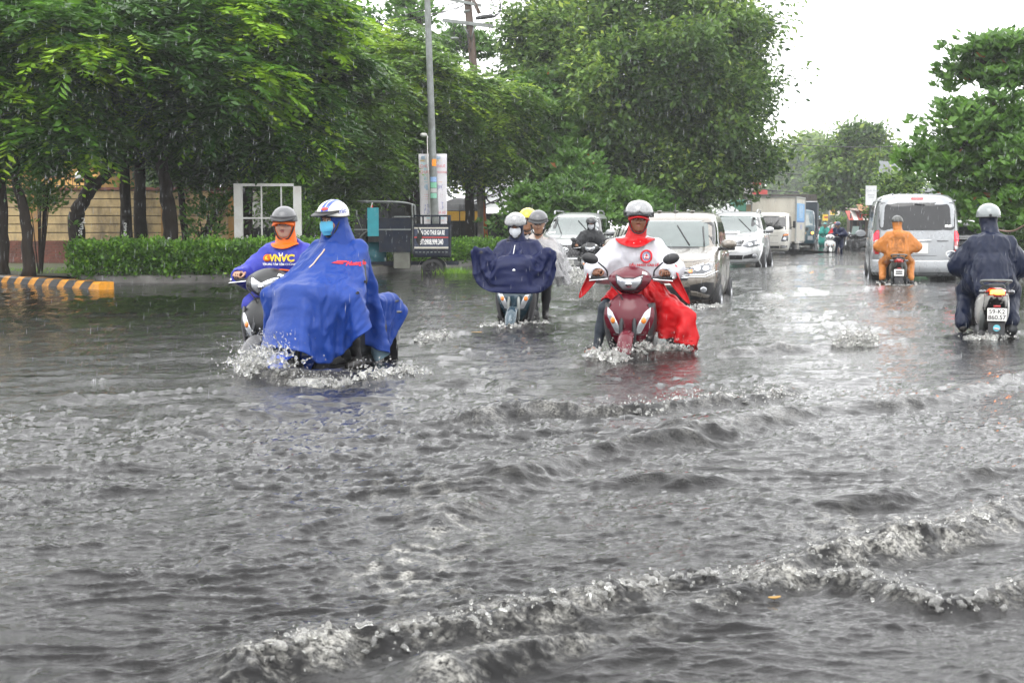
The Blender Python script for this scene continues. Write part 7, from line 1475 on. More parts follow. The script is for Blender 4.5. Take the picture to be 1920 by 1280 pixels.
def cloth_obj(root, name, X, m, mi=None, th=.004, inner=None, drop=None, sub=True, crease=.013):
    nv, nu = X.shape[:2]
    if crease:
        du = np.roll(X, -1, 1) - np.roll(X, 1, 1); dv_ = np.gradient(X, axis=0); N_ = nrm(np.cross(du, dv_)); q_ = X * np.array([6, 6, 3.2]); X = X + N_ * (crease * (1.3 * np.clip(1 - 2 * np.abs(gn3(q_ + .4 * gn3(q_ * .7, 70)[..., None], 71)), 0, 1) ** 2 + .8 * np.clip(1 - 2 * np.abs(gn3(q_ * 2.1, 73)), 0, 1) ** 2 - .7) * np.clip(np.linspace(0, 5, nv), 0, 1)[:, None])[..., None]
    A = cr(np.swapaxes(cr(np.swapaxes(X, 0, 1), 2, True), 0, 1), 2) if sub else X
    m2, n2 = A.shape[:2]; F = np.array(grid_faces(m2, n2, False, True)); ms = m if isinstance(m, list) else [m]
    q = np.zeros(len(F), int) if mi is None else np.repeat(np.repeat(mi[:nv - 1], 2, 0), 2, 1).reshape(-1)[:len(F)]
    if drop is not None: keep = ~np.repeat(np.repeat(drop[:nv - 1], 2, 0), 2, 1).reshape(-1)[:len(F)]; F = F[keep]; q = q[keep]
    o = obj(name, (A.reshape(-1, 3), F), ms + ([inner] if inner else []), root, mi=q); s_ = o.modifiers.new('thick', 'SOLIDIFY'); s_.thickness = th; s_.offset = -1
    if inner: s_.material_offset = len(ms); s_.material_offset_rim = 0
    return o, BVHTree.FromPolygons([Vector(v) for v in A.reshape(-1, 3)], F.tolist())
# ================================================================== the riders in the photograph
def hd(deg): return R(180 - deg)
RG = 'motorbike riders in the flood'; BG = 'motorbikes ridden through the flood'
PBLUE = mat('blue_scooter_paint', (.02, .06, .36), .2, coat=.8); PBLK = mat('black_scooter_paint', (.016, .017, .018), .38, spec=.4, coat=.15); PTEAL = mat('teal_scooter_paint', (.018, .045, .065), .22, .3, coat=.8); PMAR = mat('maroon_scooter_paint', (.095, .005, .014), .25, spec=.35, coat=.25, var=.05); PCRM = mat('cream_scooter_paint', (.52, .51, .48), .25, coat=.7); PWHT = mat('white_scooter_paint', (.72, .72, .71), .22, coat=.7)
VIS = mat('smoke_visor', (.20, .205, .21), .12, spec=.8, coat=.6, var=.25, vscale=14, dirt=((.5, .5, .5), .35, 60))
# ---------------- front left: blue poncho
loc, rz = (-1.52, 11.85), hd(24)
scooter('blue scooter under the big blue poncho, pushing up a bow wave', loc, rz, dict(body=PBLUE, rear=PBLK, rail=DARKM, mirrors=False, levers=False, tall=.85), BG)
J = pose(yaw=R(-12), pitch=R(-4), pel=(0, -.26, .83), chest=(0, -.18, 1.12), neck=(0, -.13, 1.33), head=(0.0, -.06, 1.455), shL=(-.185, -.15, 1.235), shR=(.185, -.15, 1.235), elL=(-.33, .04, .98), elR=(.33, .04, .98), haL=(-.315, .29, .90), haR=(.315, .29, .90), hipL=(-.1, -.25, .80), hipR=(.1, -.25, .80), knL=(-.25, .18, .68), anL=(-.27, .02, .34), toeL=(-.28, .18, .30))
bp_b = body_prims(J); pr = person('rider in a huge blue poncho, white helmet and pale blue face mask', loc, rz, J, [SKINM, TROU, SHOE, LIP, TROU], bp_b, RG, .0115)
hh, dm = helmet(pr, J, hmat('white_helmet', (.72, .71, .66)), BLKP, stripe=[(-.062, -.034, PBLUE), (-.026, .002, PBLUE)], sc_=1.06)
HT = bvh((np.array([v.co for v in hh.data.vertices]), [list(p.vertices) for p in hh.data.polygons]))
obj('helmet_print', text_on(HT, 'mio', (-3, .01, .03), (0, -1, 0), (0, 0, 1), (1, 0, 0), .062, .003, .001), PBLUE, hh, False); obj('helmet_badge', patch(HT, [(x * .03 - .03, .06 + z * .013) for x, z in circ(0, 0, 1, 14)], (0, 3, 0), (1, 0, 0), (0, 0, 1), (0, -1, 0), .004, .002, 2, 1), RED, hh)
face_bits(pr, J, True, mat('pale_blue_mask', (.10, .42, .62), .7, var=.06)); hood(pr, J, CBLUE, drop=.12, full=True)
rest = sheet_rest(1.14, 1.14, np.where(np.cos(np.linspace(0, 2 * math.pi, 116, endpoint=False)) > 0.05, .76, .95), 116, 40, (.125, .13)); X = rest + J['neck'] + np.array([0, .02, -.035]); r_ = np.linalg.norm(rest[..., :2], axis=-1); X[..., 2] += np.clip(r_ - .12, 0, .2) * .7
pin = np.zeros(rest.shape[:2], bool); pin[0] = True
X = drape(rest, X, pin, caps_of(bp_b[:5]) + caps_of(bp_b[5 + 16:]) + [cap(q['a'] * [1, 1, .9], q['b'] * [1, 1, .9], q['ra'], q['rb']) for q in BIKECOL[:-4] + BIKECOL[-2:]] + [cap((-.12, -.62, .76), (-.08, -1.0, .80), .04), cap((.12, -.62, .76), (.08, -1.0, .80), .04), cap((-.39, .30, .86), (-.2, .38, .86), .045), cap((.39, .30, .86), (.2, .38, .86), .045)], 230, 9, wind=(.2, -.5, 0), seed=2, zmin=.27)
u_ = np.linspace(0, 2 * math.pi, 116, endpoint=False)
o, T = cloth_obj(pr, 'poncho', X, CBLUE, inner=CBLUEIN)
FV = (np.array([0, 3.0, 0]), (1, 0, 0), (0, 0, 1), (0, -1, 0))
LOGO = mat('red_print', (.62, .015, .03), .5)
obj('logo_wing', patch(T, [(-.10, 1.13), (-.145, 1.148), (-.20, 1.147), (-.215, 1.135), (-.175, 1.132), (-.19, 1.12), (-.15, 1.122)][::-1], *FV, .006, .002, 2, 2), LOGO, pr)
SK = Skin(T, pr); obj('logo_lettering', text_on(T, 'Hoang lo', (-.295, 3, 1.128), (-1, 0, .06), (.0, 0, 1), (0, -1, 0), .046, .005, .0022), LOGO, pr, False)
SK.line('draw_cord', FV, [(.0, 1.24), (.012, 1.20), (.035, 1.15), (.06, 1.09)], .006, mat('cord', (.6, .45, .35), .6), .006)
for a, b in ((-.41, .98), (-.46, .9)): SK.add('snap_button', FV, circ(a, b, .012, 8), DARKM, .006, .004, 2, 1)
# ---------------- left: violet blue raincoat with orange hood and cuffs
loc, rz = (-2.07, 12.95), hd(13)
scooter('black scooter with a sharp headlight, left behind the big blue poncho', loc, rz, dict(body=PBLK, cowl=PBLK, fender=mat('grey_fender', (.10, .10, .105), .35), headlight=[(-.135, 1.045), (-.10, 1.04), (0, .99), (.10, 1.04), (.135, 1.045), (.11, .94), (.055, .885), (-.055, .885), (-.11, .94)], mirrors=False, wide=1.02), BG)
J = pose(yaw=R(12), pitch=R(-6), head=(0, -.01, 1.425), neck=(0, -.05, 1.285), chest=(0, -.1, 1.11), shL=(-.17, -.07, 1.19), shR=(.17, -.07, 1.19), pel=(0, -.18, .85), elL=(-.34, .10, .985), elR=(.35, .08, .985))
P = body_prims(J, slim=.92); pr = person('young rider in a violet blue raincoat with orange hood and cuffs, grey helmet', loc, rz, J, [SKINL, TROU, SHOE, LIP, CVIO], P, RG, .0115)
face_bits(pr, J); hood(pr, J, CORG, peak=CORG, drop=.05); collar(pr, J, CORG, .84, .55); helmet(pr, J, hmat('dark_grey_helmet', (.07, .072, .078), .35), BLKP, sc_=.98)
P = coat_prims(J, 1.0, .074, .8, .072, [(J['pel'] + [0, 0, .03], (J['knL'] + J['knR']) / 2 + [0, -.05, .02], .17, .13), (J['hipL'], J['knL'] + [0, .02, .03], .12, .10), (J['hipR'], J['knR'] + [0, .02, .03], .12, .10)], .90, 0, 0)
for q in P:
    pass
for n in 'LR': el_, ha = J['el' + n], J['ha' + n]; P.append(cap(el_ + (ha - el_) * .45, el_ + (ha - el_) * .80, .078, .072, 1, k=.01))
P = opened(P, J, wide=True); o, T = garment(pr, 'raincoat', P, [CVIO, CORG], .0135, .045, wrinkle(.009, (8, 8, 4), 11))
YP = mat('yellow_print', (.80, .50, .02), .5); o_ = (0, 3, 1.10)
obj('print_lettering', text_on(T, 'VNVC', (.0, 3, 1.140), (-1, 0, 0), (0, 0, 1), (0, -1, 0), .085, .008, .004, 1.05), YP, pr, False)
obj('print_logo', patch(T, circ(.145, 1.143, .034, 14), *FV, .007, .002, 2, 1), CORG, pr); obj('print_logo_mark', patch(T, [(.128, 1.12), (.160, 1.125), (.166, 1.15), (.145, 1.165), (.150, 1.145)], *FV, .010, .002, 2, 1), YP, pr)
obj('print_slogan', text_on(T, 'TRUNG TÂM TIÊM CHỦNG', (.02, 3, 1.085), (-1, 0, 0), (0, 0, 1), (0, -1, 0), .026, .008, .0006), WHITEP, pr, False)
Skin(T, pr).line('print_arc', FV, [(.11, 1.01), (.07, 1.03), (0, 1.037), (-.07, 1.03), (-.11, 1.01)], .009, CORG, .004); Skin(T, pr).line('draw_cord', FV, [(.02, 1.19), (.01, 1.16), (-.01, 1.165), (-.015, 1.19)], .004, WHITEP, .012)
# ---------------- middle: navy poncho held out, with passengers
loc, rz = (.10, 17.5), hd(8)
scooter('dark teal scooter carrying three people under a navy poncho', loc, rz, dict(body=PTEAL, lightfork=True, mirrors=True, mz=1.16, badge=True, headlight=[(-.10, 1.03), (.10, 1.03), (.09, .93), (.05, .89), (-.05, .89), (-.09, .93)]), BG)
J = pose(yaw=R(2), pitch=R(-12), chest=(0, -.02, 1.11), neck=(.02, .06, 1.27), head=(.04, .12, 1.405), shL=(-.18, .04, 1.17), shR=(.19, .04, 1.175), elL=(-.36, .12, 1.02), elR=(.36, .12, 1.02), knL=(-.20, .24, .68), knR=(.20, .24, .68))
bpb = body_prims(J); pr = person('driver of the teal scooter holding a navy poncho spread wide, grey visor up', loc, rz, J, [SKIND, TROU, SHOE, LIP, CNAVY], bpb, RG, .014)
face_bits(pr, J, True, mat('white_mask', (.55, .57, .60), .7)); hood(pr, J, CNAVY, drop=.12); helmet(pr, J, hmat('silver_helmet', (.55, .56, .56), .25), None, VIS, deep=10, visor_rng=(30, 96), sc_=1.04)
rest = sheet_rest(.90, .75, .62, 112, 32, (.125, .125), 5); X = rest + J['neck'] + np.array([0, .0, -.03]); X[..., 2] += np.clip(np.linalg.norm(rest[..., :2], axis=-1) - .12, 0, .2) * .7
pin = np.zeros(rest.shape[:2], bool); pin[0] = True
# front corners are spread over the mirrors
ang = np.arctan2(rest[..., 0], rest[..., 1]); tgt = [(-.47, .40, 1.13), (.50, .40, 1.18)]
for s, q in ((-1, tgt[0]), (1, tgt[1])):
    d = np.linalg.norm(rest[..., :2] - np.array([s * .54, .48]), axis=-1); i = np.unravel_index(d.argmin(), d.shape); pin[i] = True; i2 = (i[0], (i[1] - s) % 112)
    for stp in range(1): X[i] = q
X = drape(rest, X, pin, caps_of(bpb[:5]) + caps_of(bpb[21:]) + BIKECOL, 190, 9, wind=(0, -.5, 0), seed=4, zmin=.5)
o, T = cloth_obj(pr, 'poncho', X, CNAVY); Skin(T, pr).line('draw_cord', FV, [(.035, 1.20), (.04, 1.14), (.035, 1.10)], .005, WHITEP, .008)
J2 = pose(yaw=R(4), pitch=R(-14), pel=(-.02, -.62, .92), chest=(-.13, -.52, 1.15), neck=(-.17, -.46, 1.30), head=(-.175, -.40, 1.44), shL=(-.34, -.47, 1.21), shR=(.02, -.47, 1.21), elL=(-.42, -.28, 1.06), elR=(.2, -.25, 1.05), haL=(-.26, -.12, 1.0), haR=(.2, -.08, 1.0), hipL=(-.12, -.6, .9), hipR=(.1, -.6, .9), knL=(-.30, -.25, .72), knR=(.28, -.22, .72), anL=(-.27, -.36, .36), anR=(.26, -.32, .36), toeL=(-.29, -.18, .32), toeR=(.28, -.14, .32))
p2 = body_prims(J2, False); pr = person('passenger in a clear raincoat and grey helmet leaning out behind the navy poncho', loc, rz, J2, [SKINM, TROU, SHOE, LIP, mat('pale_shirt', (.5, .45, .42), .7)], p2, RG, .016)
face_bits(pr, J2); helmet(pr, J2, hmat('dark_grey_helmet', (.07, .072, .078), .35), BLKP, sc_=1.02)
rest = sheet_rest(.62, .7, .62, 96, 24, (.12, .12)); X = rest + J2['neck'] + np.array([0, .0, -.03]); X[..., 2] += np.clip(np.linalg.norm(rest[..., :2], axis=-1) - .12, 0, .2) * .7; pin = np.zeros(rest.shape[:2], bool); pin[0] = True
X = drape(rest, X, pin, caps_of(p2[:5]) + caps_of(p2[21:]) + BIKECOL[3:4], 130, 8, wind=(-.9, -.7, 0), seed=5, zmin=.4); cloth_obj(pr, 'clear_poncho', X, CCLR)
J3 = pose(yaw=R(-6), pitch=R(-4), pel=(.05, -.88, .95), chest=(.04, -.82, 1.18), neck=(.03, -.78, 1.34), head=(.0, -.72, 1.475), shL=(-.15, -.8, 1.24), shR=(.22, -.8, 1.24), elL=(-.24, -.66, 1.08), elR=(.3, -.66, 1.08), haL=(-.14, -.52, 1.02), haR=(.2, -.5, 1.02), hipL=(-.06, -.86, .92), hipR=(.15, -.86, .92), knL=(-.26, -.55, .74), knR=(.32, -.55, .74), anL=(-.24, -.66, .42), anR=(.3, -.66, .42), toeL=(-.24, -.5, .38), toeR=(.3, -.5, .38))
pr = person('rear passenger of the teal scooter in a yellow helmet, almost hidden', loc, rz, J3, [SKINM, JEAN, SHOE, LIP, CGRY], body_prims(J3, False), RG, .018); face_bits(pr, J3); helmet(pr, J3, hmat('yellow_helmet', (.78, .55, .02)), None)
# ---------------- right of middle: white and red raincoat on the maroon scooter
loc, rz = (1.17, 13.55), hd(11)
scooter('maroon scooter with clear almond turn lamps, ridden in the red and white raincoat', loc, rz, dict(body=PMAR, accent=PMAR, wide=1.08, mz=1.19), BG)
J = pose(yaw=R(8), pitch=R(-3), head=(-.03, -.01, 1.475), roll=R(-2), knL=(-.33, .20, .68), knR=(.26, .20, .66), anL=(-.36, .06, .30), anR=(.33, .22, .29), toeL=(-.42, .22, .27), toeR=(.40, .38, .26), elL=(-.37, .06, 1.04), elR=(.37, .06, 1.03))
bpr = body_prims(J, barefoot=True); pr = person('rider in a white raincoat with red skirt and hood, grey helmet with raised visor', loc, rz, J, [SKIND, JEAN, SHOE, LIP, CWHT], bpr, RG, .0100)
face_bits(pr, J); hood(pr, J, CRED, peak=CRED, drop=.05, open_=(.070, .11, .100)); collar(pr, J, CRED, 1.22); helmet(pr, J, hmat('blue_black_helmet', (.02, .025, .04), .25), None, VIS, sc_=1.06, visor_rng=(12, 84), deep=6)
CP = opened(coat_prims(J, 1.04, .085, 1.0,   .07, None, .86), J, wide=True); o, T = garment(pr, 'raincoat', CP, CWHT, .0135, .05, wrinkle(.010, (7, 7, 3.5), 21))
Rr = lambda cx, cz, r0, r1, n=26: [(cx + r0 * math.cos(t), cz + r0 * 1.15 * math.sin(t)) for t in np.linspace(0, 6.2832, n)]
SK = Skin(T, pr); SK.line('logo_ring', FV, Rr(-.115, 1.145, .048, 0), .010, LOGO, .002); SK.line('logo_inner_ring', FV, Rr(-.117, 1.145, .031, 0), .0025, mat('blue_print', (.05, .09, .4), .5), .004)
SK.add('logo_flame', FV, [(-.098, 1.128), (-.103, 1.135), (-.117, 1.176), (-.126, 1.15), (-.142, 1.13), (-.125, 1.12)][::-1], LOGO, .008, .002, 2, 2)
obj('logo_letters', text_on(T, 'PTN', (-.118, 3, 1.136), (-1, 0, 0), (0, 0, 1), (0, -1, 0), .022, .012, .001), WHITEP, pr, False)
obj('print_lettering', text_on(T, 'DẦU NHỚT CAO CẤP', (-.105, 3, 1.062), (-1, 0, 0), (0, 0.06, 1), (0, -1, 0), .030, .008, .0012), LOGO, pr, False)
SK.line('draw_cord', FV, [(.0, 1.275), (.01, 1.235), (-.02, 1.25), (-.06, 1.285)], .004, WHITEP, .03)
# red skirt falling from the waist over both legs
nu, nv = 104, 30; u = np.linspace(0, 2 * math.pi, nu, endpoint=False); fr = np.where(np.cos(u) > 0, .66, .62); hw = np.where(np.sin(u) < 0, 1.02, .58); tt = np.linspace(0, 1, nv)[:, None]
x0, y0 = .20 * np.sin(u), .165 * np.cos(u); x1 = hw * np.sign(np.sin(u)) * np.abs(np.sin(u)) ** .7; y1 = fr * np.sign(np.cos(u)) * np.abs(np.cos(u)) ** .7
rest = np.stack([x0 + (x1 - x0) * tt, y0 + (y1 - y0) * tt, 0 * tt + 0 * x0], -1); X = rest + np.array([0, -.12, .97]); X[..., 1] = np.minimum(X[..., 1], .30); pin = np.zeros((nv, nu), bool); pin[0] = True
for deg, q in ((-38, (-.40, .36, .36)), (-66, (-.54, .28, .34)), (-95, (-.58, .06, .33)), (-130, (-.44, -.20, .36)), (-60, (-.60, .30, .62))):
    k_ = int(round(((deg % 360) / 360) * nu)) % nu; vv = nv - 1 if q[2] < .5 else int(nv * .66); X[vv, k_] = q; pin[vv, k_] = True
X = drape(rest, X, pin, caps_of(bpr[:5]) + caps_of(bpr[21:]) + [cap((-.22, .36, .9), (.22, .36, .9), .06), cap((-.22, .39, .7), (.22, .39, .7), .08), cap((-.2, .40, .45), (.2, .40, .45), .08), BIKECOL[3]], 190, 9, wind=(-.9, -.3, 0), seed=7, zmin=.26)
cloth_obj(pr, 'raincoat_skirt', X, CRED)
# wide red cuffs hanging from both sleeves
for s, n, q in ((-1, 'L', 1.25), (1, 'R', 1.0)):
    el_, ha = J['el' + n], J['ha' + n]; a = el_ + (ha - el_) * .55; P = []
    for t_ in np.linspace(0, 1, 5):
        row = []
        for k in range(12):
            an = 2 * math.pi * k / 12; dn = max(0, -math.sin(an)) ** 1.5; c = a + (ha - el_) * .26 * t_ * (1 - .15 * dn); row.append(c + np.array([s * (.02 + .15 * dn * t_ * q) + .07 * math.cos(an) * (1 - .2 * t_), -.02 * t_, .072 * math.sin(an) * (1 - .25 * t_) - .20 * dn * t_ * q + .012 * t_]))
        P.append(row)
    V, F = sgrid(P, 3, 3, True); o = obj('sleeve_cuff', (V, F), CRED, pr); o.modifiers.new('thick', 'SOLIDIFY').thickness = .004
for s, n in ((-1, 'L'), (1, 'R')): obj('sandal', join(xf(box(0, 0, 0, .10, .26, .022), (J['toe' + n] + J['an' + n]) / 2 + [0, .02, -.045]), tube(smooth_path([J['toe' + n] + [-.045, -.06, -.03], J['toe' + n] + [0, -.05, .035], J['toe' + n] + [.045, -.06, -.03]], 4), .012, 6)), SHOE, pr, bevel=.006)
# ---------------- right edge: dark navy raincoat from behind
loc, rz = (5.27, 15.7), R(-14)
LITR = mat('lit_tail', (.8, .2, .05), .2, emit=(1, .30, .04), es=4.0)
st = scooter('cream scooter with its orange tail lamp lit and plate 59-K2 860.57', loc, rz, dict(body=PCRM, lit=LITR, tail=[(-.115, .735), (.115, .735), (.125, .79), (.08, .835), (-.08, .835), (-.125, .79)], plate=('59-K2', '860.57'), mirrorm=PWHT, mz=1.16, rail=GALV, ind=LAMPD), BG)
obj('mudguard_sticker', xf(lathe([(0, .002), (.036, 0)], 16, 'y'), (0, -1.043, .40)), mat('sticker_cyan', (.15, .5, .6), .4), st); obj('sticker_mark', xf(box(0, 0, 0, .05, .002, .018), (.0, -1.049, .392), (0, .15, 0)), mat('sticker_pink', (.7, .45, .42), .5), st)
J = pose(head=(-.03, .02, 1.485), yaw=R(4), knL=(-.22, .22, .70), anL=(-.27, -.05, .34), toeL=(-.28, .12, .30), knR=(.24, .22, .70), anR=(.24, .02, .36))
pr = person('rider in a dark navy rain suit and silver helmet, seen from behind at the right', loc, rz, J, [SKINM, CDNAVY, SHOE, LIP, CDNAVY], body_prims(J), RG, .018); face_bits(pr, J)
CP = opened(coat_prims(J, 1.1, .09, .8, .08, [(J['pel'] + [0, -.02, .1], J['pel'] + [0, -.06, -.10], .19, .20), (J['hipL'] + [-.02, 0, 0], J['knL'] + [0, 0, .02], .13, .11), (J['hipR'] + [.02, 0, 0], J['knR'] + [0, 0, .02], .13, .11), (J['knL'], J['anL'] + [0, 0, .03], .105, .085), (J['knR'], J['anR'] + [0, 0, .03], .105, .085)], .92), J)
garment(pr, 'rain_suit', CP, CDNAVY, .014, .05, wrinkle(.013, (7, 7, 3.2), 31)); hood(pr, J, CDNAVY, drop=.14); h_, _ = helmet(pr, J, hmat('silver_grey_helmet', (.22, .245, .245), .25), None, deep=4, sc_=1.08, tilt=.02); obj('helmet_clip', xf(ball((0, 0, 0), (.016, .008, .016)), (0, -.157, -.005)), BLKP, h_)
# ---------------- behind the van: thin orange raincoat
loc, rz = (7.86, 29.05), R(-13)
st = scooter('worn dark motorbike ridden in the thin orange raincoat behind the van', loc, rz, dict(body=mat('worn_black', (.025, .025, .026), .4), rear=mat('worn_olive', (.05, .05, .04), .4), mirrorm=PWHT, mz=1.15), BG)
J = pose(head=(-.02, -.02, 1.46), neck=(0, -.06, 1.32), haL=(-.36, .28, .99), elL=(-.40, .06, 1.03), elR=(.40, .06, 1.03), knL=(-.28, .20, .68), knR=(.26, .2, .68), anL=(-.29, -.1, .33), toeL=(-.31, .06, .29), anR=(.28, -.1, .33), toeR=(.31, .06, .29))
pr = person('rider in a thin orange raincoat showing a striped shirt, riding behind the van', loc, rz, J, [SKINM, JEAN, SHOE, LIP, CTHIN], body_prims(J), RG, .018); face_bits(pr, J)
CP = opened(coat_prims(J, .80, .062, .4, .056, [(J['hipL'], J['knL'], .112, .09), (J['hipR'], J['knR'], .112, .09), (J['knL'], J['anL'] + [0, 0, .05], .085, .065), (J['knR'], J['anR'] + [0, 0, .05], .085, .065)], .9), J)
o, T = garment(pr, 'raincoat', CP, CTHIN, .018, .05, wrinkle(.012, (8, 8, 4), 41)); SB_ = Skin(T, pr)
for i in range(12): SB_.line('shirt_stripe', (np.array([0, -3.0, 0]), (1, 0, 0), (0, 0, 1), (0, 1, 0)), [(-.13, .92 + i * .026), (.13, .92 + i * .026)], .0055, CSTRP, .001)
hood(pr, J, CTHIN, drop=.12); helmet(pr, J, hmat('olive_helmet', (.025, .028, .024), .3), None)
# ---------------- dark rider in the spray in front of the pickup
loc, rz = (1.83, 33.0), hd(6)
scooter('black motorbike throwing up spray in front of the silver white car', loc, rz, dict(body=mat('worn_black', (.02, .02, .02), .4)), BG)
J = pose(head=(0, 0, 1.46), pitch=R(-8)); pr = person('rider in a dark grey hooded raincoat and white mask, ploughing through spray', loc, rz, J, [SKINM, TROU, SHOE, LIP, CGRY], body_prims(J, False), RG, .018); face_bits(pr, J, True, mat('white_mask', (.55, .57, .60), .7))
garment(pr, 'raincoat', opened(coat_prims(J, 1.08, .09, .9, .08, [(J['hipL'], J['knL'], .13, .11), (J['hipR'], J['knR'], .13, .11)], .9), J), CGRY, .02, .05, wrinkle(.012, (8, 8, 4), 51)); hood(pr, J, CGRY, drop=.14); helmet(pr, J, hmat('black_helmet', (.015, .015, .017), .3), BLKP)
# ---------------- far end of the street
far = at(1556, 424, 65)
scooter('white scooter pushed on foot down the middle of the far road', (far.x, 65), hd(9), dict(body=PWHT, shield=PWHT, mirrors=False), None)
sx = .42
def standing(lean=0., x=0., hx=.2):
    return pose(pel=(x, -.05, .92), chest=(x - hx * .3, .08 + lean, 1.18), neck=(x - hx * .5, .16 + lean, 1.34), head=(x - hx * .6, .24 + lean, 1.45), shL=(x - .19 - hx * .4, .12 + lean, 1.28), shR=(x + .17 - hx * .4, .12 + lean, 1.28), elL=(x - .28, .22, 1.06), elR=(x + .1, .24, 1.06), haL=(-.31, .30, 1.035) if lean else (x - .22, .28, .95), haR=(.31, .30, 1.035) if lean else (x + .2, .26, .95), hipL=(x - .1, -.05, .9), hipR=(x + .1, -.05, .9), knL=(x - .11, .08, .5), knR=(x + .12, -.02, .5), anL=(x - .11, .0, .08), anR=(x + .12, -.2, .08), toeL=(x - .11, .16, .05), toeR=(x + .12, -.04, .05))
J = standing(.05, -.42, -.12); J['haL'] = np.array((-.33, .30, 1.03)); J['haR'] = np.array((.05, .2, 1.0)); J['roll'] = R(8); J['pitch'] = R(-16)
pr = person('person in a navy raincoat and blue cap bending to push the white scooter', (far.x, 65), hd(9), J, [SKINM, CNAVY, SHOE, LIP, CNAVY], body_prims(J, False), None, .018); garment(pr, 'raincoat', opened(coat_prims(J, 1.0, .085, .6, .07, [(J['hipL'], J['knL'], .12, .1), (J['hipR'], J['knR'], .12, .1)], .9), J), CNAVY, .02, .05); helmet(pr, J, hmat('blue_cap', (.02, .035, .10), .5), CNAVY, strap=False); face_bits(pr, J)
def walker(label, px, Y, m, hm, rz=0, s=1.0, skirt=True, helm=True):
    p = at(px, 424, Y); J = standing(); pr = person(label, (p.x, Y), rz, J, [SKINM, JEAN, SHOE, LIP, m], body_prims(J, False), None, .024)
    garment(pr, 'raincoat', opened(coat_prims(J, 1.1, .09, .8, .08, [(J['pel'], (J['knL'] + J['knR']) / 2, .22, .26)] if skirt else None, .9), J), m, .024, .05); helmet(pr, J, hm, BLKP); return pr
walker('person in a teal raincoat wading beside the pushed white scooter', 1543, 84, CTEAL, hmat('teal_helmet', (.02, .26, .22)), R(170))
def far_rider(label, bl, px, Y, m, hm, bm, rz):
    p = at(px, 424, Y); scooter(bl, (p.x, Y), rz, dict(body=bm, mirrors=False), None); J = pose(); pr = person(label, (p.x, Y), rz, J, [SKINM, JEAN, SHOE, LIP, m], body_prims(J, False), None, .024); garment(pr, 'raincoat', opened(coat_prims(J, 1.1, .09, .8, .08, [(J['hipL'], J['knL'], .14, .12), (J['hipR'], J['knR'], .14, .12)], .9), J), m, .024, .05); helmet(pr, J, hm, BLKP); return pr
far_rider('small far rider in a bright red raincoat just behind the pushed white scooter', 'small dark scooter under the far red raincoat', 1567, 80, CRED, hmat('red_helmet', (.5, .02, .03)), PBLK, hd(8))
far_rider('tiny far rider in a pink raincoat right beside the blue lorry', 'tiny scooter under the far pink raincoat', 1535, 102, CPINK, hmat('pink_helmet', (.5, .2, .35)), PBLK, hd(10))
p = at(1606, 424, 72); scooter('black motorbike parked on the right kerb before the red awning', (p.x, 72), R(30), dict(body=PBLK, mz=1.15), 'parked motorbikes'); p = at(1614, 424, 70); b2 = scooter('dark motorbike with a pale windscreen parked next to the van', (p.x, 70), R(24), dict(body=PBLK, mz=1.15), 'parked motorbikes')
obj('windscreen', sgrid([[(x, .48 - .1 * x * x - .1 * q, 1.08 + .42 * q) for x in (-.2, -.12, 0, .12, .2)] for q in (0, .5, 1)], 2, 2), mat('pale_screen', (.30, .38, .36), .15, var=.1), b2)
# ================================================================== thrown water
def splash_mat():
    m = mat('splash_water', (.84, .84, .81), .06, trans=.86, ior=1.33, var=.10, vscale=20); return m
ICO = None
def ico():
    global ICO
    if ICO is None:
        p = (1 + 5 ** .5) / 2; V = np.array([(-1, p, 0), (1, p, 0), (-1, -p, 0), (1, -p, 0), (0, -1, p), (0, 1, p), (0, -1, -p), (0, 1, -p), (p, 0, -1), (p, 0, 1), (-p, 0, -1), (-p, 0, 1)], float); V /= np.linalg.norm(V[0])
        F = np.array([(0, 11, 5), (0, 5, 1), (0, 1, 7), (0, 7, 10), (0, 10, 11), (1, 5, 9), (5, 11, 4), (11, 10, 2), (10, 7, 6), (7, 1, 8), (3, 9, 4), (3, 4, 2), (3, 2, 6), (3, 6, 8), (3, 8, 9), (4, 9, 5), (2, 4, 11), (6, 2, 10), (8, 6, 7), (9, 8, 1)]); ICO = (V, F)
    return ICO
def drops(P, r, rng):
    V, F = ico(); n = len(P); s = r[:, None] * (1 + .5 * rng.random((n, 3)) * [.6, .6, 1.4]); VV = (P[:, None] + V[None] * s[:, None]).reshape(-1, 3); return VV, (np.arange(n)[:, None, None] * 12 + F[None]).reshape(-1, 3)
def wh(x, y): return water_height(np.array(x, float), np.array(y, float))[0]
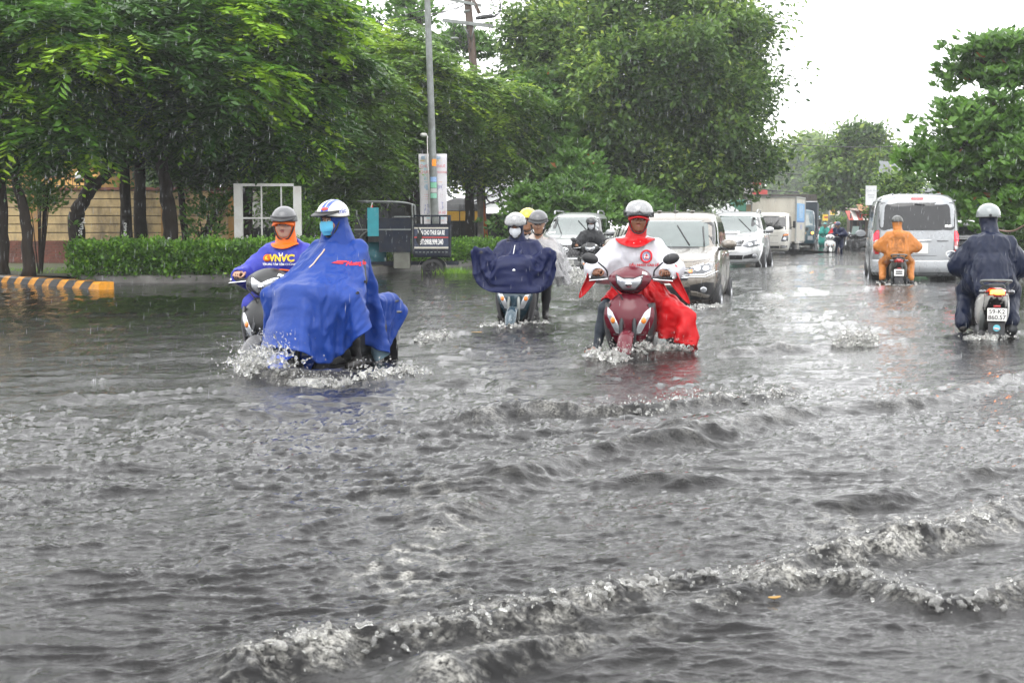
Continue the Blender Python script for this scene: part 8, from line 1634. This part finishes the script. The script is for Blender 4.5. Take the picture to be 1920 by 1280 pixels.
def splash(label, pts, n, spread, hgt, rr, nd, dspread, seed, h=.0115, jag=1.0):
    """pts: ground polyline; lumps of lifted water merge into sheets, fine drops fly off above them"""
    rng = np.random.default_rng(seed); P = cr(np.array([[p.x, p.y] for p in pts]), 8) if len(pts) > 1 else np.array([[pts[0].x, pts[0].y]] * 2)
    t = rng.random(n) * (len(P) - 1.001); i = t.astype(int); c = P[i] + (P[np.minimum(i + 1, len(P) - 1)] - P[i]) * (t - i)[:, None]; env = .25 + .75 * np.clip(.5 + 1.1 * gn2(t * .45, t * 0 + seed, 7), 0, 1)
    c = c + rng.normal(size=(n, 2)) * spread; z = wh(c[:, 0], c[:, 1]) + hgt * env * rng.random(n) ** 1.6; r = rr * (.35 + rng.random(n)) * (1 - .45 * (z / (hgt + .05)).clip(0, 1)); pr = []
    for k in range(n):
        pr.append(ell((c[k, 0], c[k, 1], z[k]), (r[k] * (.7 + .6 * rng.random()), r[k] * (.7 + .6 * rng.random()), r[k] * (.8 + .9 * rng.random()))))
        if rng.random() < .45 * jag: # ligament rising from the sheet
            e = rng.normal(size=3) * [.05, .05, .03] * hgt / .1 + [0, 0, .35 * hgt * env[k]]; pr.append(cap((c[k, 0], c[k, 1], z[k]), np.array((c[k, 0], c[k, 1], z[k])) + e, r[k] * .55, .0045))
    (V, F), _ = sdf_mesh(pr, h, .018, lambda p: .006 * gn3(p * 38, seed) + .005 * gn3(p * 80, seed + 1))
    t = rng.random(nd) * (len(P) - 1.001); i = t.astype(int); c = P[i] + rng.normal(size=(nd, 2)) * dspread; zz = wh(c[:, 0], c[:, 1]) + hgt * 1.5 * rng.random(nd) ** 1.5 + .01; Q = np.concatenate([c, zz[:, None]], 1); dv_, df = drops(Q, .0018 + .0045 * rng.random(nd) ** 3, rng)
    VV = np.concatenate([V, dv_]); FF = [*F.tolist(), *(df + len(V)).tolist()]
    o = obj('splash', (VV, FF), splash_mat()); return tag(o, label, kind='stuff')
splash('bow splash thrown up at the front wheel of the blue scooter', [wat(452, 716), wat(478, 706), wat(510, 704), wat(540, 712)], 260, .065, .20, .019, 600, .13, 1)
splash('churned water along the side of the blue scooter', [wat(540, 716), wat(610, 722), wat(680, 716), wat(745, 706), wat(790, 702)], 260, .06, .07, .015, 450, .12, 2)
splash('white bow wave curling before the maroon scooter', [wat(1112, 676), wat(1150, 676), wat(1190, 668), wat(1240, 664), wat(1292, 664)], 320, .055, .11, .016, 520, .10, 3)
splash('plume of water standing alone right of the maroon scooter', [wat(1572, 652), wat(1600, 648), wat(1632, 648)], 200, .06, .20, .018, 400, .10, 4)
splash('foaming crest of the wave breaking across the foreground', [Vector((p.x, p.y, 0)) for p in RIDGES[0][0][1:-1]], 520, .04, .014, .0048, 120, .06, 5, .0075, .5)
splash('second broken crest nearest the lower right corner', [wat(a, b) for a, b in ((1330, 1146), (1480, 1102), (1620, 1098), (1700, 1130), (1800, 1140), (1930, 1112))], 200, .03, .012, .0046, 50, .05, 6, .0075, .5)
splash('foam on the short wave crest in the middle distance', [wat(a, b) for a, b in ((1160, 776), (1230, 772), (1330, 757), (1420, 750), (1492, 736))], 150, .05, .035, .009, 220, .08, 7)
splash('spray beaten up by the dark rider before the silver white car', [wat(1046, 522), wat(1085, 528), wat(1120, 526)], 160, .22, .38, .045, 1500, .30, 8, .018)
splash('ripple thrown by the wheel of the cream scooter', [wat(1812, 634), wat(1850, 640), wat(1900, 636)], 90, .05, .05, .018, 120, .08, 9)
splash('ripple round the front wheel of the teal scooter', [wat(905, 612), wat(960, 622), wat(1030, 606)], 110, .06, .05, .018, 120, .09, 10)
splash('ripple round the wheel of the orange coated rider', [wat(1655, 536), wat(1690, 541), wat(1725, 535)], 80, .09, .07, .026, 120, .15, 11, .014)
splash('small wave slapping up behind the blue scooter', [wat(785, 642), wat(815, 636), wat(840, 640)], 70, .06, .08, .02, 90, .08, 12)
splash('water pushed up by the bumper of the beige car', [wat(1140, 582), wat(1210, 590), wat(1290, 582), wat(1350, 572)], 130, .10, .05, .028, 150, .14, 13, .013)
lf = obj('fallen_leaf', quads(np.array([[wat(895, 625).x, wat(895, 625).y, .035]]), np.array([[1, .2, 0.]]), np.array([[-.2, 1, .1]]), np.array([.16]), np.array([.09])).reshape(-1, 3) if False else None, CORG) if False else None
for (px, py), s_, lb_ in (((894, 626), .065, 'yellow fallen leaf floating before the teal scooter'), ((1452, 1128), .022, 'small ochre leaf caught in the foreground wave crest')):
    p = wat(px, py); z = float(wh([p.x], [p.y])[0]) + .012; a = np.linspace(0, 2 * math.pi, 9)[:-1]; V = [(s_ * math.cos(t), .35 * s_ * math.sin(t), .08 * s_ * math.cos(t) ** 2) for t in a] + [(0, 0, -.006)]
    F = [[i, (i + 1) % 8, 8] for i in range(8)]; o = obj('fallen_leaf', (np.array(V), F), mat('yellow_leaf', (.40, .24, .07), .6), loc=(p.x, p.y, z), rot=(0, 0, .3)); o.modifiers.new('thick', 'SOLIDIFY').thickness = .003; tag(o, lb_, 'leaf')
